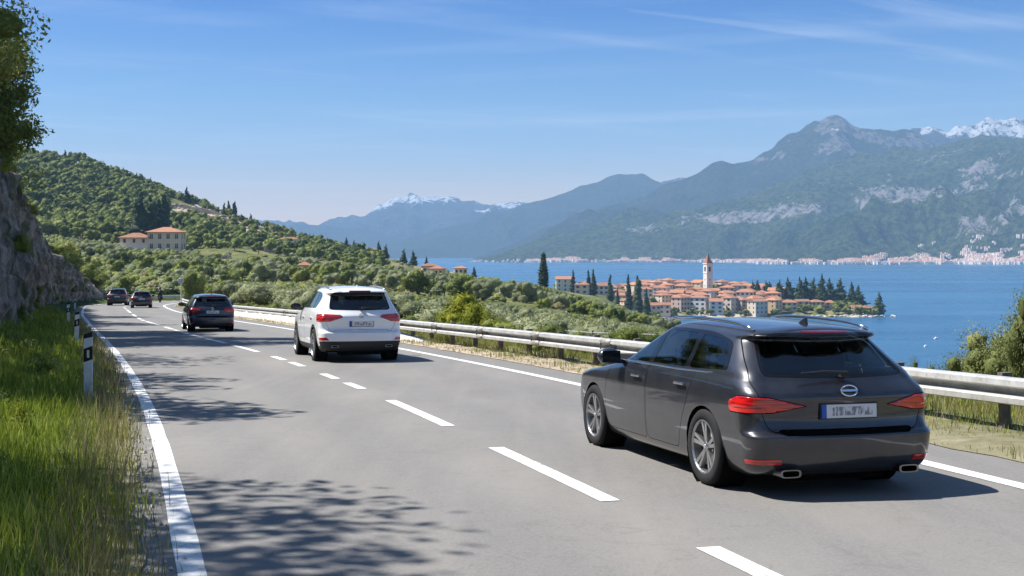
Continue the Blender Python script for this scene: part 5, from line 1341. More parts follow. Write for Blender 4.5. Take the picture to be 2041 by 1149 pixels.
def leaf_mesh(name, cloud, mat):
    V, Q, tint = cloud
    tri = Q[:, 2] == Q[:, 3]
    if tri.any():
        q4, q3 = Q[~tri], Q[tri][:, :3]
        me = bpy.data.meshes.new(name); me.vertices.add(len(V)); me.vertices.foreach_set('co', V.astype(np.float32).ravel())
        nl = 4 * len(q4) + 3 * len(q3); me.loops.add(nl); me.loops.foreach_set('vertex_index', np.r_[q4.ravel(), q3.ravel()].astype(np.int32))
        st = np.r_[np.arange(len(q4)) * 4, 4 * len(q4) + np.arange(len(q3)) * 3].astype(np.int32)
        me.polygons.add(len(st)); me.polygons.foreach_set('loop_start', st); me.update(calc_edges=True)
        tint = np.r_[tint[~tri], tint[tri]]
        a = me.attributes.new('tint', 'FLOAT', 'FACE'); a.data.foreach_set('value', tint.astype(np.float32))
        me.materials.append(mat); me.update(); return me
    return mesh_np(name, V, Q, mat, False, {'tint': ('FACE', tint)})
def lobes_round(r, n, R, H, base, seed):
    q = np.random.default_rng(seed); out = [(0, 0, base + H * .52, R * .62, R * .62, H * .42)]
    for i in range(n):
        a = 2 * PI * i / n + q.random(); rr = R * (0.35 + 0.35 * q.random()); z = base + H * (0.2 + 0.65 * q.random()); s = R * (0.32 + 0.22 * q.random())
        out.append((rr * math.cos(a), rr * math.sin(a), z, s, s, s * .85))
    return out
def lobes_cone(R, H, base, seed, n=9, power=0.9):
    q = np.random.default_rng(seed); out = []
    for i in range(n):
        f = (i + .5) / n; r = max(0.08 * R, R * (1 - f) ** power) * (0.85 + .3 * q.random())
        out.append(((q.random() - .5) * R * .25, (q.random() - .5) * R * .25, base + H * f, r, r, H / n * 1.15))
    return out
def trunk_mesh(h, r, seed, limbs=4, top=1.4):
    q = np.random.default_rng(seed); m = MB()
    m.tube([(0, 0, -0.5), (0.02 * h, 0, h * .5), (0, 0.03 * h, h)], [r * 1.25, r, r * .7], 8)
    for i in range(limbs):
        a = 2 * PI * i / limbs + q.random(); e = h * (.55 + .3 * q.random())
        m.tube([(0, 0, e), (math.cos(a) * h * .3, math.sin(a) * h * .3, e + h * .35), (math.cos(a) * h * .5, math.sin(a) * h * .5, e + h * .5 * top)], [r * .5, r * .3, r * .12], 6)
    return m.mesh('trunk', M_BARK)
PROTO = {}
def proto(kind, crown, trunk): PROTO.setdefault(kind, []).append((crown, trunk))
def plant(kind, name, loc, s, rz, label, cat, group, sz=None, parts=True, var=None):
    P_ = PROTO[kind]; crown, trunk = P_[var if var is not None else random.randrange(len(P_))]
    o = empty(name, loc, rz); o.scale = (s, s, sz or s); tag(o, label, cat, group)
    if trunk: link('trunk', trunk, o)
    link('foliage' if not trunk else 'crown', crown, o)
    return o
# prototypes: unit height about 1 for far ones so a scale is the height in metres
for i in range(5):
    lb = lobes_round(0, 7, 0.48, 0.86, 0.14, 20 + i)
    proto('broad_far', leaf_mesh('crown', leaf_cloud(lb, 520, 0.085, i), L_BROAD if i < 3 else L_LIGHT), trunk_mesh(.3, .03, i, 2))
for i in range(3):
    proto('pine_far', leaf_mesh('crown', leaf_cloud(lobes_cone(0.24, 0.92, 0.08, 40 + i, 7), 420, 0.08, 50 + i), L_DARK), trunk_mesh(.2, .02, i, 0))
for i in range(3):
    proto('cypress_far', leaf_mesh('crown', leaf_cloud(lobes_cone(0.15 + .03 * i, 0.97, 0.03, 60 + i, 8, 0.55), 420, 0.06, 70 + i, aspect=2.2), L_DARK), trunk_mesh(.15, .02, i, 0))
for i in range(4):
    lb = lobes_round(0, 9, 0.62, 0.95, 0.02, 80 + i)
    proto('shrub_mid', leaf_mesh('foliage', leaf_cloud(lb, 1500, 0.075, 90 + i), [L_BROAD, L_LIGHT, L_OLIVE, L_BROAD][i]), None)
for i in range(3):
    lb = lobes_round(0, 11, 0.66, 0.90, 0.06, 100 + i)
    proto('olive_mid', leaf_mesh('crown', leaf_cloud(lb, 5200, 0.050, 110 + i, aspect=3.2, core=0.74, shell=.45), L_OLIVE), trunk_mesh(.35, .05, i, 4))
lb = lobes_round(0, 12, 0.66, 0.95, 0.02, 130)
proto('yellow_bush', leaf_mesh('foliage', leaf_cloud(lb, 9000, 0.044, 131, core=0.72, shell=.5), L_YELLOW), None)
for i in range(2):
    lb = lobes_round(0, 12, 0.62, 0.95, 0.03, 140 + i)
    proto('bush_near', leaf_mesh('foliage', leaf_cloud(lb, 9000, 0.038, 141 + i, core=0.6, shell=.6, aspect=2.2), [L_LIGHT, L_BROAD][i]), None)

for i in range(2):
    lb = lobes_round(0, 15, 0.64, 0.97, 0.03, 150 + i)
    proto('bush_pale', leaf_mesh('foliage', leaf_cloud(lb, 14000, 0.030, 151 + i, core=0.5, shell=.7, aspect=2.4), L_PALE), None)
# ------------------------------------------------------------------ trees on top of the rock face
def big_tree(x, y, z, H, R, seed, label, n=15000, leaf=0.20, mat=None, lo=0.26):
    q = np.random.default_rng(seed)
    lb = [(0, 0, H * .55, R * .55, R * .55, H * .28)]
    for i in range(40):
        f = q.random(); a = q.random() * 2 * PI; rr = R * (0.95 - 0.34 * f) * (0.55 + .45 * q.random()); s = R * (0.20 + .16 * q.random())
        lb.append((rr * math.cos(a), rr * math.sin(a), H * (lo + (0.94 - lo) * f), s, s, s * .8))
    o = empty('broadleaf_tree', (x, y, z), q.random() * 6); tag(o, label, 'tree', 'trees along the top of the rock face')
    link('trunk', trunk_mesh(H * .5, 0.22, seed, 5), o)
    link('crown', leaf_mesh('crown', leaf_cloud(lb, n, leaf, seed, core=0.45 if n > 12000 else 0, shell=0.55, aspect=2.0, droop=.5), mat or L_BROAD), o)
    return o
def cliff_top_point(y):
    k = int(np.argmin(abs(CLIFF_TOP[:, 1] - y))); return CLIFF_TOP[k]
def tree_edge(u_edge, y, R): return (u_edge - CX) / F * y - R
BT = [  # edge of the crown in the photo (or the tip of its shadow), distance, radius, height
    (tree_edge(50, 41, 3.7), 41, 4.5, 11.6, 1, 'tall dark tree leaning over the rock face at the left edge of the photo'),
    (tree_edge(96, 47, 3.6), 47, 3.5, 6.4, 2, 'lower dark tree overhanging the rock face right of the tallest tree'),
    (-18.6, 29.5, 4.2, 7.5, 3, None), (-14.6, 23.6, 3.1, 7.2, 4, None), (-11.6, 18.6, 2.5, 7.8, 5, None), (-12.0, 9.6, 4.4, 8.4, 6, None), (-27.2, 58, 3.8, 6.5, 7, None), (-32.0, 72, 3.8, 6.0, 8, None)]
for x, y, R_, H_, sd, lab in BT:
    zt_ = gz(x, y) if y > 5 else road_z(y) + 5.5
    zt_ = max(zt_, road_z(y) + 3.2)
    big_tree(x, y, zt_ - 0.6, H_, R_, 200 + sd, lab or 'tree on the rock face whose crown shades the left lane', 30000 if lab else 10000 if y < 12 else 6000, 0.17 if lab else 0.24)
# tufts and bushes on the rock edge and foot
def free_bush(kind, x, y, s, label, name='shrub', grp=None, z=None, sz=None, cat='shrub'):
    return plant(kind, name, (x, y, (gz(x, y) if z is None else z) - 0.1 * s), s, random.random() * 6, label, cat, grp, sz)
kk = 0
for yy in np.linspace(34, 138, 30):
    c = cliff_top_point(yy); s = random.uniform(0.9, 2.0)
    free_bush(random.choice(['bush_near', 'shrub_mid', 'bush_near']), c[0] - random.uniform(-0.2, 1.6), c[1], s, 'leafy shrub hanging over the top of the rock face', 'shrub', 'shrubs along the top of the rock face', c[2] - 0.25)
for yy in np.linspace(70, 146, 22):
    c = cliff_top_point(yy); s = random.uniform(2.0, 3.8)
    free_bush('bush_near', c[0] - random.uniform(2, 5), c[1] + 2, s, f"{'tall' if s > 2.9 else 'low'} leafy shrub behind the rock edge, {'near its lower far end' if yy > 120 else 'midway along' if yy > 95 else 'toward the tall tree'}", 'shrub', 'shrubs along the top of the rock face', c[2] - 0.3)

for k in range(64):
    yy = random.uniform(38, 125); h_ = random.choice([2, 4, 6, 9, 14, 19, 24, 27]); i_ = int(np.argmin(abs(V_CLIFF[h_][:, 1] - yy))); c = V_CLIFF[h_][i_]
    plant('bush_near', 'shrub', (c[0] - .1, c[1], c[2] - .2), random.uniform(.4, .95), random.random() * 6, 'small green plant growing from the rock face', 'shrub', 'plants growing from the rock face')
# ------------------------------------------------------------------ scatter over the hillside
occupied = {}
def spaced(x, y, d):
    c = 10.0; ix, iy = int(x // c), int(y // c); r = int(d // c) + 1
    for a in range(ix - r, ix + r + 1):
        for b_ in range(iy - r, iy + r + 1):
            for (px_, py_, pd) in occupied.get((a, b_), ()):
                if (px_ - x) ** 2 + (py_ - y) ** 2 < ((d + pd) / 2) ** 2: return False
    occupied.setdefault((ix, iy), []).append((x, y, d)); return True
def scatter(u0, u1, y0, y1, n, dmin, rule, tries=12):
    out = []
    for _ in range(n * tries):
        if len(out) >= n: break
        u = random.uniform(u0, u1); y = math.sqrt(random.uniform(y0 ** 2, y1 ** 2)); x = (u - CX) / F * y
        if not rule(u, y): continue
        if spaced(x, y, dmin if not callable(dmin) else dmin(y)): out.append((x, y))
    xs = np.array([p[0] for p in out]); ys = np.array([p[1] for p in out]); zs = gzs(xs, ys) if len(out) else []
    return [(x, y, float(z)) for x, y, z in zip(xs, ys, zs)]
CLEAR = []      # world discs kept free for buildings: x, y, r
def clear(x, y): return all((x - a) ** 2 + (y - b_) ** 2 > r * r for a, b_, r in CLEAR)
def uvis(x, y, z): return CX + x / y * F, HZ - (z - CAMZ) / y * F
# ------------------------------------------------------------------ buildings
def wall_mat(name, c):
    t = NT(name); n_, n2_ = t.noise(t.wpos((1, 1, .4)), 0.5, 5, .65), t.noise(t.wpos(), 3, 4, .7)
    k = t.mix(t.ramp(n_, [(.35, 0.0), (.75, .35)]), t.mix(t.math('MULTIPLY', t.rnd(), .25), c, (.5, .42, .34)), tuple(x * .72 for x in c)); k = t.mix(t.ramp(n2_, [(.5, 0.0), (.8, .25)]), k, (.45, .40, .34))
    t.col(k); t.set(Roughness=.9, Specular_IOR_Level=.1); return t.m
WALLS = {'white': wall_mat('white_render', (.74, .71, .66)), 'cream': wall_mat('cream_render', (.68, .58, .45)), 'pale pink': wall_mat('pink_render', (.66, .48, .40)),
         'ochre': wall_mat('ochre_render', (.58, .42, .24)), 'grey stone': wall_mat('grey_stone', (.36, .32, .28)), 'peach': wall_mat('peach_render', (.68, .50, .36))}
def roof_mat(name, a, b_):
    t = NT(name); n_ = t.noise(t.wpos(), 0.9, 5, .7); w_ = t.node('ShaderNodeTexWave'); w_.inputs['Scale'].default_value = 1.4; t.link(t.coord('Object'), w_.inputs[0])
    c = t.mix(t.math('MULTIPLY', w_.outputs['Fac'], 0.22), t.mix(t.math('MULTIPLY', t.rnd(), .6), t.ramp(n_, [(.3, a), (.7, b_)]), tuple(x * .55 + .04 for x in b_)), (.22, .10, .06))
    t.col(c); t.set(Roughness=.9, Specular_IOR_Level=.1); return t.m
ROOFS = {'terracotta': roof_mat('terracotta_roof', (.28, .125, .08), (.46, .23, .15)), 'orange': roof_mat('orange_roof', (.38, .165, .09), (.54, .27, .165)), 'brown tiled': roof_mat('brown_roof', (.22, .11, .075), (.38, .20, .13))}
M_PANE = simple('dark_pane', (.03, .035, .04), .15, 0, .5)
M_SHUT = simple('green_shutter', (.07, .10, .07), .6)
M_SHUTB = simple('brown_shutter', (.16, .09, .05), .6)
def window_mesh(w, h, shutter=None, arch=False):
    m = MB(); m.box((0, 0.02, 0), (w, .10, h)); me = m.mesh('window', M_PANE); return me
def shutter_mesh(w, h, mat):
    m = MB(); m.box((0, -.035, 0), (w, .05, h)); return m.mesh('shutter', mat)
def frame_mesh(w, h, mat):
    m = MB()
    for c, d in (((0, -.06, h / 2 + .06), (w + .3, .10, .12)), ((0, -.08, -h / 2 - .07), (w + .4, .16, .12)), ((-w / 2 - .07, -.06, 0), (.12, .09, h)), ((w / 2 + .07, -.06, 0), (.12, .09, h)), ((0, -.045, 0), (.07, .04, h)), ((0, -.045, h * .12), (w, .035, .06))): m.box(c, d)
    return m.mesh('frame', mat)
WIN_S = window_mesh(1.0, 1.5); WIN_L = window_mesh(1.3, 1.9)
SHUT = [shutter_mesh(.5, 1.5, M_SHUT), shutter_mesh(.5, 1.5, M_SHUTB)]
FRAME_L = frame_mesh(1.3, 1.9, WALLS['white'])
def roof_mesh(w, d, h, kind, oh=.5):
    a, b_ = w / 2 + oh, d / 2 + oh; t_ = .22
    if kind == 'hip':
        k = min(b_, a) * .95; r = [(-a + k, 0), (a - k, 0)] if a >= b_ else [(0, -b_ + k), (0, b_ - k)]
    else: r = [(-a, 0), (a, 0)]
    V = [(-a, -b_, -.05), (a, -b_, -.05), (a, b_, -.05), (-a, b_, -.05)] + [(-a, -b_, t_ - .05), (a, -b_, t_ - .05), (a, b_, t_ - .05), (-a, b_, t_ - .05)] + [(r[0][0], r[0][1], h + t_), (r[1][0], r[1][1], h + t_)]
    if kind == 'hip' and a < b_: Fc = [(4, 5, 8), (6, 7, 9), (5, 6, 9, 8), (7, 4, 8, 9)]
    else: Fc = [(4, 5, 9, 8), (6, 7, 8, 9), (7, 4, 8), (5, 6, 9)]
    Fc += [(3, 2, 1, 0), (0, 1, 5, 4), (1, 2, 6, 5), (2, 3, 7, 6), (3, 0, 4, 7)]
    m = MB(); m.add(V, Fc); return m
def wing(parent, x, y, z, w, d, h, wall, roof, kind, rh, wins, win=WIN_S, shut=None, frames=False, sides=True, oh=.5):
    m = MB(); m.box((x, y, z + h / 2 - 1.5), (w, d, h + 3)); m.build('wall', WALLS[wall], parent)
    r = roof_mesh(w, d, rh, kind, oh).build('roof', ROOFS[roof], parent, (x, y, z + h))
    st, n = wins
    for s_ in range(st):
        zz = z + h * (s_ + .58) / st
        for i in range(n):
            xx = x + w * ((i + .5) / n - .5)
            o = link('window', win, parent, (xx, y - d / 2, zz))
            if frames: link('frame', FRAME_L, o)
            if shut is not None:
                for sd in (-1, 1): link('shutter', SHUT[shut], o, (sd * .76, 0, 0))
        if sides:
            for sd in (-1, 1):
                for i in range(max(1, int(d / 4.2))):
                    link('window', win, parent, (x + sd * w / 2, y + d * ((i + .5) / max(1, int(d / 4.2)) - .5), zz)).rotation_euler = (0, 0, sd * PI / 2)
    return r
def chimney(roof, x, y, z):
    m = MB(); m.box((x, y, z), (.6, .6, 1.3)); m.box((x, y, z + .7), (.8, .8, .14)); m.build('chimney', WALLS['peach'], roof)
ORD = ['first', 'second', 'third', 'fourth', 'fifth', 'sixth', 'seventh', 'eighth', 'ninth', 'tenth', 'eleventh', 'twelfth', 'thirteenth', 'fourteenth', 'fifteenth', 'sixteenth', 'seventeenth', 'eighteenth', 'nineteenth', 'twentieth']
hr = random.Random(21)
def village_house(u, y, w, d, h, rz, wall, roof, label, group, st=None, detail=True):
    x = (u - CX) / F * y; z = gz(x, y)
    o = empty('house', (x, y, z), rz); tag(o, label, 'house', group)
    st = st or (3 if h > 8.2 else 2); kind = hr.choice(['hip', 'gable', 'hip'])
    r = wing(o, 0, 0, 0, w, d, h, wall, roof, kind, hr.uniform(1.5, 2.4), (st, max(2, int(w / 3.4))), shut=hr.choice([None, 0, 1]) if detail else None, sides=detail)
    if hr.random() < .6: chimney(r, hr.uniform(-w * .25, w * .25), hr.uniform(-1, 1), 1.6)
    CLEAR.append((x, y, max(w, d) * .5 + .4))
    return o
CLEAR = []
TOW_U, TOW_Y = 1411, 985
# bell tower
tx = (TOW_U - CX) / F * TOW_Y; tz = gz(tx, TOW_Y)
tw = empty('bell_tower', (tx, TOW_Y, tz), math.radians(24)); tag(tw, 'tall white bell tower with brown pointed spire above the village roofs', 'bell tower')
top = CAMZ - (523.5 - HZ) / F * TOW_Y - tz; tip = CAMZ - (501 - HZ) / F * TOW_Y - tz
TW = 5.6
m = MB(); m.box((0, 0, (top - 9.0) / 2 - 2), (TW, TW, top - 9.0 + 4)); m.box((0, 0, top - 9.0 + .2), (TW + .5, TW + .5, .4)); m.build('shaft', WALLS['white'], tw)
m = MB()
for a in (-1, 1):
    for b_ in (-1, 1): m.box((a * (TW / 2 - .8), b_ * (TW / 2 - .8), top - 5.4), (1.6, 1.6, 6.8))
for a in (-1, 1): m.box((a * (TW / 2 - .5), 0, top - 8.1), (.8, 2.4, 1.4)); m.box((0, a * (TW / 2 - .5), top - 8.1), (2.4, .8, 1.4)); m.box((a * (TW / 2 - .4), 0, top - 2.8), (.9, 2.5, 1.6)); m.box((0, a * (TW / 2 - .4), top - 2.8), (2.5, .9, 1.6))
m.box((0, 0, top - 1.7), (TW, TW, .7)); m.box((0, 0, top - 1.0), (TW + .9, TW + .9, .7)); m.build('belfry', WALLS['white'], tw)
m = MB(); m.box((0, 0, top - 5.4), (TW - 1.8, TW - 1.8, 6.4)); m.build('belfry_core', M_PANE, tw)
for k in range(4):
    rot = Matrix.Rotation(k * PI / 2, 4, 'Z'); m = MB(); n_ = 10
    arc = [(1.2 * math.cos(a), 1.2 * math.sin(a)) for a in np.linspace(0, PI, n_)]
    V = [(x_, -TW / 2 - .02, top - 4.4 + z_) for x_, z_ in arc] + [(x_ * 1.25, -TW / 2 - .02, top - 4.4 + z_ * 1.25) for x_, z_ in arc]
    m.add(V + [(a, b_ + .4, c) for a, b_, c in V], [(i, i + 1, n_ + i + 1, n_ + i) for i in range(n_ - 1)] + [(i + 2 * n_, i, n_ + i, 3 * n_ + i) for i in (0, n_ - 1)], rot); m.build('arch', WALLS['cream'], tw)
m = MB(); hb = TW / 2 + .25
m.add([(-hb, -hb, top - .65), (hb, -hb, top - .65), (hb, hb, top - .65), (-hb, hb, top - .65), (-hb * .55, -hb * .55, top + 2.0), (hb * .55, -hb * .55, top + 2.0), (hb * .55, hb * .55, top + 2.0), (-hb * .55, hb * .55, top + 2.0), (0, 0, tip - 1.2)],
      [(3, 2, 1, 0), (0, 1, 5, 4), (1, 2, 6, 5), (2, 3, 7, 6), (3, 0, 4, 7), (4, 5, 8), (5, 6, 8), (6, 7, 8), (7, 4, 8)]); m.build('spire', ROOFS['brown tiled'], tw)
m = MB(); m.tube([(0, 0, tip - 2), (0, 0, tip + .8)], .10, 6); m.box((0, 0, tip + .3), (.9, .1, .1)); m.build('cross', M_POST, tw)
for zz in (top - 14, top - 19):
    for k in range(2):
        o = link('window', WIN_S, tw, (0, -TW / 2, zz) if k == 0 else (-TW / 2, 0, zz), 0 if k == 0 else -PI / 2); o.scale = (.7, 1, .9)
CLEAR.append((tx, TOW_Y, 6))
# rows of houses climbing from the shore
rows = [(916, 1338, 1532), (934, 1300, 1552), (953, 1270, 1556), (972, 1244, 1560), (991, 1232, 1556), (1011, 1226, 1545), (1032, 1240, 1530)]
for ri, (yr_, ua, ub) in enumerate(rows):
    hs_ = []; u = ua + hr.uniform(0, 8)
    while u < ub:
        w = hr.uniform(8.5, 14.5); wp = w / yr_ * F
        y = yr_ + hr.uniform(-5, 5); uc = u + wp / 2; x = (uc - CX) / F * y
        if (x - tx) ** 2 + (y - TOW_Y) ** 2 > 8.5 ** 2: hs_.append((uc, y, w))
        u += wp * hr.uniform(1.0, 1.22) + (hr.random() < .12) * 14
    left = [q for q in hs_ if q[0] < TOW_U][::-1]; right = [q for q in hs_ if q[0] >= TOW_U]
    for side_, lst in (('left', left), ('right', right)):
        for k, (uc, y, w) in enumerate(lst):
            wall = hr.choice(['white', 'white', 'cream', 'pale pink', 'peach', 'ochre', 'cream', 'grey stone' if side_ == 'right' else 'white']); roof = hr.choice(['terracotta', 'orange', 'terracotta', 'orange', 'brown tiled'])
            h = hr.uniform(6.0, 9.5) if ri else hr.uniform(7.0, 10.5)
            village_house(uc, y, w, hr.uniform(8, 12.5), h, hr.uniform(-.8, .95), wall, roof,
                          f"{wall} house, {roof} roof, {ORD[k]} {side_} of bell tower, {ORD[ri]} row from shore", 'village houses round the bell tower', detail=ri < 3)
# houses among the cypresses left of the village
lc = [(1126, 842, 12.5, 10, 8.8), (1168, 868, 14, 10, 6.5), (1203, 872, 14, 9, 6.5), (1232, 880, 12, 9, 6.5), (1160, 800, 9, 8, 6.5), (1247, 845, 13, 10, 8), (1268, 868, 12, 9, 7), (1252, 815, 9, 8, 6), (1278, 838, 12, 9, 7.5), (1296, 872, 12, 10, 7.5), (1318, 895, 13, 10, 7), (1215, 905, 12, 9, 6.5)]
for k, (u, y, w, d, h) in enumerate(sorted(lc)):
    wall = ['white', 'cream', 'pale pink', 'white', 'cream', 'peach', 'white', 'pale pink', 'cream', 'white', 'peach', 'cream'][k]; roof = ['orange', 'terracotta', 'terracotta', 'brown tiled'][k % 4]
    village_house(u, y, w, d, h, hr.uniform(-.3, .5), wall, roof, f"{wall} house with {roof} roof among the cypresses, {ORD[k]} from left", 'houses among the cypresses left of the village')
# villas on the headland
for u, y, w, d, h, wall, roof, lab in ((1728, 935, 12, 9, 5.0, 'cream', 'brown tiled', 'low cream villa near the tip of the headland'), (1626, 940, 11, 8, 5.0, 'pale pink', 'terracotta', 'pink villa with red roof under the headland pines'), (1654, 943, 8, 7, 4.5, 'peach', 'terracotta', 'small peach cottage right of the pink headland villa'),
                                      (1598, 938, 10, 8, 5.5, 'pale pink', 'brown tiled', 'pink house with brown roof left of the pink headland villa'), (1572, 930, 12, 8, 6.0, 'cream', 'terracotta', 'cream house at the right end of the village'), (1706, 926, 8, 6, 3.6, 'white', 'terracotta', 'small white cottage low on the headland shore')):
    village_house(u, y, w, d, h, hr.uniform(-.2, .4), wall, roof, lab, None, 2)

# villa on the hillside
vp = at(306, 500, 480); vz = gz(vp.x, vp.y); vz = max(vz, zv(502, 480))
vl = empty('villa', (vp.x, 480, vz), .08); tag(vl, 'large cream hillside villa with two red hipped roofs below dark cypresses', 'villa')
r1_ = wing(vl, 5.0, 1.0, 0, 13.0, 11, 7.6, 'cream', 'orange', 'hip', 2.0, (2, 4), WIN_L, None, True, True, .9)
r2_ = wing(vl, -6.6, 0.0, 0, 11.0, 9, 5.4, 'cream', 'brown tiled', 'hip', 1.9, (2, 3), WIN_S, None, False, True, .9)
chimney(r1_, 1.5, 1, 2.3)
m = MB(); m.box((-7.5, -5.6, 1.4), (13, 2.2, .25)); m.box((-7.5, -6.6, 1.95), (13, .12, .9))
for k in range(6): m.box((-13.5 + k * 2.4, -6.5, .2), (.25, .25, 2.6))
m.build('terrace', WALLS['white'], vl)
m = MB(); m.box((6.5, -6.0, -.6), (16, .4, 2.0)); m.build('garden_wall', WALLS['white'], vl)
m = MB(); m.box((-10, -7.5, -1.6), (7, 3, 2.8)); m.build('outbuilding', WALLS['white'], vl)
CLEAR.append((vp.x, 480, 11)); CLEAR.append((vp.x - 9, 474, 8)); CLEAR.append((vp.x + 6, 472, 9)); CLEAR.append((vp.x - 4, 462, 9))
# farmhouse on the ridge flank
fp = at(732, 538, 560); fzv = gz(fp.x, 560)
fh = empty('farmhouse', (fp.x, 560, fzv), .05); tag(fh, 'white farmhouse with red hipped roof alone on the hill flank', 'farmhouse')
wing(fh, 0, 0, 0, 10.5, 8, zv(524, 560) - fzv + .3, 'white', 'terracotta', 'hip', 1.3, (2, 3), WIN_S, 1, False, True, .8)
wing(fh, -5.5, -7, -2.0, 9, 6, 3.0, 'white', 'brown tiled', 'gable', .8, (1, 3))
CLEAR.append((fp.x, 558, 9)); CLEAR.append((fp.x - 5, 548, 9)); CLEAR.append((fp.x, 540, 7))
for u, v, y, w, d, h, wall, roof, lab in ((856, 556, 505, 6.5, 6, 3.8, 'pale pink', 'brown tiled', 'small pink house half hidden in bushes below the farmhouse'), (872, 560, 480, 5.5, 5, 3.5, 'peach', 'terracotta', 'small peach shed right of the half hidden pink house'),
                                          (918, 541, 610, 6.5, 5, 3.2, 'cream', 'orange', 'cream house with orange roof at the right end of the ridge'), (607, 562, 330, 3.2, 2.6, 2.6, 'pale pink', 'terracotta', 'tiny red roofed hut among olive trees'),
                                          (575, 497, 590, 10, 6, 3.6, 'white', 'brown tiled', 'low white building on the terraces left of the farmhouse'), (738, 503, 640, 7, 5, 3.0, 'peach', 'brown tiled', 'small brown roofed house on the ridge above the farmhouse')):
    x = (u - CX) / F * y; z = gz(x, y)
    o = empty('house', (x, y, z + min(.5, max(0, (zv(v, y) - z) * .6))), hr.uniform(-.2, .3)); tag(o, lab, 'house')
    wing(o, 0, 0, 0, w, d, h, wall, roof, 'hip', h * .32, (1, 3), sides=False); CLEAR.append((x, y, w * .7)); CLEAR.append((x, y - w, w * .7))
# dry stone terrace walls, each with courses of its own blocks joined
t = NT('dry_stone'); vo = t.node('ShaderNodeTexVoronoi'); vo.inputs['Scale'].default_value = 2.2; t.link(t.wpos(), vo.inputs['Vector'])
t.col(t.ramp(vo.outputs['Color'], [(.2, (.24, .20, .17)), (.8, (.52, .46, .40))])); t.set(Roughness=.95); M_STONE = t.m
for u0, u1, v, y, h, lab in ((500, 562, 512, 520, 2.4, 'long grey terrace wall right of the yellow meadow'), (418, 462, 527, 440, 1.6, 'pale terrace wall below the yellow meadow'), (350, 440, 432, 740, 2.6, 'upper pale terrace wall on the bare slope'),
                             (380, 470, 442, 700, 2.2, 'lower pale terrace wall on the bare slope'), (225, 395, 503, 462, 1.4, 'long garden wall in front of the villa'), (560, 612, 548, 360, 1.2, 'low wall beside the red roofed hut'), (476, 500, 425, 745, 2.2, 'short wall near the hill crest'), (505, 545, 466, 690, 2.4, 'pale wall on the upper slope above the white building'), (548, 600, 482, 640, 2.2, 'pale broken wall just above the white terrace building'),
                             (430, 490, 455, 660, 2.2, 'third pale wall down the bare slope'), (610, 660, 500, 600, 2.0, 'pale wall on the ridge flank left of the farmhouse')):
    n_ = 14; tw_ = empty('terrace_wall', ((u0 + u1) / 2 * y / F - CX * y / F, y, 0)); tag(tw_, lab, 'terrace wall'); ox = tw_.location.x; V, Fc = [], []
    m = MB()
    for k in range(n_):
        ua_, ub_ = u0 + (u1 - u0) * k / n_, u0 + (u1 - u0) * (k + 1) / n_; xa, xb = (ua_ - CX) / F * y, (ub_ - CX) / F * y
        z = gz((xa + xb) / 2, y + hr.uniform(-.3, .3)); hh = h * hr.uniform(.8, 1.15)
        m.box(((xa + xb) / 2 - ox, hr.uniform(-.2, .2) + 1.2 * math.sin(k * .8), z + hh / 2 - .4), (xb - xa - .02, .9, hh + .8))
    m.build('masonry', M_STONE, tw_, bevel=.06)['kind'] = 'stuff'
    for k in range(4): CLEAR.append((((u0 + (u1 - u0) * (k + .5) / 4) - CX) / F * y, y - 3.5, 5.0))

# ------------------------------------------------------------------ town along the far shore
def town_box(w, d, h, rh):
    V = [(-w / 2, -d / 2, -6), (w / 2, -d / 2, -6), (w / 2, d / 2, -6), (-w / 2, d / 2, -6), (-w / 2, -d / 2, h), (w / 2, -d / 2, h), (w / 2, d / 2, h), (-w / 2, d / 2, h), (-w * .2, 0, h + rh), (w * .2, 0, h + rh)]
    return V, [(0, 1, 5, 4), (1, 2, 6, 5), (2, 3, 7, 6), (3, 0, 4, 7)], [(4, 5, 9, 8), (6, 7, 8, 9), (7, 4, 8), (5, 6, 9)]
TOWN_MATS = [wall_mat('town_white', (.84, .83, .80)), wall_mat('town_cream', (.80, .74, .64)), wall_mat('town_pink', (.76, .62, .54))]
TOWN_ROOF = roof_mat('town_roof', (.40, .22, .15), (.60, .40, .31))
def shore_v(u): return 526.0 + 4.0 * (u - 1050) / 990
protoH = []
for k in range(6):
    w, d, h = hr.uniform(9, 16), hr.uniform(8, 12), hr.uniform(6, 11)
    V, Wf, Rf = town_box(w, d, h, hr.uniform(2, 3.4))
    a = MB(); a.add(V, Wf); b2 = MB(); b2.add(V, Rf)
    protoH.append((a.mesh('wall', TOWN_MATS[k % 3]), b2.mesh('roof', TOWN_ROOF), w))
u = 1062.0; nfar = 0
while u < 2038 and nfar < 130:
    p = m1_point(u, v=shore_v(u) - hr.uniform(0.6, 3.2)); k = hr.randrange(6)
    o = empty('house', (float(p[0]), float(p[1]), max(1.0, float(p[2]))), hr.uniform(-.5, .5)); tag(o, 'tiny pale house on the waterfront of the far town', 'house', 'waterfront houses of the far town')
    link('wall', protoH[k][0], o); link('roof', protoH[k][1], o); nfar += 1
    u += hr.uniform(5.5, 9.5)
VW, FW, VR, FR = [], [[], [], []], [], []
allV = []; wf = {0: [], 1: [], 2: []}; rf = []
def add_town(p, sc=1.0):
    w, d, h = hr.uniform(6, 13) * sc, hr.uniform(6, 10) * sc, hr.uniform(4.5, 10) * sc
    V, Wf, Rf = town_box(w, d, h, hr.uniform(1.6, 3.2)); a = hr.uniform(-.7, .7); o = len(allV); c, s_ = math.cos(a), math.sin(a)
    allV.extend([(p[0] + x * c - y * s_, p[1] + x * s_ + y * c, p[2] + z) for x, y, z in V]); k = hr.choice([0, 0, 0, 1, 2])
    wf[k] += [tuple(i + o for i in f) for f in Wf]; rf.extend([tuple(i + o for i in f) for f in Rf])
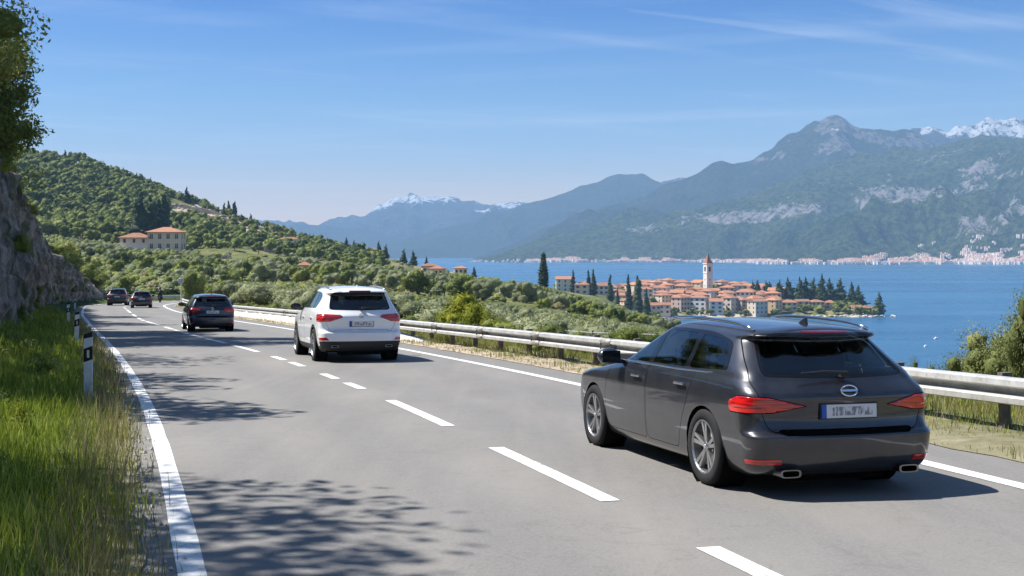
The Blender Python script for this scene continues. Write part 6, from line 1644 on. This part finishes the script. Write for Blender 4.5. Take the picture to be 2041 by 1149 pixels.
for _ in range(11000):
    u = hr.uniform(1050, 2045); sv = shore_v(u)
    up = np.interp(u, [1050, 1150, 1280, 1400, 1600, 1750, 1850, 1950, 2045], [8, 22, 19, 14, 14, 20, 40, 58, 74])
    f_ = hr.random() ** 2.1; v = sv - 2 - up * f_
    cl_ = mnoise.noise((u / 34, v / 9, 1.7))
    if f_ > .5 and (u < 1720 or cl_ < .12): continue
    if cl_ < -.12 + .5 * f_ - (.25 if f_ < .15 else 0): continue
    add_town(m1_point(u, v=v), 1.0 if f_ < .3 else .62)
for _ in range(0):
    u = hr.uniform(1100, 2000); v = shore_v(u) - hr.uniform(14, 50); add_town(m1_point(u, v=v), .7)
for _ in range(60):
    u = hr.uniform(900, 1060); add_town(m1_point(u, v=np.interp(u, [900, 1060], [528, 524]) - hr.uniform(0, 5)), .8)
me = bpy.data.meshes.new('far_town'); me.from_pydata(allV, [], wf[0] + wf[1] + wf[2] + rf)
for mm in TOWN_MATS + [TOWN_ROOF]: me.materials.append(mm)
ix = np.r_[np.zeros(len(wf[0])), np.ones(len(wf[1])), np.full(len(wf[2]), 2), np.full(len(rf), 3)].astype(np.int32); me.polygons.foreach_set('material_index', ix)
tag(link('far_town', me), 'pale town spreading up the mountain foot across the lake', 'town', kind='stuff')
# ------------------------------------------------------------------ trees placed one by one
def cyp(kind, u, vt, y, label, name='cypress_tree', cat='tree', group=None, wide=1.0, base=None):
    x = (u - CX) / F * y; z = gz(x, y); ztop = zv(vt, y); h = max(2.0, ztop - z)
    if base is not None: h = max(h, (base - vt) / F * y); z = ztop - h
    o = plant(kind, name, (x, y, z), h, random.random() * 6, label, cat, group); o.scale = (h * wide, h * wide, h); spaced(x, y, 4); return o
for i in range(1):
    proto('cypress_near', leaf_mesh('crown', leaf_cloud([(0, 0, .06 + .9 * (k + .5) / 12, .15 * (1 - abs(k / 11 - .25) ** 1.1 * .95) + .015, .15 * (1 - abs(k / 11 - .25) ** 1.1 * .95) + .015, .075) for k in range(12)], 3800, .028, 77, aspect=2.4, core=.86), L_DARK), trunk_mesh(.15, .02, 3, 0))
cyp('cypress_near', 1083, 503, 420, 'tallest lone cypress standing against the lake left of the village', wide=.95)
cl_ = [(1142, 541, 800), (1173, 541, 812), (1183, 539, 818), (1216, 550, 792), (1231, 575, 765), (1253, 551, 806), (1272, 553, 800), (1289, 578, 790)]
for k, (u, vt, y) in enumerate(cl_):
    cyp('cypress_far', u, vt, y, f"{ORD[k]} cypress from left in the row before the village", group='cypresses before the village', wide=1.15 if k in (0,) else .95)
for k, (u, vt) in enumerate([(1500, 562), (1509, 560), (1527, 562), (1535, 563), (1552, 560), (1572, 556), (1594, 555), (1604, 556), (1620, 557), (1637, 550), (1655, 558), (1674, 558), (1698, 565), (1711, 571)]):
    cyp('pine_far', u, vt, 975 if u < 1545 else 958 + (k % 3) * 6, f"dark pointed pine, {ORD[k]} from left in the headland row", 'pine_tree', group='pines along the headland', wide=1.75 if k % 3 else 1.35)
cyp('pine_far', 1752, 584, 924, 'lone dark pine at the very tip of the headland', 'pine_tree', wide=1.4)
for k, (u, vt) in enumerate([(278, 387), (302, 396), (314, 401), (326, 392)]):
    cyp('cypress_far', u, vt, 508 + 4 * k, f"tall dark cypress behind the villa, {ORD[k]} from left", group='cypresses behind the villa', wide=1.25, base=470)
for k, (u, vt, y) in enumerate([(447, 406, 770), (456, 402, 770), (467, 403, 770), (372, 374, 800), (500, 427, 750), (560, 452, 735), (625, 468, 715), (690, 474, 690), (755, 482, 650), (769, 488, 650), (805, 497, 640), (824, 500, 640), (850, 513, 630), (945, 532, 600), (662, 478, 700), (706, 480, 680), (130, 300, 860), (185, 318, 860), (207, 325, 855), (246, 335, 850), (272, 345, 845), (300, 355, 840)]):
    cyp('pine_far' if k > 2 else 'cypress_far', u, vt, y, f"pointed dark tree on the hill crest, {ORD[k] if k < 20 else 'second last' if k == 20 else 'last'} of the crest row", 'pine_tree', group='pointed trees along the hill crest', wide=1.3)
def vbush(kind, u, vt, y, label, name='shrub', cat='shrub', group=None, wide=1.0, var=None):
    x = (u - CX) / F * y; z = gz(x, y); h = max(.6, zv(vt, y) - z)
    o = plant(kind, name, (x, y, z), h, random.random() * 6, label, cat, group, var=var); o.scale = (h * wide, h * wide, h); spaced(x, y, 2.0 * wide); return o
vbush('yellow_bush', 912, 582, 45, 'large yellow green bush just behind the guardrail', wide=.85)
vbush('yellow_bush', 965, 604, 42, 'smaller yellow green bush right of the largest one', wide=.8)
vbush('shrub_mid', 652, 524, 250, 'round dark tree standing apart behind the white car', 'broadleaf_tree', 'tree', wide=.72, var=0)
vbush('shrub_mid', 610, 540, 255, 'round light green tree left of the round dark tree', 'broadleaf_tree', 'tree', wide=.7, var=1)
vbush('bush_near', 430, 556, 105, 'bright green tree above the navy hatchback', 'broadleaf_tree', 'tree', wide=.7, var=0)
vbush('bush_near', 478, 566, 98, 'bright green tree right of the navy hatchback', 'broadleaf_tree', 'tree', wide=.7, var=0)
vbush('shrub_mid', 385, 535, 150, 'dark tree right of the round road sign', 'broadleaf_tree', 'tree', wide=.6, var=0)
vbush('bush_near', 1085, 590, 210, 'yellow leaved bush below the lone cypress', 'shrub', 'shrub', wide=.9, var=0)
# big bush at the right end of the guardrail
for u, vt, y, k, w, lab in ((1998, 650, 18.5, 'bush_pale', .75, 'large bush rising over the guardrail at the right edge of the photo'), (1930, 690, 19.5, 'bush_pale', .75, 'middle sized bush left of the large bush at the right edge'),
                            (2066, 575, 17.0, 'bush_pale', .4, 'tall thin bush cut off by the right edge of the photo'), (1882, 716, 20.0, 'bush_pale', .55, 'low leafy plant right of the grey estate car'), (1812, 712, 21.0, 'bush_pale', .35, 'thin plant peeping over the rail behind the estate car')):
    vbush(k, u, vt, y, lab, wide=w)

# ------------------------------------------------------------------ woods on the hill
def top_limit(u, y):
    if y < 230: return np.interp(u, [150, 330, 440, 600, 800, 900, 1000, 1100, 1200, 1300, 1400, 1600], [520, 545, 556, 556, 578, 592, 600, 612, 628, 642, 690, 760])
    return np.interp(u, [150, 500, 700, 880, 950, 1040, 1080, 1120, 1160, 1200, 1240, 1300, 1360, 1420], [300, 400, 480, 525, 535, 540, 560, 578, 588, 598, 606, 622, 640, 648])
def wood_rule(u, y):
    if not clear((u - CX) / F * y, y): return False
    if y < 500: return False
    if u > 330 and y > 640 and mnoise.noise((u / 30, y / 40, 3)) < .10: return False
    if 335 < u < 480 and 660 < y < 770 and mnoise.noise((u / 17, y / 25, 8)) < .42: return False
    if 240 < u < 370 and y < 510: return False
    return True
WD = scatter(-70, 760, 500, 880, 1500, lambda y: 5.4, wood_rule)
WD = [p for p in WD if not (uvis(*p)[0] < 340 and p[1] > 880)]
def wood_label(u, y, s):
    a_ = next(p for lim, p in ((120, 'beside the tall left edge tree'), (200, 'well left of the villa'), (262, 'just left of the villa cypresses'), (345, 'around the villa cypresses'), (420, 'below the bare terraces'), (500, 'right of the bare terraces'), (620, 'above the terrace wall'), (9999, 'above the white farmhouse')) if u < lim)
    d_ = 'at the foot of the wood' if y < 540 else 'low in the wood' if y < 580 else 'in the middle of the wood' if y < 700 else 'high in the wood'
    return f"{'tall' if s > 7.4 else 'mid sized' if s > 6 else 'small'} leafy tree {d_}, {a_}"
WD.sort(key=lambda p: p[1])
stuffV, stuffQ, stuffT = [], [], []; nV = 0
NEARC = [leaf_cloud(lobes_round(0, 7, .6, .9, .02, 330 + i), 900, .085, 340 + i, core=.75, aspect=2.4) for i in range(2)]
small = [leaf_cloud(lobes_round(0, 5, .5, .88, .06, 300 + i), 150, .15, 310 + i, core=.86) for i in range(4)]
ni = 0
for i, (x, y, z) in enumerate(WD):
    u, v = uvis(x, y, z)
    s = random.uniform(4.8, 9.4) if u < 420 else random.uniform(3.5, 6.5)
    vt_ = v - s / y * F; lim = top_limit(u, y)
    sky_ = np.interp(u, [60, 90, 150, 250, 350, 400, 465, 560, 640, 700, 760], [296, 300, 305, 340, 383, 398, 412, 452, 470, 484, 496])
    if vt_ < sky_ - 4: s = max(2.5, (v - sky_ + random.uniform(0, 6)) / F * y)
    if u < 30: continue
    if ni < 90 and (i % 2 == 0 or y < 600):
        o = plant('broad_far', 'broadleaf_tree', (x, y, z - .3), s, random.random() * 6, wood_label(u, y, s), 'tree', 'broadleaf trees of the hill wood'); o.scale = (s * random.uniform(.8, 1.2), s * random.uniform(.8, 1.2), s * random.uniform(.8, 1.15)); ni += 1
    else:
        V, Q, T = small[i % 4]; a = random.random() * 6; c, s_ = math.cos(a), math.sin(a)
        W_ = np.stack([x + s * (V[:, 0] * c - V[:, 1] * s_), y + s * (V[:, 0] * s_ + V[:, 1] * c), z + s * V[:, 2]], 1)
        stuffV.append(W_); stuffQ.append(Q + nV); stuffT.append(np.clip(T + random.uniform(-.25, .25), 0, 1)); nV += len(V)
me = leaf_mesh('hill_woods', (np.vstack(stuffV), np.vstack(stuffQ), np.concatenate(stuffT)), L_BROAD)
tag(link('hill_woods', me), 'dense green woods covering the upper hillside', 'woods', kind='stuff')

# ------------------------------------------------------------------ bushes and olive trees between road and lake
def mid_rule(u, y):
    x = (u - CX) / F * y
    if not clear(x, y): return False
    d, _ = path_dist(Rp, np.array([x]), np.array([y])); d2, _ = path_dist(Lp, np.array([x]), np.array([y]))
    if d2[0] < 0 and y < 150 and d2[0] > -16: return False
    if d2[0] > -5 and d[0] < rail_off(y) + (2.6 if y < 110 else 4) and y < 190: return False
    if 395 < u < 485 and 415 < y < 500 and mnoise.noise((u / 20, y / 30, 5)) < .3: return False
    return True
groups = {'olive_mid': ('olive_tree', 'silvery olive tree on the slope below the road', 'tree', 'olive trees on the slope below the road'),
          'shrub_mid': ('shrub', 'green shrub on the hillside scrub', 'shrub', 'shrubs scattered over the hillside'),
          'broad_far': ('broadleaf_tree', 'leafy tree among hillside shrubs', 'tree', 'trees among the hillside shrubs'),
          'bush_near': ('shrub', 'leafy shrub close behind the guardrail', 'shrub', 'shrubs close behind the guardrail')}
def where_label(kind, vr, s, u, y):
    tone = {'olive_mid': ['silvery', 'greyish', 'pale'], 'shrub_mid': ['dark green', 'light green', 'grey green', 'deep green'], 'broad_far': ['dark', 'mid green', 'deep green', 'light green', 'bright green'], 'bush_near': ['light', 'dark']}[kind][vr]
    size = 'small' if s < 2.6 else 'tall' if s > 4.2 else 'rounded'
    noun = {'olive_mid': 'olive tree', 'shrub_mid': 'shrub', 'broad_far': 'tree', 'bush_near': 'leafy shrub'}[kind]
    at_ = next(p for lim, p in ((215, 'above the black car'), (300, 'below the left end of the villa'), (375, 'below the right end of the villa'), (470, 'above the navy hatchback'), (560, 'between navy hatchback and white car'),
               (690, 'behind the white car'), (800, 'below the white farmhouse'), (890, 'left of the yellow green bush'), (985, 'above the yellow green bush'), (1060, 'left of the lone cypress'), (1120, 'below the lone cypress'),
               (1210, 'before the left village houses'), (1300, 'before the village cypresses'), (9999, 'beyond the estate car roof')) if u < lim)
    dep = 'near the guardrail' if y < 70 else 'on the near slope' if y < 130 else 'on the lower slope' if y < 210 else 'on the middle slope' if y < 320 else 'on the upper slope' if y < 480 else 'far up the slope' if y < 640 else 'on the far slope'
    return f"{size} {tone} {noun} {dep}, {at_}"
cnt = {}
LIM = {'olive_mid': 295, 'shrub_mid': 110, 'broad_far': 90, 'bush_near': 90}
def put(kind, x, y, z, s, wide=1.0):
    if cnt.get(kind, 0) >= LIM[kind]: kind = 'olive_mid' if kind in ('shrub_mid', 'bush_near') and cnt.get('olive_mid', 0) < LIM['olive_mid'] else None
    if not kind: return
    u, v = uvis(x, y, z); lim = top_limit(u, y) + random.uniform(0, 10)
    s = min(s, (v - lim) / F * y)
    if s < .7: return
    nm, lab, cat, grp = groups[kind]; vr = random.randrange(len(PROTO[kind])); lab = where_label(kind, vr, s, u, y)
    o = plant(kind, nm, (x, y, z - .05 * s), s, random.random() * 6, lab, cat, grp, var=vr); o.scale = (s * wide, s * wide, s); cnt[kind] = cnt.get(kind, 0) + 1
# line of growth right behind the rail
for k in range(60, len(RAIL) - 8, 5):
    p = RAIL[k]; n_ = normals(RAIL[max(0, k - 3):k + 4])[1][3 if k > 3 else 0]
    if p[1] < 11: continue
    o_ = random.uniform(1.2, 2.6); x, y = p[0] + n_[0] * o_, p[1] + n_[1] * o_
    z = gz(x, y); s = random.uniform(.5, 1.0) if p[1] > 24 else random.uniform(.35, .65)
    if 1380 < uvis(x, y, z)[0] < 1800 and random.random() < .5: continue
    put('bush_near', x, y, z, s, 1.2) if s > .7 else plant('bush_near', 'shrub', (x, y, z), s, random.random() * 6, groups['bush_near'][1], 'shrub', groups['bush_near'][3])
for x, y, z in scatter(370, 1330, 40, 130, 150, lambda y: 2.3, mid_rule):
    put('olive_mid' if random.random() < .62 else 'bush_near', x, y, z, random.uniform(2.6, 4.6), random.uniform(.8, 1.05))
for x, y, z in scatter(330, 1420, 130, 260, 190, lambda y: 3.2, mid_rule):
    put('olive_mid' if random.random() < .5 else 'shrub_mid', x, y, z, random.uniform(2.6, 5.0), random.uniform(.8, 1.0))
for x, y, z in scatter(150, 1340, 185, 420, 330, lambda y: 3.8, mid_rule):
    put('shrub_mid' if random.random() < .68 else 'broad_far', x, y, z, random.uniform(2.4, 5.2), random.uniform(.8, 1.05))
for x, y, z in scatter(340, 1330, 400, 640, 330, lambda y: 4.6, mid_rule):
    put('broad_far' if random.random() < .6 else 'shrub_mid', x, y, z, random.uniform(3.2, 6.4), random.uniform(.85, 1.1))
for x, y, z in scatter(780, 1345, 560, 880, 150, lambda y: 6.0, mid_rule):
    if z > .8: put('broad_far', x, y, z, random.uniform(4.5, 7.5), 1.0)
# low scrub between them, nobody could count it: three masses by leaf colour
for mt, lab, sd in ((L_LIGHT, 'light green low scrub filling the slope between the trees', 1), (L_BROAD, 'dark green low scrub filling the slope between the trees', 2), (L_OLIVE, 'grey green low scrub filling the slope between the trees', 3), (L_TAN, 'dry tan bushes scattered between green scrub', 4)):
    V_, Q_, T_ = [], [], []; nV = 0
    pts = scatter(30, 480, 188, 520, 560, lambda y: 1.9, mid_rule) + scatter(330, 1400, 60, 220, 240, lambda y: 1.3, mid_rule) + scatter(400, 1400, 200, 760, 520, lambda y: 2.0, mid_rule)
    if sd == 4: random.shuffle(pts); pts = pts[:260]
    for x, y, z in pts:
        if y > 470 and uvis(x, y, z)[0] > 330 and mnoise.noise((uvis(x, y, z)[0] / 30, y / 40, 3)) < .0: continue
        u, v = uvis(x, y, z); s = min(random.uniform(1.2, 3.0) * (1 if y > 180 else .6), (v - top_limit(u, y)) / F * y)
        if s < .5 or z < 1: continue
        V, Q, T = small[nV % 4] if y > 180 else NEARC[nV % 2]; W_ = np.stack([x + s * V[:, 0] * 1.2, y + s * V[:, 1] * 1.2, z + s * V[:, 2] * .85 - .1], 1)
        V_.append(W_); Q_.append(Q + nV); T_.append(np.clip(T + random.uniform(-.25, .3), 0, 1)); nV += len(V)
    tag(link('undergrowth', leaf_mesh('undergrowth', (np.vstack(V_), np.vstack(Q_), np.concatenate(T_)), mt)), lab, 'undergrowth', kind='stuff')
# trees of the village shore and headland
def shore_tree(u, y, s, what, grp):
    x = (u - CX) / F * y
    if not clear(x, y): return
    z = gz(x, y)
    if z < .5: return
    if 'headland' in grp: w_ = 'near the village end' if u < 1590 else 'left of the pink villa' if u < 1622 else 'around the pink villa' if u < 1660 else 'right of the pink villa' if u < 1695 else 'below the last pines' if u < 1720 else 'near the headland tip'
    else: w_ = 'far left of the bell tower' if u < 1200 else 'left of the bell tower' if u < 1340 else 'just left of the bell tower' if u < 1411 else 'just right of the bell tower' if u < 1470 else 'right of the bell tower'
    q_ = 'by the water' if z < 3 else 'halfway up' if z < 7 else 'on higher ground'
    vr = random.randrange(5); t_ = ['dark', 'mid green', 'deep green', 'light green', 'bright green'][vr]
    o = plant('broad_far', 'broadleaf_tree', (x, y, z - .2), s, random.random() * 6, f"{t_} tree {what}, {q_}, {w_}", 'tree', grp, var=vr); o.scale = (s * 1.15, s * 1.15, s)
for k in range(40): shore_tree(random.uniform(1290, 1560), random.uniform(903, 910), random.uniform(3.5, 6), 'along the village shore', 'trees along the village shore')
for k in range(32): shore_tree(random.uniform(1225, 1345), random.uniform(800, 905), random.uniform(4, 7), 'before the village', 'trees at the near edge of the village')
for k in range(105): shore_tree(random.uniform(1540, 1746), random.uniform(916, 958), random.uniform(3.5, 7), 'on the headland', 'rounded trees on the headland')
for k in range(85): shore_tree(random.uniform(1110, 1560), random.uniform(925, 1030), random.uniform(5, 8.5), 'between village houses', 'trees between the village houses')
# shore rocks
t = NT('shore_rock'); n_ = t.noise(t.wpos(), .9, 5, .7); t.col(t.ramp(n_, [(.3, (.26, .23, .2)), (.7, (.58, .54, .48))])); t.set(Roughness=.9); M_ROCK = t.m
rk = []
for k in range(4):
    bm = bmesh.new(); bmesh.ops.create_icosphere(bm, subdivisions=2, radius=.5)
    for v in bm.verts: v.co *= 1 + .45 * mnoise.noise(v.co * 2.2 + Vector((k * 7, 0, 0)))
    me = bpy.data.meshes.new('boulder'); bm.to_mesh(me); bm.free(); me.materials.append(M_ROCK); rk.append(me)
def boulder(x, y, z, s, lab, grp):
    o = link('boulder', random.choice(rk), None, (x, y, z), random.random() * 6); o.scale = (s * random.uniform(.9, 1.8), s, s * random.uniform(.5, .9)); tag(o, lab, 'boulder', grp)
for k in range(90):
    u = random.uniform(1300, 1785); y = np.interp(u, [1300, 1400, 1550, 1700, 1765, 1790], [800, 905, 909, 910, 910, 911]) + random.uniform(-1.5, 2.5)
    if u < 1390: y = random.uniform(785, 800)
    boulder((u - CX) / F * y, y, random.uniform(0, .8), random.uniform(1.4, 3.4), 'pale rock at the water edge of headland and village', 'pale rocks along the village shore')
for k in range(26):
    p_ = at(random.uniform(158, 205), random.uniform(572, 600), random.uniform(160, 200)); boulder(p_.x, p_.y, gz(p_.x, p_.y), random.uniform(.5, 1.6), 'tan rock on the dry bank beyond the bend', 'rocks on the dry bank beyond the bend')
for k in range(60):
    p_ = at(random.uniform(340, 520), 0, random.uniform(690, 770)); boulder(p_.x, p_.y, gz(p_.x, p_.y), random.uniform(1.2, 3.2), 'pale rock on the bare upper slope', 'pale rocks on the bare upper slope')

# ------------------------------------------------------------------ grass
def blades(name, pos, h, w, mat, label, lean=.35, seed=1, kind='stuff'):
    r = np.random.default_rng(seed); n = len(pos); a = r.random(n) * 2 * PI; side = np.stack([np.cos(a), np.sin(a), np.zeros(n)], 1)
    b_ = r.random(n) * 2 * PI; ln = np.stack([np.cos(b_), np.sin(b_), np.zeros(n)], 1) * (lean * h * (.3 + r.random(n)))[:, None]
    up = np.array([0, 0, 1.0]); H = h[:, None]; Wd = w[:, None] * .5
    p0 = pos; p1 = pos + ln * .35 + up * H * .6; p2 = pos + ln + up * H * .98
    V = np.stack([p0 - side * Wd, p0 + side * Wd, p1 - side * Wd * .75, p1 + side * Wd * .75, p2 - side * Wd * .12, p2 + side * Wd * .12], 1).reshape(-1, 3)
    o = np.arange(n)[:, None] * 6; Q = np.concatenate([o + np.array([[0, 1, 3, 2]]), o + np.array([[2, 3, 5, 4]])], 0)
    t_ = np.tile(np.clip(.5 + .25 * r.normal(size=n) + .35 * np.array([mnoise.noise((x * .9, y * .5, 2)) for x, y, z in pos]), 0, 1), 2)
    return tag(link(name, mesh_np(name, V, Q, mat, True, {'tint': ('FACE', t_)})), label, 'grass', kind=kind)
def strip_points(P, n, ya, yb, olo, ohi, side, seed, pw=1.0):
    r = np.random.default_rng(seed); S_ = P[(P[:, 1] > ya) & (P[:, 1] < yb)]; _, nn_ = normals(S_)
    wgt = 1 / np.maximum(S_[:, 1], 5) ** pw; k = r.choice(len(S_), n, p=wgt / wgt.sum()); f = r.random(n)
    lo = olo(S_[k, 1]); hi = ohi(S_[k, 1]); o = lo + (hi - lo) * f
    p = S_[k] + nn_[k] * (side * o)[:, None] + r.normal(size=(n, 2)) * .12
    return p, o, S_[k, 1], r
p, o, yy, r = strip_points(Lv, 105000, 5, 75, lambda y: .36 + 0 * y, lambda y: cliff_off(y) + .8, -1, 5, 1.5)
z = verge_left(road_z(yy), o, cliff_off(yy)) + .0
clump = np.array([mnoise.noise((x * .8, y * .8, 7)) for x, y in p])
tall = np.clip(.55 + clump * .9, .25, 1.3)
h = (.09 + .24 * sstep(.35, 1.5, o)) * tall * (.6 + .8 * r.random(len(p)))
w = np.interp(yy, [5, 12, 25, 75], [.008, .012, .022, .05]) * (.7 + .6 * r.random(len(p)))
keep = (o > .36)
P3 = np.c_[p, z][keep]
blades('grass', P3, h[keep], w[keep], L_GRASS, 'long green grass on the left verge', seed=6)
p, o, yy, r = strip_points(Lv, 4200, 5, 60, lambda y: .33 + 0 * y, lambda y: .85 + 0 * y, -1, 15, 1.3)
blades('dry_grass', np.c_[p, verge_left(road_z(yy), o, cliff_off(yy))], .12 + .33 * r.random(len(p)) ** 1.5, np.interp(yy, [5, 12, 25, 75], [.005, .007, .014, .03]), L_STRAW, 'dry straw coloured grass along the left road edge', seed=16)
p, o, yy, r = strip_points(Rv, 46000, 9, 110, lambda y: 1.05 + 0 * y, lambda y: rail_off(y) + 1.7, 1, 25, 1.0)
h = (.05 + .16 * r.random(len(p)) ** 1.6 + .25 * sstep(.0, .9, o - rail_off(yy) + .3)) * np.clip(.6 + np.array([mnoise.noise((x * .7, y * .7, 3)) for x, y in p]) * 1.3, .1, 1.4)
P3 = np.c_[p, road_z(yy) + .03 - .012 * o]; hf = (r.random(len(p)) < .5)
blades('dry_grass', P3[hf], h[hf], np.interp(yy, [9, 25, 110], [.007, .014, .04])[hf], L_STRAW, 'dry grass under the guardrail', seed=26)
blades('grass', P3[~hf], h[~hf] * .9, np.interp(yy, [9, 25, 110], [.007, .014, .04])[~hf], L_GRASS, 'green tufts under the guardrail', seed=27)
# broad leaved weeds in the verge
wl2 = leaf_cloud([(0, 0, .45, .42, .42, .45), (.2, .1, .3, .3, .3, .3)], 240, .17, 400, core=0, aspect=2.0, shell=.9)
PROTO['weed'] = [(x_, None) for x_ in (leaf_mesh('foliage', wl2, L_LIGHT), leaf_mesh('foliage', leaf_cloud([(0, 0, .5, .35, .35, .5)], 200, .14, 401, core=0, aspect=2.4, shell=.9), L_YELLOW))]
p, o, yy, r = strip_points(Lv, 150, 9, 90, lambda y: 1.5 + 0 * y, lambda y: cliff_off(y) + .5, -1, 35, .6)
for k in range(len(p)):
    zz = float(verge_left(road_z(yy[k]), o[k], cliff_off(yy[k]))); s = random.uniform(.25, .6)
    if any(math.hypot(p[k][0] - q_[0], p[k][1] - q_[1]) < 1.4 + .05 * q_[1] and p[k][1] < q_[1] + .5 for q_ in (g(176, 806), g(152, 692), g(137, 652))): continue
    zone = 'before the front post' if yy[k] < 16 else 'between first and second posts' if yy[k] < 33 else 'between second and third posts' if yy[k] < 50 else 'beyond the third post'
    edge = 'by the road edge' if o[k] < 2 else 'in mid verge' if o[k] < 3.6 else 'by the rock face'
    plant('weed', 'weed', (p[k][0], p[k][1], zz - .03), s, random.random() * 6, f"{'yellow' if k % 5 == 0 else 'green'} leafy weed {zone}, {edge}", 'weed', 'weeds in the left verge', var=int(k % 5 == 0))
# loose gravel along the left asphalt edge
p, o, yy, r = strip_points(Lv, 2600, 5, 45, lambda y: .26 + 0 * y, lambda y: .62 + 0 * y, -1, 45, 1.2)
ov = np.array([(1, 0, 0), (-1, 0, 0), (0, 1, 0), (0, -1, 0), (0, 0, 1), (0, 0, -1)], float); of = np.array([(0, 2, 4), (2, 1, 4), (1, 3, 4), (3, 0, 4), (2, 0, 5), (1, 2, 5), (3, 1, 5), (0, 3, 5)])
sc_ = (.006 + .022 * r.random(len(p)) ** 2.2)
V = (ov[None] * sc_[:, None, None] * (.6 + .8 * r.random((len(p), 6, 1)))) + np.c_[p, road_z(yy) + .012][:, None, :]
Q = (np.arange(len(p))[:, None, None] * 6 + of[None]).reshape(-1, 3)
tag(link('gravel', mesh_np('gravel', V.reshape(-1, 3), Q, M_ROCK, False)), 'loose gravel along the left asphalt edge', 'gravel', kind='stuff')
